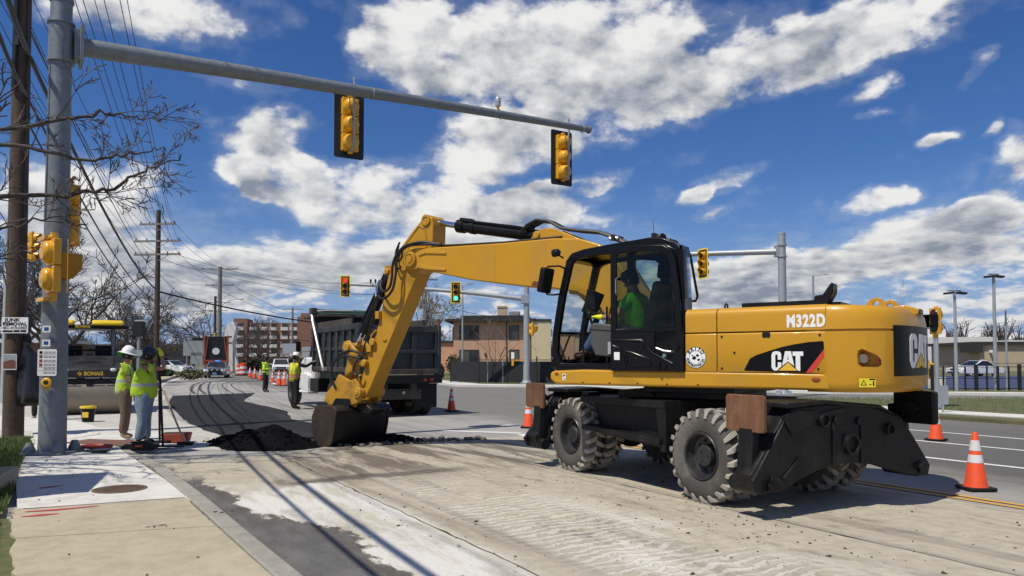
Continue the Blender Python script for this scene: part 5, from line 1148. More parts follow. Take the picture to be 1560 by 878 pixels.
b = MB(); b.tube([(.02, 0, .03), (.08, .02, -.05), (.1, -.05, -.2), (.05, -.06, -.25)], .01, 5); b.build('sensor_cable', m_hose, t)
# --- signals strapped to the left pole
hx = math.atan2(.25, 1)
t = signal('pedestrian_signal', 'yellow two section pedestrian signal with deep visors strapped to the near pole', (PX + .22, PY - .38, 3.17), hx + .56, n=2, plate=False, s=.44, vis=.30, cat='pedestrian signal', square=True)
b = MB(); b.cyl((-.02, 0, -.58), (-.02, 0, -.44), .05, n=10); b.cyl((-.02, 0, .44), (-.02, 0, .54), .06, n=10); b.box((-.1, .22, .46), (.12, .44, .06)); b.box((-.1, .22, -.54), (.12, .44, .06)); b.tube([(.12, -.22, .43), (.12, -.22, -.44)], .008, 5); b.build('bracket', m_sig, t)
t = signal('traffic_light', 'yellow three section signal mounted on the far side of the near pole', (PX - .03, PY + .36, 4.15), ROAD + .2, n=3, plate=False, s=.36)
b = MB(); b.cyl((-.12, 0, -.60), (-.12, 0, .60), .03, n=8); b.beam((-.12, 0, .58), (-.45, .0, .58), .04, .04); b.beam((-.12, 0, -.58), (-.45, 0, -.58), .04, .04); b.build('bracket', m_sig, t)
# push button and signs on the pole
t = thing('push_button_sign', 'white pedestrian crossing instruction sign on the near signal pole', 'sign', (PX + .04, PY - .245, 1.60), 0)
FR = dict(right=(1, 0.0, 0), up=(0, 0, 1))
tilt = Vector((.985, .17, 0))
FR = dict(right=tilt, up=(0, 0, 1)); fo = Vector((.06, -.35, 0)) * .02
flat('sign_plate', [rrect(.31, .46, .03)], (0, 0, 0), **FR, m=m_sigblk, parent=t, depth=.004)
flat('sign_face', [rrect(.29, .44, .025)], Vector((.17, -.985, 0)) * .0045, **FR, m=m_wdecal, parent=t, depth=.001)
rows = [.165, .095, .03, -.04]
flat('sign_border', [[(-.14, z), (.14, z), (.14, z - .004), (-.14, z - .004)] for z in (.128, -.002, -.075, -.13)], Vector((.17, -.985, 0)) * .006, **FR, m=m_bdecal, parent=t, depth=.0008)
flat('sign_symbol', [rrect(.045, .045, .006, -.095, z) for z in rows], Vector((.17, -.985, 0)) * .006, **FR, m=m_bdecal, parent=t, depth=.0008)
flat('hand_symbol', [[(-.108, z - .015), (-.084, z - .015), (-.08, z + .01), (-.096, z + .017), (-.11, z + .005)] for z in rows[1:]], Vector((.17, -.985, 0)) * .007, **FR, m=m_rdecal, parent=t, depth=.0008)
flat('sign_print', [[(x, z + dz), (x + w_, z + dz), (x + w_, z + dz - .008), (x, z + dz - .008)] for z in rows + [-.10, -.165] for dz in (.012, -.008) for x, w_ in ((-.05, .06), (.02, .045), (.075, .05))], Vector((.17, -.985, 0)) * .006, **FR, m=m_bdecal, parent=t, depth=.0008)
t = thing('push_button', 'round yellow pedestrian push button under the crossing sign', 'push button', (PX + .05, PY - .25, 1.27), 0)
b = MB(); b.lathe([(.075, 0), (.085, .03), (.07, .05), (.04, .055), (.035, .035), (.001, .035)], axis=(.17, -1, 0), n=20); b.prism([(-.05, -.02), (.05, -.02), (.03, -.12), (-.03, -.12)], -.03, 0); b.build('button_housing', m_sig, t, bevel=.004)
b = MB(); b.lathe([(.034, .03), (.03, .05), (.001, .055)], axis=(.17, -1, 0), n=14); b.build('button', m_sigblk, t)
for z, lab in ((2.15, 'upper small blue and white sticker on the near signal pole'), (1.92, 'lower small blue and white sticker just above the crossing sign')):
    t = thing('sticker', lab, 'sticker', (PX + .02, PY - .252, z), 0)
    flat('sticker_border', [rrect(.125, .11, .01)], (0, 0, 0), **FR, m=m_wdecal, parent=t, depth=.003); flat('sticker_face', [rrect(.07, .06, .004)], Vector((.17, -.985, 0)) * .0035, **FR, m=mat('sticker_blue', (.02, .09, .25), .4), parent=t, depth=.001)
# --- utility poles and wires
def upole(loc, h, r0, r1, arms, label, m=m_wood, ad=None, arm_m=None, lamp=False):
    t = thing('utility_pole', label, 'utility pole', loc); ad = ad or Vector((UY, -UX, 0))
    b = MB(); b.tube([(0, 0, 0), (0, 0, h * .5), (0, 0, h)], [r0, (r0 + r1) / 2, r1], 16); b.build('pole', m, t)
    for z, hw in arms:
        b = MB(); b.beam(ad * -hw + Vector((0, -.12, z)), ad * hw + Vector((0, -.12, z)), .10, .13); c = b.build('cross_arm', arm_m or m_wood_g, t)
        b = MB()
        for k in (-.93, -.45, .45, .93): b.lathe([(.03, 0), (.05, .05), (.03, .08), (.05, .12), (.001, .16)], ad * (hw * k) + Vector((0, -.12, z + .06)), n=8)
        tag(b.build('insulator', m_rubber, c), kind='stuff')
        b = MB(); b.beam(ad * -hw * .55 + Vector((0, -.14, z)), Vector((0, -.14, z - .5)), .03, .03); b.beam(ad * hw * .55 + Vector((0, -.14, z)), Vector((0, -.14, z - .5)), .03, .03); b.build('arm_brace', m_steel, c)
    if lamp:
        b = MB(); b.tube([(0, 0, h * .62), (1.5, -.3, h * .68), (2.6, -.5, h * .69)], .05, 6); b.build('lamp_arm', m_galv_l, t); b = MB(); b.sphere((3.0, -.55, h * .69), (.5, .2, .1), 10, 6); b.build('lamp_head', m_galv_l, t)
    return t
A1 = Vector((-10.45, 15.55, 0))
p1_ = upole(A1, 12.5, .20, .15, [(11.6, 1.9), (10.6, 1.9)], 'weathered brown wooden utility pole on the left beside the near signal pole')
b = MB(); b.tube([(.2, -.08, 4.5), (.19, -.08, 7.8), (.16, -.05, 12)], .02, 6); b.tube([(-.02, -.2, 7.3), (.0, -.18, 12)], .05, 8); b.box((.05, -.22, 8.35), (.08, .08, .2)); b.build('riser_cable', m_hose, p1_)
b = MB(); b.bx(.20, .30, -.06, .06, 2.25, 2.62); b.build('cable_box', m_sigblk, p1_)
P2_ = Vector((-25.0, 52, 0)); p2_ = upole(P2_, 12.2, .20, .15, [(11.2, 1.35), (10.0, 1.75), (9.05, 1.75)], 'dark wooden utility pole with three cross arms beyond the roller', ad=Vector((1, -.12, 0)).normalized())
P3_ = Vector((-39.6, 100, 0)); p3_ = upole(P3_, 14.2, .32, .24, [(13.9, 2.5), (11.7, 1.9)], 'pale utility pole with street lamp arm beyond the police car', m=m_wood_g, ad=Vector((1, 0, 0)), lamp=True)
P4_ = Vector((-52, 175, 0)); upole(P4_, 14, .3, .22, [(13.5, 2.5)], 'distant pale utility pole in front of the brick apartment block', m=m_wood_g, ad=Vector((1, 0, 0)))
P5_ = Vector((-60.3, 150, 0)); upole(P5_, 14.5, .35, .25, [(13.2, 3.2), (11.6, 2.6)], 'dark distant utility pole behind the orange truck', ad=Vector((1, 0, 0)))
P6_ = Vector((-10.6, 90, 0)); upole(P6_, 12.5, .26, .2, [(11.4, 1.6), (10.0, 1.2)], 'utility pole rising behind the left side of the dump truck bed', ad=Vector((1, .4, 0)).normalized())
P7_ = Vector((-8.9, 75.5, 0)); upole(P7_, 9.6, .22, .18, [], 'plain brown wooden pole behind the dump truck beside the pale tree', m=m_wood_g)
P8_ = Vector((-50.5, 200, 0)); upole(P8_, 13, .3, .22, [(12.6, 2.2)], 'slim distant utility pole to the right of the apartment block', m=m_wood_g, ad=Vector((1, 0, 0)))
P9_ = Vector((-66, 190, 0)); 
m_wire = mat('overhead_wire', (.012, .012, .013), .6)
def wire(p, q, sag, r, lab, grp='thin overhead wires between the utility poles', nm='overhead_wire', n=22):
    p, q = Vector(p), Vector(q); pts = [p.lerp(q, i / n) - Vector((0, 0, 4 * sag * (i / n) * (1 - i / n))) for i in range(n + 1)]
    b = MB(); b.tube(pts, r, 5); return tag(b.build(nm, m_wire), lab, 'wire', grp)
TW = 'thin black overhead wire strung between the utility poles on the left'
ax1 = Vector((UY, -UX, 0)); ax2 = Vector((1, -.12, 0)).normalized()
BK = A1 - Vector((UX, UY, 0)) * 42          # the next pole of the line, behind the viewer
for z1, z2, hw1, hw2 in ((11.75, 11.3, 1.8, 1.3), (10.75, 10.1, 1.8, 1.65), (10.75, 9.15, 1.4, 1.65)):
    for k in (-.93, -.45, .45, .93):
        wire(A1 + ax1 * (hw1 * k) + Vector((0, -.12, z1)), P2_ + ax2 * (hw2 * k) + Vector((0, -.12, z2)), .55 + .2 * abs(k), .011, 'thin wire ending at the ' + {-.93: 'left end', -.45: 'left inner pin', .45: 'right inner pin', .93: 'right end'}[k] + ' of the dark pole\'s ' + {11.3: 'top', 10.1: 'middle', 9.15: 'lowest'}[z2] + ' cross arm')
for z1, hw1 in ((11.75, 1.8), (10.75, 1.8)):
    for k in (-.93, .93): wire(A1 + ax1 * (hw1 * k) + Vector((0, -.12, z1)), BK + ax1 * (hw1 * k) + Vector((0, 0, z1)), .7, .011, 'thin wire passing overhead from the ' + ('road' if k > 0 else 'field') + ' side of the near wooden pole\'s ' + ('top' if z1 > 11 else 'lower') + ' arm')
for z2, z3, hw2 in ((11.3, 14.0, 1.3), (10.1, 14.0, 1.65), (9.15, 11.8, 1.65)):
    for k in (-.93, .93): wire(P2_ + ax2 * (hw2 * k) + Vector((0, 0, z2)), P3_ + Vector((2.2 * k, 0, z3)), .8, .014, 'thin wire from the ' + ('left' if k < 0 else 'right') + ' end of the dark pole\'s ' + {11.3: 'top', 10.1: 'middle', 9.15: 'lowest'}[z2] + ' arm to the pale pole', 'thin wires from the dark pole to the pale pole')
for k in (-.9, .9):
    wire(P3_ + Vector((2.2 * k, 0, 14)), P6_ + Vector((1.4 * k, 0, 11.5)), 1.2, .02, ('left' if k < 0 else 'right') + ' thin wire from the pale pole top to the pole behind the truck', 'wires crossing the road behind the truck'); wire(P3_ + Vector((1.7 * k, 0, 11.8)), P8_ + Vector((2 * k, 0, 12.6)), 1.5, .03, ('left' if k < 0 else 'right') + ' thin wire from the pale pole to the slim pole beyond the apartment block', 'wires crossing the road behind the truck')
    wire(P2_ + ax2 * (1.3 * k) + Vector((0, 0, 9.1)), P6_ + Vector((1.2 * k, 0, 10)), 1.4, .015, ('left' if k < 0 else 'right') + ' thin wire from the dark pole to the pole behind the truck', 'wires crossing the road behind the truck')
# telephone cables: thick, lower
TC = 'thick black cable'
tk1 = A1 + Vector((.22, -.12, 8.1))
wire(tk1, P2_ + Vector((.2, -.1, 6.4)), .8, .045, 'thickest black telephone cable sloping from the near wooden pole to the dark pole', None, 'telephone_cable')
wire(A1 + Vector((.2, -.1, 7.2)), P2_ + Vector((.15, -.1, 5.7)), .9, .026, 'upper of the two thinner black cables running below the thick telephone cable', 'thinner cables below the thick telephone cable', 'telephone_cable')
wire(A1 + Vector((.2, -.1, 6.7)), P2_ + Vector((.15, -.1, 5.2)), 1.0, .022, 'lowest of the thinner black cables running below the thick telephone cable', 'thinner cables below the thick telephone cable', 'telephone_cable')
wire(A1 + Vector((.2, -.1, 8.7)), P2_ + Vector((.15, -.1, 7.4)), .6, .016, 'thin black cable running just above the thick telephone cable', None, 'telephone_cable')
for k_, (dx, z, r_) in enumerate(((.22, 8.1, .045), (.2, 7.2, .03))): wire(A1 + Vector((dx, -.1, z)), BK + Vector((dx, 0, z)), 2.6 - .3 * k_, r_, ('thicker upper' if k_ == 0 else 'thinner lower') + ' black telephone cable passing over the pavement towards the viewer', 'telephone cables over the pavement', 'telephone_cable')
wire(P2_ + Vector((.2, -.1, 6.4)), P7_ + Vector((-.2, 0, 4.75)), .75, .06, 'thick black telephone cable crossing the road from the dark pole to behind the truck', None, 'telephone_cable')
wire(P2_ + Vector((.2, -.1, 5.5)), P3_ + Vector((0, 0, 5.2)), .9, .03, 'black cable from the dark pole towards the pale lamp pole', None, 'telephone_cable')
wire(P2_ + Vector((.2, -.1, 7.6)), P3_ + Vector((0, 0, 8.2)), .9, .02, 'black cable sloping to the middle of the pale lamp pole', None, 'telephone_cable')
wire(P6_ + Vector((0, 0, 9)), (4, 118, 9), 1.2, .03, 'upper faint wire between the truck pole and the brick house', 'wires above the brick house'); wire(P7_ + Vector((0, 0, 7)), (2, 100, 6.5), .8, .02, 'lower faint wire between the plain brown pole and the brick house', 'wires above the brick house')
# things on the wooden pole
t = thing('junk_removal_sign', 'white junk removal sign with a phone number on the wooden pole', 'sign', (A1.x + .12, A1.y - .225, 2.36), 0)
flat('sign_plate', [rrect(.53, .33, .01)], (.02, 0, 0), (1, .06, 0), (0, .0, 1), m_wdecal, t, depth=.004)
SG = dict(right=(1, .06, 0), up=(0, 0, 1)); so = Vector((.06, -1, 0)).normalized() * .009
text('sign_lettering', 'JUNK', .10, Vector((-.03, 0, .107)) + so, **SG, m=m_bdecal, parent=t, bold=.003, width=.32, depth=.0008)
text('sign_lettering', 'REMOVAL', .095, Vector((.02, 0, .025)) + so, **SG, m=m_bdecal, parent=t, bold=.002, width=.48, depth=.0008)
text('sign_lettering', '401-419-0303', .085, Vector((.02, 0, -.055)) + so, **SG, m=m_bdecal, parent=t, bold=.0, width=.48, depth=.0008)
flat('sign_print', [[(-.22, -.105), (-.02, -.105), (-.02, -.14), (-.22, -.14)], [(.0, -.10), (.12, -.10), (.12, -.14), (.0, -.14)], [(.14, -.10), (.25, -.10), (.25, -.14), (.14, -.14)]], so, **SG, m=m_bdecal, parent=t, depth=.0008)
t = thing('poster', 'small framed house picture poster low on the wooden pole', 'poster', (A1.x + .05, A1.y - .225, 1.60), 0)
flat('poster_sheet', [rrect(.29, .33, .01)], (0, 0, 0), (1, 0, 0), (0, 0, 1), mat('poster_white', (.6, .61, .62), .4), t, depth=.004)
flat('poster_sky', [[(-.13, -.02), (.13, -.02), (.13, .15), (-.13, .15)]], (0, -.0045, 0), (1, 0, 0), (0, 0, 1), mat('poster_grey', (.30, .33, .36), .4, var=.3, vs=6), t, depth=.001)
flat('poster_house', [[(-.13, -.14), (.13, -.14), (.13, .02), (.04, .05), (-.06, .02), (-.13, .0)]], (0, -.006, 0), (1, 0, 0), (0, 0, 1), mat('poster_brick', (.16, .06, .04), .5, var=.3, vs=14), t, depth=.001)
# hanging black bag on the pole
bg = MB(); nb = 22
prof = [(.05, 2.02), (.10, 1.95), (.07, 1.88), (.13, 1.75), (.22, 1.5), (.30, 1.25), (.37, 1.0), (.42, .82), (.38, .70), (.22, .64), (.02, .62)]
rb_ = random.Random(5)
for i, (r, z) in enumerate(prof):
    for k in range(nb):
        a = 2 * math.pi * k / nb; f = 1 + .14 * math.sin(a * 5 + i * .6) + .10 * math.sin(a * 9 - i)
        bg.v.append((.12 + r * .75 + r * f * math.cos(a), r * .55 * f * math.sin(a), z))
for i in range(len(prof) - 1):
    for k in range(nb):
        k2 = (k + 1) % nb; bg.f.append(((i + 1) * nb + k, (i + 1) * nb + k2, i * nb + k2, i * nb + k))
bg.f.append(tuple((len(prof) - 1) * nb + k for k in reversed(range(nb)))); bg.f.append(tuple(range(nb)))
m_bag = mat('bin_bag', (.012, .013, .016), .28, var=.3)
t = thing('rubbish_bag', 'large black plastic bag hanging from the wooden pole', 'plastic bag', (A1.x + .10, A1.y - .05, .05)); bg.build('bag', m_bag, t, ang=60)
b = MB(); b.lathe([(.03, 0), (.09, .02), (.12, .08), (.08, .13), (.02, .1)], (.2, 0, 1.97), n=10, ell=.6); b.build('knot', m_bag, t)
# --- control cabinet at the left edge, its plinth
cbx = thing('control_cabinet', 'grey steel control cabinet on concrete plinth at the left edge of the pavement', 'cabinet', (-6.26, 8.6, 0), math.atan2(1.5, -.58))
b = MB(); b.bx(-.74, .80, 0, 1.0, .28, 2.28); b.build('cabinet_body', m_galv, cbx, bevel=.01)
b = MB(); b.bx(-.80, .86, -.05, 1.1, 2.28, 2.34); b.build('cabinet_roof', m_galv, cbx, bevel=.01)
b = MB(); b.bx(-.62, .62, -.02, 0, .40, 2.15); b.build('door', m_galv, cbx, bevel=.006)
b = MB(); b.bx(-1.0, .95, -.27, 1.2, 0, .28); b.build('plinth', g_slab, cbx, bevel=.02)
# --- far signal poles
FP = Vector((.92, 46.6, .1)); t = thing('mast_arm_pole', 'tall grey signal pole before the brick house with an arm reaching left behind the boom', 'signal pole', FP)
b = MB(); b.lathe([(.22, 0), (.17, 6.25), (.001, 6.3)], n=20); b.build('pole', m_galv_l, t); b = MB(); b.prism(rrect(.8, .8, .06), 0, .08, 'z'); b.lathe([(.32, .08), (.26, .25)], n=16); b.build('base_plate', m_galv_l, t)
fa0, fa1 = Vector((-.1, 0, 5.35)), Vector((-11.7, .3, 6.35))
b = MB(); b.tube([fa0.lerp(fa1, i / 8) + Vector((0, 0, .5 * (i / 8) * (1 - i / 8))) for i in range(9)], [.15 - .008 * i for i in range(9)], 14); b.build('mast_arm', m_galv_l, t)
b = MB(); b.box((-.1, 0, 5.35), (.5, .5, .55)); b.build('clamp_band', m_galv_l, t, bevel=.01)
for i, dx in enumerate((-9.85, -9.55)):
    b = MB(); z = 6.42; b.cyl((dx, 0, z - .15), (dx, 0, z), .03, n=6); b.sphere((dx, 0, z + .1), (.07, .12, .12), 8, 6); b.build('sensor', m_sigblk, t)
hd = math.atan2(-1, -.12)
for px_, z, lit, lab in ((-10.45, 5.62 + .62, 0, 'yellow bordered traffic light showing red at the tip of the far arm'), (-3.52, 5.62 + .22, 2, 'yellow bordered traffic light showing green right of the excavator stick')):
    signal('traffic_light', lab, (px_, 46.25, z), hd + .15, border=True, lit=lit, group='traffic lights facing the viewer on the far arm')
t3 = signal('traffic_light', 'small signal with black lenses low on the far pole before the brick house', (FP.x + .38, FP.y - .1, 3.55), math.atan2(-.2, 1), n=2, plate=False, s=.40, square=True, vis=.25, cat='pedestrian signal')
b = MB(); b.bx(-.5, -.12, -.05, .05, -.3, .3); b.build('bracket', m_sig, t3)
t3 = thing('push_button_post', 'yellow push button bracket on the far signal pole', 'push button', (FP.x - .2, FP.y - .15, 1.6)); b = MB(); b.bx(-.75, .0, -.05, .05, -.03, .03); b.bx(-.75, -.6, -.08, .08, -.35, .3); b.build('button_housing', m_sig, t3, bevel=.01); b = MB(); b.bx(-.77, -.58, -.1, -.07, .1, .5); b.build('sign_plate', m_wdecal, t3)
RP = Vector((11.8, 32.2, .1)); t = thing('mast_arm_pole', 'grey signal pole rising behind the excavator bonnet with an arm to the left', 'signal pole', RP)
b = MB(); b.lathe([(.19, 0), (.165, 7.0), (.17, 7.0), (.17, 7.08), (.001, 7.12)], n=20); b.build('pole', m_galv_l, t); b = MB(); b.prism(rrect(.75, .75, .06), 0, .06, 'z')
for a in (45, 135, 225, 315): b.cyl((.3 * math.cos(R(a)), .3 * math.sin(R(a)), .05), (.3 * math.cos(R(a)), .3 * math.sin(R(a)), .2), .05, n=8)
b.lathe([(.26, .06), (.21, .22)], n=16); b.build('base_plate', m_galv_l, t)
b = MB(); ra0, ra1 = Vector((-.2, .1, 6.28)), Vector((-7.0, 3.6, 6.55)); b.tube([ra0.lerp(ra1, i / 6) for i in range(7)], [.135 - .008 * i for i in range(7)], 14); b.build('mast_arm', m_galv_l, t)
b = MB(); 
for z in (6.05, 6.55): b.lathe([(.17, -.03), (.21, -.03), (.21, .03), (.17, .03)], (0, 0, z), n=18)
b.box((-.2, .08, 6.3), (.1, .36, .5)); b.build('clamp_band', m_galv_l, t)
signal('traffic_light', 'yellow bordered traffic light turned left on the arm behind the excavator cab', (8.55, 32.9, 5.93), math.atan2(-.55, -1) , border=True)
# pedestrian signal on the median
t = signal('pedestrian_signal', 'two section pedestrian signal on a silver post right of the counterweight', (13.74, 24.0, 2.90), math.atan2(-.18, -1), n=2, plate=False, s=.43, vis=.30, square=True, cat='pedestrian signal', visor_m=m_sigblk)
b = MB(); b.cyl((0, 0, -.55), (0, 0, -.42), .09, n=10); b.build('bracket', m_sig, t)
t = thing('signal_post', 'silver aluminium post carrying the pedestrian signal right of the counterweight', 'post', (13.76, 24.0, .1)); b = MB(); b.cyl((0, 0, 0), (0, 0, 2.28), .075, n=14); b.lathe([(.2, 0), (.18, .08), (.09, .25)], n=14); b.build('post', mat('bright_aluminium', (.62, .63, .64), .3, .8, var=.05), t)
b = MB(); b.box((-.28, .05, 1.25), (.14, .1, .62)); b.cyl((-.2, .05, 1.4), (0, 0, 1.4), .03, n=6); b.build('button_housing', m_sig, t, bevel=.02); b = MB(); b.box((-.2, -.02, 1.12), (.1, .05, .28)); b.build('button', m_sigblk, t)
t = thing('sign_back', 'small grey sign back beside the cone at the median', 'sign', (12.55, 21.6, .1)); b = MB(); b.cyl((0, 0, 0), (0, 0, .35), .03, n=6); b.build('post', m_galv_l, t); b = MB(); b.prism(rrect(.3, .55, .02, 0, .52), -.03, -.015); b.build('sign_plate', m_galv_l, t)
# left far signal on its own arm
LP = Vector((-19.1, 28, 0)); t = thing('mast_arm_pole', 'grey far signal pole hidden behind the wooden pole with a short arm', 'signal pole', LP)
b = MB(); b.lathe([(.2, 0), (.16, 7), (.001, 7.05)], n=16); b.build('pole', m_galv_l, t); b = MB(); b.tube([(0, 0, 6.35), (.9, -.1, 6.1), (2.6, -.2, 5.45)], [.12, .11, .09], 12); b.build('mast_arm', m_galv, t)
t3 = signal('traffic_light', 'yellow three section traffic light facing right between the wooden and signal poles', (-17.95, 27.6, 5.88), math.atan2(.12, 1), plate=False, s=.35); b = MB(); b.tube([(-.45, 0, -.62), (-.45, 0, .62)], .02, 6); b.beam((-.45, 0, -.6), (0, 0, -.6), .03, .03); b.build('bracket', m_sigblk, t3)
t3 = signal('traffic_light', 'yellow three section traffic light half hidden by the near signal pole', (-17.05, 27.4, 5.3), math.atan2(.12, 1), plate=False, s=.35)
# --- lamp posts
def lamp(loc, h, label, arms, r=.09, head='flood'):
    t = thing('lamp_post', label, 'lamp post', loc); b = MB(); b.tube([(0, 0, 0), (0, 0, h)], [r, r * .7], 10); b.build('post', m_galv_l, t)
    if head is None: return t
    if head == 'flood':
        b = MB(); b.beam((-arms, 0, h), (arms, 0, h), .06, .06); b.build('cross_bar', m_galv, t)
        for x in (-arms, arms): b = MB(); b.box((x * .95, -.05, h - .12), (.42, .28, .10), Matrix.Rotation(R(6 if x > 0 else -6), 3, 'Y')); b.build('lamp_head', m_sigblk, t, bevel=.01)
    else:
        b = MB(); b.tube([(0, 0, h - .05), (arms, -.2, h + .05)], .03, 6); b.box((arms * 1.1, -.2, h + .06), (.45, .18, .07)); b.build('lamp_head', m_galv_l, t)
    return t
lamp((21.9, 36.5, .1), 4.95, 'shorter twin headed floodlight post right of the counterweight', .33)
lamp((24.3, 37.2, .1), 5.85, 'tall twin headed floodlight post at the right behind the fence', .26, .10)
lamp((25.4, 38.0, .1), 4.1, 'bare slim pole right of the tall floodlight post', .05, .06, None)
lamp((29.4, 72, .1), 9.75, 'single headed street lamp right of the signal pole behind the bonnet', 1.1, .14, 'arm')
lamp((-3.55, 53, .1), 6.9, 'slender street lamp post in front of the brick house', .5, .075, 'arm')
# ------------------------------------------------------------------ vehicles
m_navy = mat('dump_bed_navy', (.016, .022, .027), .5, var=.3, vs=2, dirt=(.12, .105, .085), dirt_amt=.55, ds=1.7, bump=.1, bs=9)
m_navyd = mat('dump_bed_dirty', (.05, .042, .036), .8, var=.3, dirt=(.16, .11, .08), dirt_amt=.5, ds=3)
m_tarp = mat('green_tarp', (.025, .075, .055), .7, var=.2)
m_cream = mat('cream_rim', (.55, .48, .33), .55, var=.12, dirt=(.25, .2, .13), dirt_amt=.5, ds=8)
m_ttyre = mat('truck_tyre', (.025, .024, .023), .85, var=.2, dirt=(.12, .11, .10), dirt_amt=.5, ds=4)
def road_wheel(parent, loc, r, w_, side, rim_m, name='wheel', ty_m=None, heading=0):
    """side = +1 for the left of the vehicle"""
    o = bpy.data.objects.new(name, None)
    b = MB(); h = w_ / 2
    b.lathe([(r * .58, -h * .9), (r * .60, h * .8), (r * .56, h * .95), (r * .50, h * .7), (r * .42, h * .35), (r * .20, h * .3), (r * .18, h * .7), (.001, h * .75)], axis=(0, side, 0), n=24, caps=False)
    for i in range(8):
        a = 2 * math.pi * i / 8; b.cyl((r * .30 * math.cos(a), side * h * .3, r * .30 * math.sin(a)), (r * .30 * math.cos(a), side * h * .5, r * .30 * math.sin(a)), r * .03, n=6)
    o = b.build(name, rim_m, parent, loc=loc)
    b = MB(); b.lathe([(r * .58, -h * .85), (r * .75, -h), (r * .93, -h * .95), (r, -h * .7), (r, -h * .25), (r * .985, -h * .22), (r * .985, -h * .14), (r, -h * .11), (r, h * .11), (r * .985, h * .14), (r * .985, h * .22), (r, h * .25), (r, h * .7), (r * .93, h * .95), (r * .75, h), (r * .58, h * .85)], axis=(0, side, 0), n=32, caps=False); b.build('tyre', ty_m or m_ttyre, o)
    return o
TR = thing('dump_truck', 'dirty navy dump truck with white cab standing behind the excavator bucket', 'dump truck', (-3.251, 21.323, 0), R(120.7))
b = MB(); b.bx(.05, 4.7, -1.18, 1.18, 1.24, 1.36); b.bx(-.02, 4.6, .35, .55, .72, 1.0); b.bx(-.02, 8.3, -.55, -.35, .72, 1.0); b.bx(4.5, 8.3, .35, .55, .72, 1.0); b.build('chassis', m_navyd, TR, bevel=.01)
for s in (1, -1):
    b = MB(); b.bx(.04, 4.68, s * 1.10, s * 1.15, 1.28, 2.62); side = b.build('bed_side', m_navy, TR)
    b = MB(); b.bx(.0, 4.72, s * 1.08, s * 1.24, 2.50, 2.68); b.build('top_rail', m_navy, side, bevel=.02)
    b = MB(); b.bx(.0, 4.72, s * 1.10, s * 1.22, 1.27, 1.42); b.build('bottom_rail', m_navyd, side, bevel=.015)
    b = MB(); b.bx(.0, 4.7, s * 1.14, s * 1.19, 1.93, 2.03); b.build('middle_rail', m_navy, side, bevel=.01)
    for i in range(8):
        x = .10 + i * .645; b = MB(); b.bx(x - .06, x + .06, s * 1.14, s * 1.22, 1.42, 2.50); b.build('rib', m_navy, side, bevel=.012)
    b = MB(); b.bx(.8, 4.6, s * 1.10, s * 1.16, 2.68, 2.86); b.build('side_board', m_navyd, side)
b = MB(); b.bx(-.01, .05, -1.2, 1.2, 1.24, 2.56); tg = b.build('tailgate', m_navy, TR)
for y in (-1.17, -.44, .32, 1.14): b = MB(); b.bx(-.09, .0, y - .075, y + .075, 1.25, 2.56); b.build('rib', m_navy, tg, bevel=.014)
for z, hh in ((2.53, .09), (1.88, .055), (1.30, .075)): b = MB(); b.bx(-.10, .0, -1.26, 1.26, z - hh, z + hh); b.build('rail', m_navy if z > 1.5 else m_navyd, tg, bevel=.014)
b = MB()
for s in (1, -1): b.bx(-.12, .12, s * 1.18, s * 1.28, 1.15, 2.66)
b.build('corner_post', m_navy, TR, bevel=.015)
b = MB(); b.bx(-.08, .1, -1.2, -1.26, 2.62, 2.78); b.build('latch', m_rust, TR)
b = MB(); b.bx(-.16, .06, -1.30, 1.30, .96, 1.20); b.build('rear_apron', m_blk, TR, bevel=.015)
b = MB(); b.bx(.0, .08, -.70, .62, .50, .80); b.build('hitch_plate', m_navyd, TR); b = MB(); b.lathe([(.03, 0), (.07, .05), (.04, .13), (.001, .13)], (-.0, -.1, .70), (-1, 0, 0), 12); b.build('tow_hook', m_steel, TR)
for y in (-.95, -.75, .75, .95): b = MB(); b.box((-.165, y, 1.06), (.02, .10, .08)); b.build('tail_light', mat('tail_red', (.25, .02, .015), .3), TR)
b = MB(); b.box((-.09, .82, 1.0), (.012, .3, .15)); b.build('number_plate', m_wdecal, TR)
b = MB(); b.box((-.06, .12, 2.24), (.012, .26, .13)); b.build('sticker', m_wdecal, tg)
b = MB(); b.bx(4.62, 4.72, -1.16, 1.16, 1.28, 3.12); b.build('headboard', m_navy, TR)
b = MB(); b.bx(4.1, 5.9, -1.2, 1.2, 3.05, 3.14); b.build('cab_shield', m_navyd, TR, bevel=.02)
b = MB(); b.tube([(4.45, 1.24, 3.23), (4.45, -1.24, 3.23)], .11, 12); b.prism([(4.3, 3.18), (4.5, 3.33), (4.75, 3.3), (4.75, 3.15)], -1.22, 1.22); b.build('tarp_roll', m_tarp, TR)
b = MB(); b.box((4.3, 1.30, 3.24), (.3, .18, .22)); b.build('tarp_motor', m_navyd, TR, bevel=.02)
b = MB(); b.tube([(4.32, 1.34, 3.22), (4.05, 1.38, 2.9), (3.1, 1.36, 1.6), (2.98, 1.34, 1.36)], .042, 8); b.tube([(4.32, 1.34, 3.22), (4.2, .9, 3.27), (4.1, 0, 3.28)], .035, 8); b.box((2.95, 1.30, 1.36), (.22, .12, .12)); b.build('tarp_arm', mat('arm_alu', (.50, .49, .46), .45, .4, var=.1), TR)
b = MB(); b.cyl((.62, -.95, .52), (.62, .95, .52), .13, n=12); b.cyl((1.75, -.95, .52), (1.75, .95, .52), .13, n=12); b.build('axle', m_blk, TR)
for x in (.62, 1.72):
    for y, s in ((1.0, 1), (.68, 1), (-1.0, -1), (-.68, -1)): road_wheel(TR, (x, y, .52), .52, .27, s, m_cream)
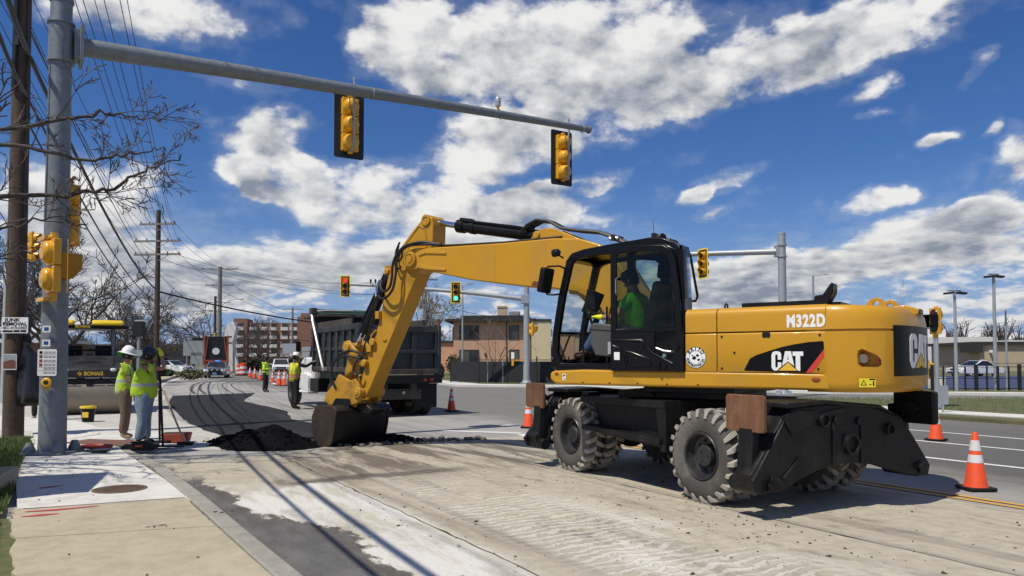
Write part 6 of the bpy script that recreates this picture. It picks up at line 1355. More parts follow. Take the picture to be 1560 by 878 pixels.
for s in (1, -1): road_wheel(TR, (2.70, s * 1.02, .50), .50, .28, s, m_cream); road_wheel(TR, (7.70, s * 1.0, .52), .52, .30, s, mat('truck_rim_dark', (.06, .06, .06), .5))
for s in (1, -1): b = MB(); b.bx(.02, .04, s * .55, s * 1.2, .25, .95); b.build('mud_flap', m_rubber, TR)
# cab
m_trim_d = mat('cab_dark', (.02, .021, .022), .3, var=.2)
b = MB(); b.prism([(4.95, .95), (4.95, 1.72), (6.3, 1.72), (6.75, 1.55), (6.75, .95)], -1.05, 1.05); cb2 = b.build('cab', m_white, TR, bevel=.05)
b = MB(); b.prism([(4.95, 1.70), (4.97, 2.42), (5.7, 2.45), (6.2, 1.70)], -1.0, .92); b.build('cab_top', m_trim_d, TR, bevel=.05)
b = MB(); b.prism([(6.75, .95), (6.75, 1.5), (8.5, 1.4), (8.75, 1.4), (8.75, .9), (8.2, .85)], -.95, .95); b.build('bonnet', m_white, TR, bevel=.06)
b = MB()
for s in (1, -1): b.prism([(7.05, .6), (7.15, 1.05), (7.6, 1.2), (8.1, 1.1), (8.35, .75), (8.3, .7), (8.05, 1.0), (7.6, 1.1), (7.25, .98), (7.12, .6)], s * .8, s * 1.18)
b.build('fender', m_white, TR, bevel=.02)
for s in (1, -1): b = MB(); b.prism([(5.05, 1.78), (5.05, 2.35), (5.6, 2.35), (6.0, 1.8)], s * .90, s * .935); b.build('side_window', m_glassd, cb2)
b = MB(); b.bx(4.93, 4.96, -.8, .8, 1.8, 2.3); b.build('rear_window', m_glassd, cb2)
for s in (1, -1): b = MB(); b.prism(rrect(.95, .62, .12, 5.85, .86), s * .72, s * 1.16); b.bx(5.0, 6.9, s * .9, s * 1.2, .5, .56); b.build('fuel_tank', m_white if s > 0 else m_steel, TR, bevel=.02)
b = MB(); b.bx(4.15, 5.1, .75, 1.15, .58, 1.02); b.build('battery_box', m_blk, TR, bevel=.015)
b = MB(); b.cyl((4.86, .95, 1.0), (4.86, .95, 2.5), .07, n=12); b.build('exhaust_stack', m_chrome, TR)
for i in range(6): b = MB(); b.box((4.9, 1.02, 1.95 + i * .14), (.22, .3, .05)); b.build('louvre', m_blk, TR)
b = MB(); b.tube([(5.9, .95, 2.3), (6.1, 1.3, 2.35), (6.1, 1.3, 1.9), (5.9, .95, 1.95)], .02, 6); b.box((6.1, 1.3, 2.1), (.06, .16, .35)); b.build('wing_mirror', m_blk, TR)

# --- roller
m_ydeck = mat('roller_yellow', (.78, .55, .02), .4, var=.04)
m_drum = mat('drum_steel', (.27, .235, .19), .5, .35, var=.2, vs=4, stretch=(2.5, .4, .4), dirt=(.16, .13, .10), dirt_amt=.5, ds=5)
m_grey = mat('roller_grey', (.016, .0165, .018), .45, var=.15, dirt=(.10, .095, .09), dirt_amt=.3, ds=3)
RO = thing('road_roller', 'dark grey and yellow tandem road roller with canopy parked on the apron', 'road roller', (-12.98, 22.75, 0), R(-60))
dw = .98
b = MB(); b.lathe([(.001, -dw), (.55, -dw), (.60, -dw + .02), (.62, -dw + .04), (.62, dw - .04), (.60, dw - .02), (.55, dw), (.001, dw)], (.25, 0, .62), (0, 1, 0), 48); b.build('drum', m_drum, RO)
b = MB(); b.lathe([(.001, -dw), (.62, -dw), (.62, dw), (.001, dw)], (-3.0, 0, .62), (0, 1, 0), 40); b.build('drum', m_drum, RO)
b = MB(); b.bx(.55, .80, -1.0, 1.0, .92, 1.06); b.bx(.60, .84, -.08, .08, .86, 1.0); b.build('scraper_beam', m_blk, RO, bevel=.01)
b = MB(); b.prism([(.80, 1.08), (.84, 1.34), (.72, 1.42), (-.35, 1.74), (-1.0, 1.78), (-1.0, .9), (-.35, .9), (-.35, 1.27), (.6, 1.25), (.66, 1.08)], -1.0, 1.0); hood = b.build('front_hood', m_grey, RO, bevel=.03)
b = MB()
for y in (-.62, .62): b.prism([(.60, 1.462), (-.30, 1.735), (-.30, 1.755), (.60, 1.482)], y - .03, y + .03)
b.prism([(.30, 1.553), (-.2, 1.705), (-.2, 1.725), (.30, 1.573)], -.3, .3); b.build('hood_rib', m_grey, hood)
FD = dict(right=(0, 1, 0), up=(.15, 0, 1))
text('lettering', 'BOMAG', .155, (.836, .10, 1.225), **FD, m=m_ydecal, parent=hood, bold=.008, width=.50)
flat('emblem', [[(-.07, 0), (0, .07), (.07, 0), (0, -.07), (-.035, 0), (0, .03), (.03, 0), (0, -.03)]], (.826, -.26, 1.225), **FD, m=m_ydecal, parent=hood)
for y in (.62, -.62):
    b = MB(); b.sphere((.80, y, 1.335), (.07, .10, .055), 12, 8); b.build('headlight', mat('headlight_glass', (.6, .62, .64), .12, var=.05, coat=.5), hood)
    b = MB(); b.sphere((.79, y + .22 * (1 if y > 0 else -1), 1.36), (.06, .08, .05), 12, 8); b.build('indicator', m_amber, hood)
b = MB(); 
for y in (-.5, .1, .55): b.bx(.84, .86, y - .22, y + .16, 1.085, 1.115)
b.build('lamp_strip', m_steel, hood); b = MB(); b.tube([(.84, .55, 1.10), (.92, .62, 1.0), (.9, .74, .95), (.84, .8, 1.05)], .03, 6); b.box((.9, .68, 1.02), (.1, .14, .1)); b.build('hose_bracket', m_blk, hood)
# operator platform, canopy
b = MB(); b.bx(-2.2, -1.0, -1.0, 1.0, .85, 1.1); b.bx(-1.25, -1.05, -.9, .9, 1.1, 1.75); b.bx(-3.9, -2.3, -.95, .95, 1.1, 1.75); b.build('rear_body', m_grey, RO, bevel=.03)
for y in (-.45, .40): b = MB(); b.box((-1.9, y, 1.35), (.5, .5, .16)); b.box((-2.12, y, 1.75), (.14, .5, .7)); b.build('seat', m_blk, RO, bevel=.04)
b = MB(); b.lathe([(.19, 0), (.21, .015), (.19, .03)], (-1.35, -.5, 1.9), (-.5, 0, 1), 16); b.cyl((-1.2, -.5, 1.6), (-1.35, -.5, 1.9), .04); b.sphere((-1.25, -.6, 1.84), (.2, .24, .16)); b.build('steering_console', m_blk, RO)
b = MB(); b.bx(-2.6, -.55, -1.06, 1.06, 2.62, 2.74); canopy = b.build('canopy', m_blk, RO, bevel=.03)
for y0, y1 in ((.05, .92), (-.92, -.45)): b = MB(); b.prism([(-2.5, 2.74), (-.55, 2.72), (-.52, 2.80), (-.62, 2.90), (-2.4, 2.90)], y0, y1); b.build('canopy_panel', m_ydeck, canopy, bevel=.04)
text('lettering', 'BOMAG', .10, (-.545, -.2, 2.68), right=(0, 1, 0), up=(0, 0, 1), m=m_ydecal, parent=canopy, bold=.004, width=.4)
for x in (-.95, -2.4):
    for y in (-.82, .66): b = MB(); b.beam((x + .05, y, 1.1), (x, y, 2.65), .08, .08); b.build('canopy_post', m_galv, RO, bevel=.01)
b = MB(); b.tube([(-.95, .72, 1.75), (-1.0, .72, 1.95), (-1.02, -.85, 1.95)], .03, 6); b.tube([(-.75, .95, 1.2), (-.72, 1.06, 1.95), (-1.3, 1.08, 1.98), (-1.35, 1.0, 1.2)], .025, 6); b.tube([(-.9, -.86, 1.2), (-.88, -.9, 1.9), (-1.35, -.92, 1.9)], .025, 6); b.build('guard_rail', m_blk, RO)
b = MB(); b.prism([(.55, .55), (.62, 1.55), (.52, 1.62), (.45, 1.60), (.40, .5)], 1.02, 1.10); b.prism([(-.25, .5), (-.2, 1.6), (-.35, 1.7), (-.42, .5)], 1.03, 1.16); b.build('drum_yoke', m_ydeck, RO, bevel=.03)
b = MB(); b.bx(-.9, .5, 1.02, 1.12, .55, 1.35); b.bx(-1.6, -.5, 1.0, 1.22, .45, .6); b.bx(-1.5, -1.0, .98, 1.25, 1.2, 1.6); b.build('yoke_frame', m_grey, RO, bevel=.02)
b = MB(); b.prism([(-.7, 1.75), (-.55, 1.2), (-.9, .9), (-1.2, 1.3), (-1.1, 1.75)], 1.06, 1.26); b.build('water_tank', m_navy, RO, bevel=.05)
t = thing('hi_vis_vest', 'bright green vest thrown over the seat of the road roller', 'vest', (-13.4, 25.2, 1.72)); b = MB(); b.sphere((0, 0, .06), (.26, .2, .12), 12, 8); b.sphere((.15, .02, .04), (.16, .2, .09), 10, 7); b.build('cloth', m_greensh, t)

# --- cars
m_car_grey = mat('car_grey', (.22, .235, .24), .3, .4, var=.03, coat=.5)
m_car_white = mat('car_white', (.75, .76, .77), .3, var=.02, coat=.5)
m_hlamp = mat('car_headlight', (.70, .72, .74), .15, .2, var=.05, coat=.6)
m_trim = mat('car_trim_black', (.015, .015, .016), .45, var=.1)
m_alu = mat('alloy_rim', (.35, .36, .37), .35, .7, var=.05)
def car(name, label, cat, loc, heading, L=4.9, Wd=1.9, Hh=1.45, paint=None, kind='sedan'):
    t = thing(name, label, cat, loc, heading); x0, x1 = -L / 2, L / 2; w2 = Wd / 2; g = .18
    if kind == 'sedan': low = [(x0, .45), (x0 + .08, .80), (x0 + .9, .92), (x0 + 1.5, .96), (x1 - 1.75, .95), (x1 - .55, .84), (x1 - .08, .70), (x1, .48), (x1 - .05, .25), (x0 + .05, .25)]; cab_ = [(x0 + .85, .92), (x0 + 1.55, Hh), (x1 - 2.35, Hh + .01), (x1 - 1.35, .94)]
    else: low = [(x0, .5), (x0 + .03, 1.0), (x0 + .3, 1.08), (x1 - 1.35, 1.08), (x1 - .4, .98), (x1 - .05, .82), (x1, .5), (x1 - .06, .28), (x0 + .06, .28)]; cab_ = [(x0 + .12, 1.06), (x0 + .5, Hh), (x1 - 2.0, Hh + .02), (x1 - 1.1, 1.06)]
    b = MB(); b.prism(low, -w2, w2); body = b.build('body', paint, t, bevel=.07, seg=3)
    b = MB(); zt = cab_[1][1]; vs = []
    for s, k in ((-1, 1), (1, 1)):
        for x, z in cab_: vs.append((x, s * w2 * (.95 if z < 1.2 and z < zt - .1 else .76), z))
    b.add(vs, [(0, 1, 2, 3), (7, 6, 5, 4), (0, 4, 5, 1), (1, 5, 6, 2), (2, 6, 7, 3), (3, 7, 4, 0)]); o = b.build('roof', paint, t, bevel=.05, seg=3); fixn(o)
    def shrink(a, c, e, f, nrm, k=.86):
        P_ = [Vector(v) for v in (a, c, e, f)]; ce = sum(P_, Vector()) / 4; return [ce + (p - ce) * k + nrm * .012 for p in P_]
    V_ = [Vector(v) for v in vs]
    for nm, q in (('windscreen', (3, 7, 6, 2)), ('rear_window', (0, 1, 5, 4)), ('side_window', (0, 3, 2, 1)), ('side_window', (4, 5, 6, 7))):
        P_ = [V_[i] for i in q]; nrm = (P_[1] - P_[0]).cross(P_[2] - P_[0]).normalized(); ce = sum(V_, Vector()) / 8
        if nrm.dot(P_[0] - ce) < 0: nrm = -nrm
        b = MB(); pp = shrink(*P_, nrm); b.add(pp, [(0, 1, 2, 3)]); o = b.build(nm, m_glassd, t, smooth=False)
    for s in (1, -1):
        b = MB(); b.box((x1 - .09, s * (w2 - .28), .67 if kind == 'sedan' else .82), (.16, .42, .17), Matrix.Rotation(R(-12), 3, 'Y')); b.build('headlight', m_hlamp, t, bevel=.03)
        b = MB(); b.box((x1 - 1.55 - (.1 if kind != 'sedan' else 0), s * (w2 + .10), 1.0 if kind == 'sedan' else 1.14), (.12, .2, .14)); b.build('wing_mirror', paint, t, bevel=.03)
        for xx in (x0 + .95, x1 - .9): road_wheel(t, (xx, s * (w2 - .12), .34), .34, .23, s, m_alu)
    b = MB(); b.box((x1 - .02, 0, .66 if kind == 'sedan' else .78), (.06, .75 if kind == 'sedan' else 1.0, .16)); b.build('grille', m_trim, t, bevel=.01)
    b = MB(); b.box((x1 + .0, 0, .40), (.05, 1.35, .14)); b.build('lower_intake', m_trim, t, bevel=.01)
    return t
pc = car('police_car', 'grey police sedan with blue roof light facing the viewer on the road', 'police car', (-26.9, 67.6, 0), math.atan2(-1, .30), paint=m_car_grey)
b = MB(); b.bx(-.35, -.1, -.20, .20, 1.46, 1.58); b.build('light_bar', mat('blue_light', (.03, .22, .6), .25, emit=(.05, .35, 1.0, .6)), pc, bevel=.03)
b = MB()
for y in (-.34, .34): b.tube([(2.46, y, .3), (2.62, y, .45), (2.62, y, .85), (2.5, y, .9)], .035, 6)
b.beam((2.62, -.5, .8), (2.62, .5, .8), .05, .06); b.beam((2.62, -.5, .48), (2.62, .5, .48), .05, .06); b.bx(2.56, 2.6, -.5, .5, .5, .8); b.build('push_bumper', m_trim, pc)
for y in (-.22, .22): b = MB(); b.box((2.66, y, .74), (.04, .2, .08)); b.build('grille_light', m_hlamp, pc)
b = MB(); b.box((2.66, 0, .42), (.02, .36, .17)); b.build('number_plate', mat('plate_blue', (.12, .32, .55), .5), pc)
sv = car('suv', 'white crossover car behind the officer on the far lane', 'car', (-25.6, 82.0, 0), math.atan2(-1, .32), L=4.6, Wd=1.88, Hh=1.70, paint=m_car_white, kind='suv')
b = MB(); b.bx(2.26, 2.33, -.7, .7, .46, .62); b.build('bumper_trim', m_trim, sv)
car('parked_car', 'white parked car half hidden beyond the workers on the left', 'car', (-36.6, 80, .1), math.atan2(-.4, 1), L=4.6, paint=m_car_white)
car('parked_car', 'white parked car beside the courts right of the silver signal post', 'car', (42.5, 68, .1), math.atan2(-.2, -1), L=4.6, paint=m_car_white)
# orange framed truck seen from behind the police car
m_otr = mat('truck_orange', (.34, .085, .04), .5, var=.1)
ot = thing('orange_truck', 'orange framed truck with tall black box behind the police car', 'truck', (-36.0, 90.0, 0), math.atan2(-1, .36))
b = MB(); b.bx(-2.5, .6, -1.25, 1.25, .9, 4.45); b.build('box_body', m_sigblk, ot)
b = MB()
for s in (1, -1): b.bx(.6, .75, s * 1.2, s * 1.45, 1.0, 4.5); b.beam((.7, s * 1.3, 1.1), (.7, s * .9, 4.4), .12, .12)
b.bx(.6, .78, -1.4, 1.4, .95, 1.2); b.bx(.6, .78, -1.4, 1.4, 1.4, 1.6); b.build('orange_frame', m_otr, ot)
b = MB(); b.bx(.8, 1.6, -1.2, 1.2, .5, .95); b.build('front_bumper', m_otr, ot)
b = MB(); b.prism(circle(.42, 16, 0, 2.65), .62, .66, 'x'); b.build('white_sign', m_wdecal, ot)
b = MB(); b.bx(.3, .4, -2.7, -1.4, 1.6, 4.3); b.build('side_panel', m_sigblk, ot)
for s in (1, -1):
    for xx in (.9, -1.8): road_wheel(ot, (xx, s * 1.05, .5), .5, .3, s, m_rim)

# ------------------------------------------------------------------ cones and barrels
def cone_mesh():
    t = thing('traffic_cone', 'x', 'traffic cone')
    b = MB(); b.prism(rrect(.36, .36, .05), 0, .035, 'z'); b.build('cone_base', m_rubber, t, bevel=.008)
    b = MB(); b.lathe([(.145, .03), (.14, .05), (.128, .08), (.034, .70), (.026, .715), (.02, .71), (.02, .60)], n=24); body = b.build('cone_body', m_orange, t)
    rad = lambda z: .128 + (.034 - .128) * (z - .08) / .62 + .0025
    for z0, z1 in ((.335, .435), (.485, .615)): b = MB(); b.lathe([(rad(z0) - .002, z0), (rad(z0), z0 + .002), (rad(z1), z1 - .002), (rad(z1) - .002, z1)], n=24, caps=False); b.build('reflective_band', m_reflect, t)
    return t
cone0 = cone_mesh()
CONES = [((5.87, 9.42), 'nearest orange cone standing alone on the dark asphalt right of the excavator', 1.0),
 ((8.62, 15.1), 'orange cone beside the median just right of the raised stabiliser pad', .98), ((.40, 17.9), 'orange cone half hidden by the front stabiliser left of the front wheel', 1.0),
 ((-1.92, 23.5), 'orange cone standing between the dump truck and the excavator cab', 1.0), ((-14.75, 46.9), 'left cone of the close pair right of the officer', 1.35), ((-14.25, 46.4), 'right cone of the close pair right of the officer', 1.35),
 ((-22.2, 63.9), 'second orange cone in the row right of the police car', 1.3), ((-24.2, 68.4), 'farthest orange cone, just right of the striped barrel', 1.3), ((-19.9, 58.6), 'third orange cone in the row, left of the officer', 1.3), ((-17.0, 52.6), 'orange cone partly hidden behind the officer', 1.1)]
for i, ((x, y), lab, s) in enumerate(CONES):
    o = cone0 if i == 0 else copy_tree(cone0)
    o.location = (x, y, .012); o.rotation_euler = (0, 0, i * .7); o.scale = (s, s, s); o['label'] = lab; o['group'] = 'orange traffic cones round the works'
b0 = thing('traffic_barrel', 'larger orange and white striped barrel nearest the row of cones', 'barrel', (-27.4, 75.5, 0), 0, 'striped barrels right of the police car')
b = MB(); b.lathe([(.42, 0), (.42, .12)], n=20); b.build('barrel_base', m_rubber, b0)
b = MB(); b.lathe([(.31, .1), (.30, .35), (.285, .36), (.28, .6), (.265, .61), (.26, .85), (.245, .86), (.24, 1.1), (.12, 1.14), (.001, 1.14)], n=20); b.build('barrel_body', m_orange, b0)
for z0, z1, r in ((.22, .42, .315), (.62, .82, .285)): b = MB(); b.lathe([(r, z0), (r - .01, z1)], n=20, caps=False); b.build('white_stripe', m_reflect, b0)
for (x, y), lab in (((-28.2, 84.5), 'smaller orange striped barrel farther back right of the police car'), ((-28.1, 76.2), 'orange striped barrel just behind the larger barrel')):
    o = copy_tree(b0); o.location = (x, y, 0); o['label'] = lab; o.rotation_euler = (0, 0, 1)
b0.scale = (1.25, 1.25, 1.15)
# --- small tools on the pavement
t = thing('bucket_pail', 'black bucket with bright yellow lid standing in front of the roller', 'bucket', (-11.2, 19.6, .02)); b = MB(); b.lathe([(.14, 0), (.18, .36), (.001, .36)], n=18); b.build('pail', m_blk, t); b = MB(); b.lathe([(.19, .34), (.20, .37), (.19, .40), (.001, .40)], n=18); b.build('lid', m_ydeck, t)
b = MB(); b.box((.02, -.158, .18), (.16, .02, .14)); b.build('sticker', m_ydecal, t)
t = thing('red_hoop', 'red hose coil lying behind the near signal pole base', 'hose', (PX + .42, PY + .55, ZS)); b = MB(); b.tube([(.26 * math.cos(R(a)), .2 * math.sin(R(a)), .05) for a in range(0, 361, 24)], .025, 6); b.build('hoop', mat('red_plastic', (.35, .03, .02), .45), t)
t = thing('shovel', 'black tool lying on the pavement beside the signal pole base', 'shovel', (PX + .45, PY + .25, ZS)); b = MB(); b.tube([(-.1, .25, .03), (.12, -.08, .04)], .018, 6); b.build('shaft', m_blk, t); b = MB(); b.box((.28, -.18, .03), (.34, .12, .03)); b.build('blade', m_blk, t, bevel=.008)
# ------------------------------------------------------------------ buildings and fences
def brick_mat(name, c1, c2, mortar, sx=.22, sy=.075):
    m = bpy.data.materials.new(name); m.use_nodes = True; nt = m.node_tree; N = nt.nodes; L = nt.links; b = N['Principled BSDF']; b.inputs['Roughness'].default_value = .9
    tc = N.new('ShaderNodeTexCoord'); sp = N.new('ShaderNodeSeparateXYZ'); L.new(tc.outputs['Object'], sp.inputs[0]); ad = N.new('ShaderNodeMath'); ad.operation = 'ADD'; L.new(sp.outputs[0], ad.inputs[0]); L.new(sp.outputs[1], ad.inputs[1]); cbn = N.new('ShaderNodeCombineXYZ'); L.new(ad.outputs[0], cbn.inputs[0]); L.new(sp.outputs[2], cbn.inputs[1])
    br = N.new('ShaderNodeTexBrick'); L.new(cbn.outputs[0], br.inputs['Vector']); br.inputs['Color1'].default_value = (*c1, 1); br.inputs['Color2'].default_value = (*c2, 1); br.inputs['Mortar'].default_value = (*mortar, 1); br.inputs['Scale'].default_value = 1; br.inputs['Brick Width'].default_value = sx; br.inputs['Row Height'].default_value = sy; br.inputs['Mortar Size'].default_value = .008
    n = N.new('ShaderNodeTexNoise'); L.new(cbn.outputs[0], n.inputs['Vector']); n.inputs['Scale'].default_value = 1.3; n.inputs['Detail'].default_value = 6
    mx = N.new('ShaderNodeMix'); mx.data_type = 'RGBA'; mx.blend_type = 'MULTIPLY'; mx.inputs[0].default_value = .22; L.new(br.outputs[0], mx.inputs[6]); L.new(n.outputs[0], mx.inputs[7]); L.new(mx.outputs[2], b.inputs['Base Color']); return m
m_brick = brick_mat('orange_brick', (.60, .31, .175), (.70, .39, .235), (.58, .46, .36))
m_brickd = brick_mat('dark_red_brick', (.26, .115, .075), (.33, .15, .10), (.28, .19, .15))
m_brickt = brick_mat('tan_brick', (.50, .39, .26), (.56, .44, .30), (.5, .42, .32))
m_cream_w = mat('cream_wall', (.62, .53, .33), .8, var=.05)
m_roofd = mat('dark_roof_edge', (.03, .028, .027), .7, var=.2)
m_whitew = mat('white_wall', (.70, .68, .64), .8, var=.05, vs=.5)
m_greyb = mat('grey_building', (.16, .155, .15), .8, var=.15, vs=.4)
def window(parent, x, y, z, w_, h, panes=2, blind=False, d=(0, -1)):
    """window on a wall facing -y; frame proud, panes recessed"""
    f = MB(); ring_prism(f, [(x - w_ / 2 - .07, z - h / 2 - .07), (x + w_ / 2 + .07, z - h / 2 - .07), (x + w_ / 2 + .07, z + h / 2 + .07), (x - w_ / 2 - .07, z + h / 2 + .07)], [(x - w_ / 2, z - h / 2), (x + w_ / 2, z - h / 2), (x + w_ / 2, z + h / 2), (x - w_ / 2, z + h / 2)], y - .07, y + .05)
    o = f.build('window', m_roofd, parent, smooth=False); fixn(o)
    for i in range(panes):
        xa = x - w_ / 2 + w_ * i / panes + .02; xb = x - w_ / 2 + w_ * (i + 1) / panes - .02
        b = MB(); b.bx(xa, xb, y - .02, y + .0, z - h / 2, z + h / 2); b.build('pane', m_glassl if (blind and i == 0) else m_glassd, o, smooth=False)
        b = MB(); b.bx(xa - .04, xa + .0, y - .04, y, z - h / 2, z + h / 2); b.build('mullion', m_roofd, o, smooth=False)
    return o
H1 = thing('brick_house', 'two storey orange brick house with flat dark roof beyond the far pole', 'house', (-2.2, 85, 0), R(-3))
b = MB(); b.bx(-4.55, 4.3, 0, 9, 0, 6.0); b.build('wall', m_brick, H1, smooth=False)
b = MB(); b.bx(-5.5, 5.0, -.9, 9.8, 6.0, 6.32); b.bx(-3.8, 4.2, .4, 9, 6.32, 6.75); b.build('roof', m_roofd, H1, smooth=False)
b = MB(); b.bx(.35, 1.45, 2.5, 3.6, 6.3, 8.0); b.bx(.28, 1.52, 2.43, 3.67, 7.8, 7.9); b.build('chimney', m_brickt, H1, smooth=False)
b = MB(); b.bx(1.7, 3.0, 2.6, 3.8, 6.6, 7.35); b.bx(1.8, 2.9, 2.5, 2.6, 6.8, 7.2); b.build('roof_unit', mat('duct_grey', (.25, .25, .25), .6), H1, smooth=False)
window(H1, -2.75, 0, 4.75, 2.1, 1.45, 2, True); window(H1, -2.75, 0, 2.0, 2.1, 1.4, 2, True); window(H1, 2.45, 0, 4.75, 1.0, 1.45, 1, True); window(H1, 2.45, 0, 2.0, 1.0, 1.45, 1, True)
b = MB(); b.bx(1.52, 1.62, -.09, 0, 0, 6.0); b.build('downpipe', m_roofd, H1, smooth=False)
b = MB(); b.bx(-.95, -.75, -.15, 0, 2.05, 2.4); b.build('wall_lamp', m_roofd, H1)
b = MB(); b.bx(-6.4, -4.55, 1.5, 8, 0, 3.6); b.bx(-5.9, -4.55, -.4, 1.5, 0, .95); b.build('porch', m_brick, H1, smooth=False); b = MB(); b.bx(-6.6, -4.5, 1.3, 8.2, 3.6, 3.85); b.build('porch_roof', m_roofd, H1, smooth=False)
b = MB(); b.bx(-4.75, -4.57, .5, 1.3, 3.6, 5.4); b.build('side_window', m_glassd, H1, smooth=False)
H2 = thing('house', 'cream rendered house end beside the brick house and behind the far pole', 'house', (2.95, 84.0, 0), R(-3)); b = MB(); b.bx(-.75, 1.45, 0, 8, 0, 6.0); b.build('wall', m_cream_w, H2, smooth=False); b = MB(); b.bx(-.85, 1.55, -.1, 8, 6.0, 6.25); b.build('roof', m_roofd, H2, smooth=False); b = MB(); b.bx(1.46, 1.6, 2, 3, 4.3, 5.2); b.build('window', m_whitew, H2, smooth=False)
H3 = thing('brick_building', 'long lower tan brick building seen through the excavator cab', 'building', (5.2, 90, 0), R(-3)); b = MB(); b.bx(.0, 7.4, 0, 9, 0, 4.75); b.build('wall', m_brickt, H3, smooth=False); b = MB(); b.bx(-.1, 2.4, -.06, 0, 0, 4.7); b.build('brick_bay', m_brick, H3, smooth=False); b = MB(); b.bx(-.2, 7.6, -.2, 9, 4.75, 5.0); b.build('roof', m_roofd, H3, smooth=False)
AB = thing('apartment_block', 'distant red brick apartment block with rows of white balconies', 'apartment block', (-62.6, 200, 0), R(10))
b = MB(); b.bx(-12.0, -8.5, -1, 8, 0, 12.6); b.bx(-8.5, 4.5, 0, 8, 0, 11.6); b.bx(4.5, 9.5, -1.5, 8, 0, 13.2); b.bx(9.5, 15, 0, 8, 0, 12); b.build('wall', m_brickd, AB, smooth=False)
b = MB(); b.bx(9.3, 10.6, -.6, 0, 0, 11.8); b.build('stair_glazing', m_glassd, AB, smooth=False)
b = MB(); b.bx(5, 7, 2, 5, 13.2, 14.4); b.build('roof_unit', m_brickd, AB, smooth=False)
for row in range(4):
    for x in (-10.3, -7.0, -4.4, -1.8, 1.0, 3.4):
        z = 3.4 + row * 2.35; y = -1.02 if x < -8.5 else -.02; f = MB(); f.bx(x - .75, x + .75, y - .05, y, z - .85, z + .85); o = f.build('window', m_glassd, AB, smooth=False)
        f = MB(); f.bx(x - .95, x + .95, y - .9, y, z - .95, z - .8); f.bx(x - .95, x + .95, y - .9, y - .85, z - .8, z - .05); f.bx(x - .9, x - .75, y - .06, y, z - .8, z + .9); f.build('balcony', m_whitew, o, smooth=False)
WB = thing('white_building', 'long white flat roofed building beyond the courts at the right', 'building', (66, 128, 0), R(-6))
b = MB(); b.bx(-12, 17, 0, 20, 0, 5.5); b.build('wall', m_whitew, WB, smooth=False); b = MB(); b.bx(-12.1, -.5, -.12, 20, 4.3, 5.55); b.build('roof_edge', m_greyb, WB, smooth=False)
b = MB(); b.bx(-5.8, -2.6, -.06, 0, 0, 3.3); b.build('garage_door', m_glassd, WB, smooth=False); b = MB(); b.bx(0, 2.2, -.5, 0, .8, 2.8); b.build('wall_unit', m_greyb, WB, smooth=False); b = MB(); b.bx(7.2, 10, 3, 5, 5.5, 7.0); b.build('roof_unit', m_whitew, WB, smooth=False)
TB = thing('tan_building', 'low tan building with dark roof edge behind the courts at the far right', 'building', (62.0, 98, 0), R(-6))
b = MB(); b.bx(.0, 24, 0, 14, 0, 3.6); b.build('wall', m_brickt, TB, smooth=False); b = MB(); b.bx(-1.1, 24, -.4, 14, 3.6, 4.0); b.bx(-1.1, .2, -.4, 3, 2.6, 3.6); b.build('roof_edge', m_roofd, TB, smooth=False)
for x in (1.2, 13): b = MB(); b.box((x, -.3, 2.7), (.25, .5, .35)); b.build('wall_lamp', m_wdecal, TB, bevel=.03)
FB = thing('white_building', 'small white roof just visible at the right edge behind the tan building', 'building', (98, 140, 0)); b = MB(); b.bx(-4, 20, 0, 10, 0, 5.3); b.build('wall', m_whitew, FB, smooth=False); b = MB(); b.tube([(1.2, 2, 5.3), (1.2, 2, 7), (2.2, 2, 7.2), (2.2, 2, 6.6)], .12, 6); b.build('roof_vent', m_galv_l, FB)
LB = thing('shop_building', 'low dark shop building behind the bare trees on the left', 'building', (-62, 105, 0), R(12)); b = MB(); b.bx(-40, 14, 0, 10, 0, 3.2); b.build('wall', m_greyb, LB, smooth=False); b = MB(); b.bx(-40.5, 14.5, -1.2, 10, 3.2, 3.8); b.build('roof', m_roofd, LB, smooth=False)
for x in range(-36, 14, 5): b = MB(); b.bx(x, x + 3.2, -.06, 0, .5, 2.4); b.build('window', m_glassd, LB, smooth=False)
RB = thing('shop_building', 'low building with reddish brick front behind the pole on the left', 'building', (-52, 78, 0), R(12)); b = MB(); b.bx(-10, 4, 0, 8, 0, 3.4); b.build('wall', m_brickd, RB, smooth=False); b = MB(); b.bx(-10.4, 4.4, -.5, 8, 3.4, 3.8); b.build('roof', m_whitew, RB, smooth=False)
b = MB(); b.prism([(-.6, 0), (.6, 0), (.55, 3.9), (.95, 5.6), (.6, 6.4), (-.1, 6.2), (-.55, 5.2)], -.5, .5); b.prism([(.6, 0), (1.5, 0), (.6, 2.6)], -.3, .3)
py_ = thing('white_pylon', 'tall white angular sign pylon right of the orange truck', 'pylon', (-36.6, 96, .1)); b.build('pylon', m_whitew, py_, bevel=.04); b = MB(); b.box((-1.9, -.1, 2.6), (.7, .1, .5)); b.box((-2.0, -.1, 4.4), (.22, .1, 1.2)); b.build('pylon_sign', m_ydecal, py_)
b = MB(); b.box((0, -.52, 4.5), (.8, .03, .12)); b.box((0.02, -.52, 3.7), (.8, .03, .12)); b.build('dark_band', m_bdecal, py_)
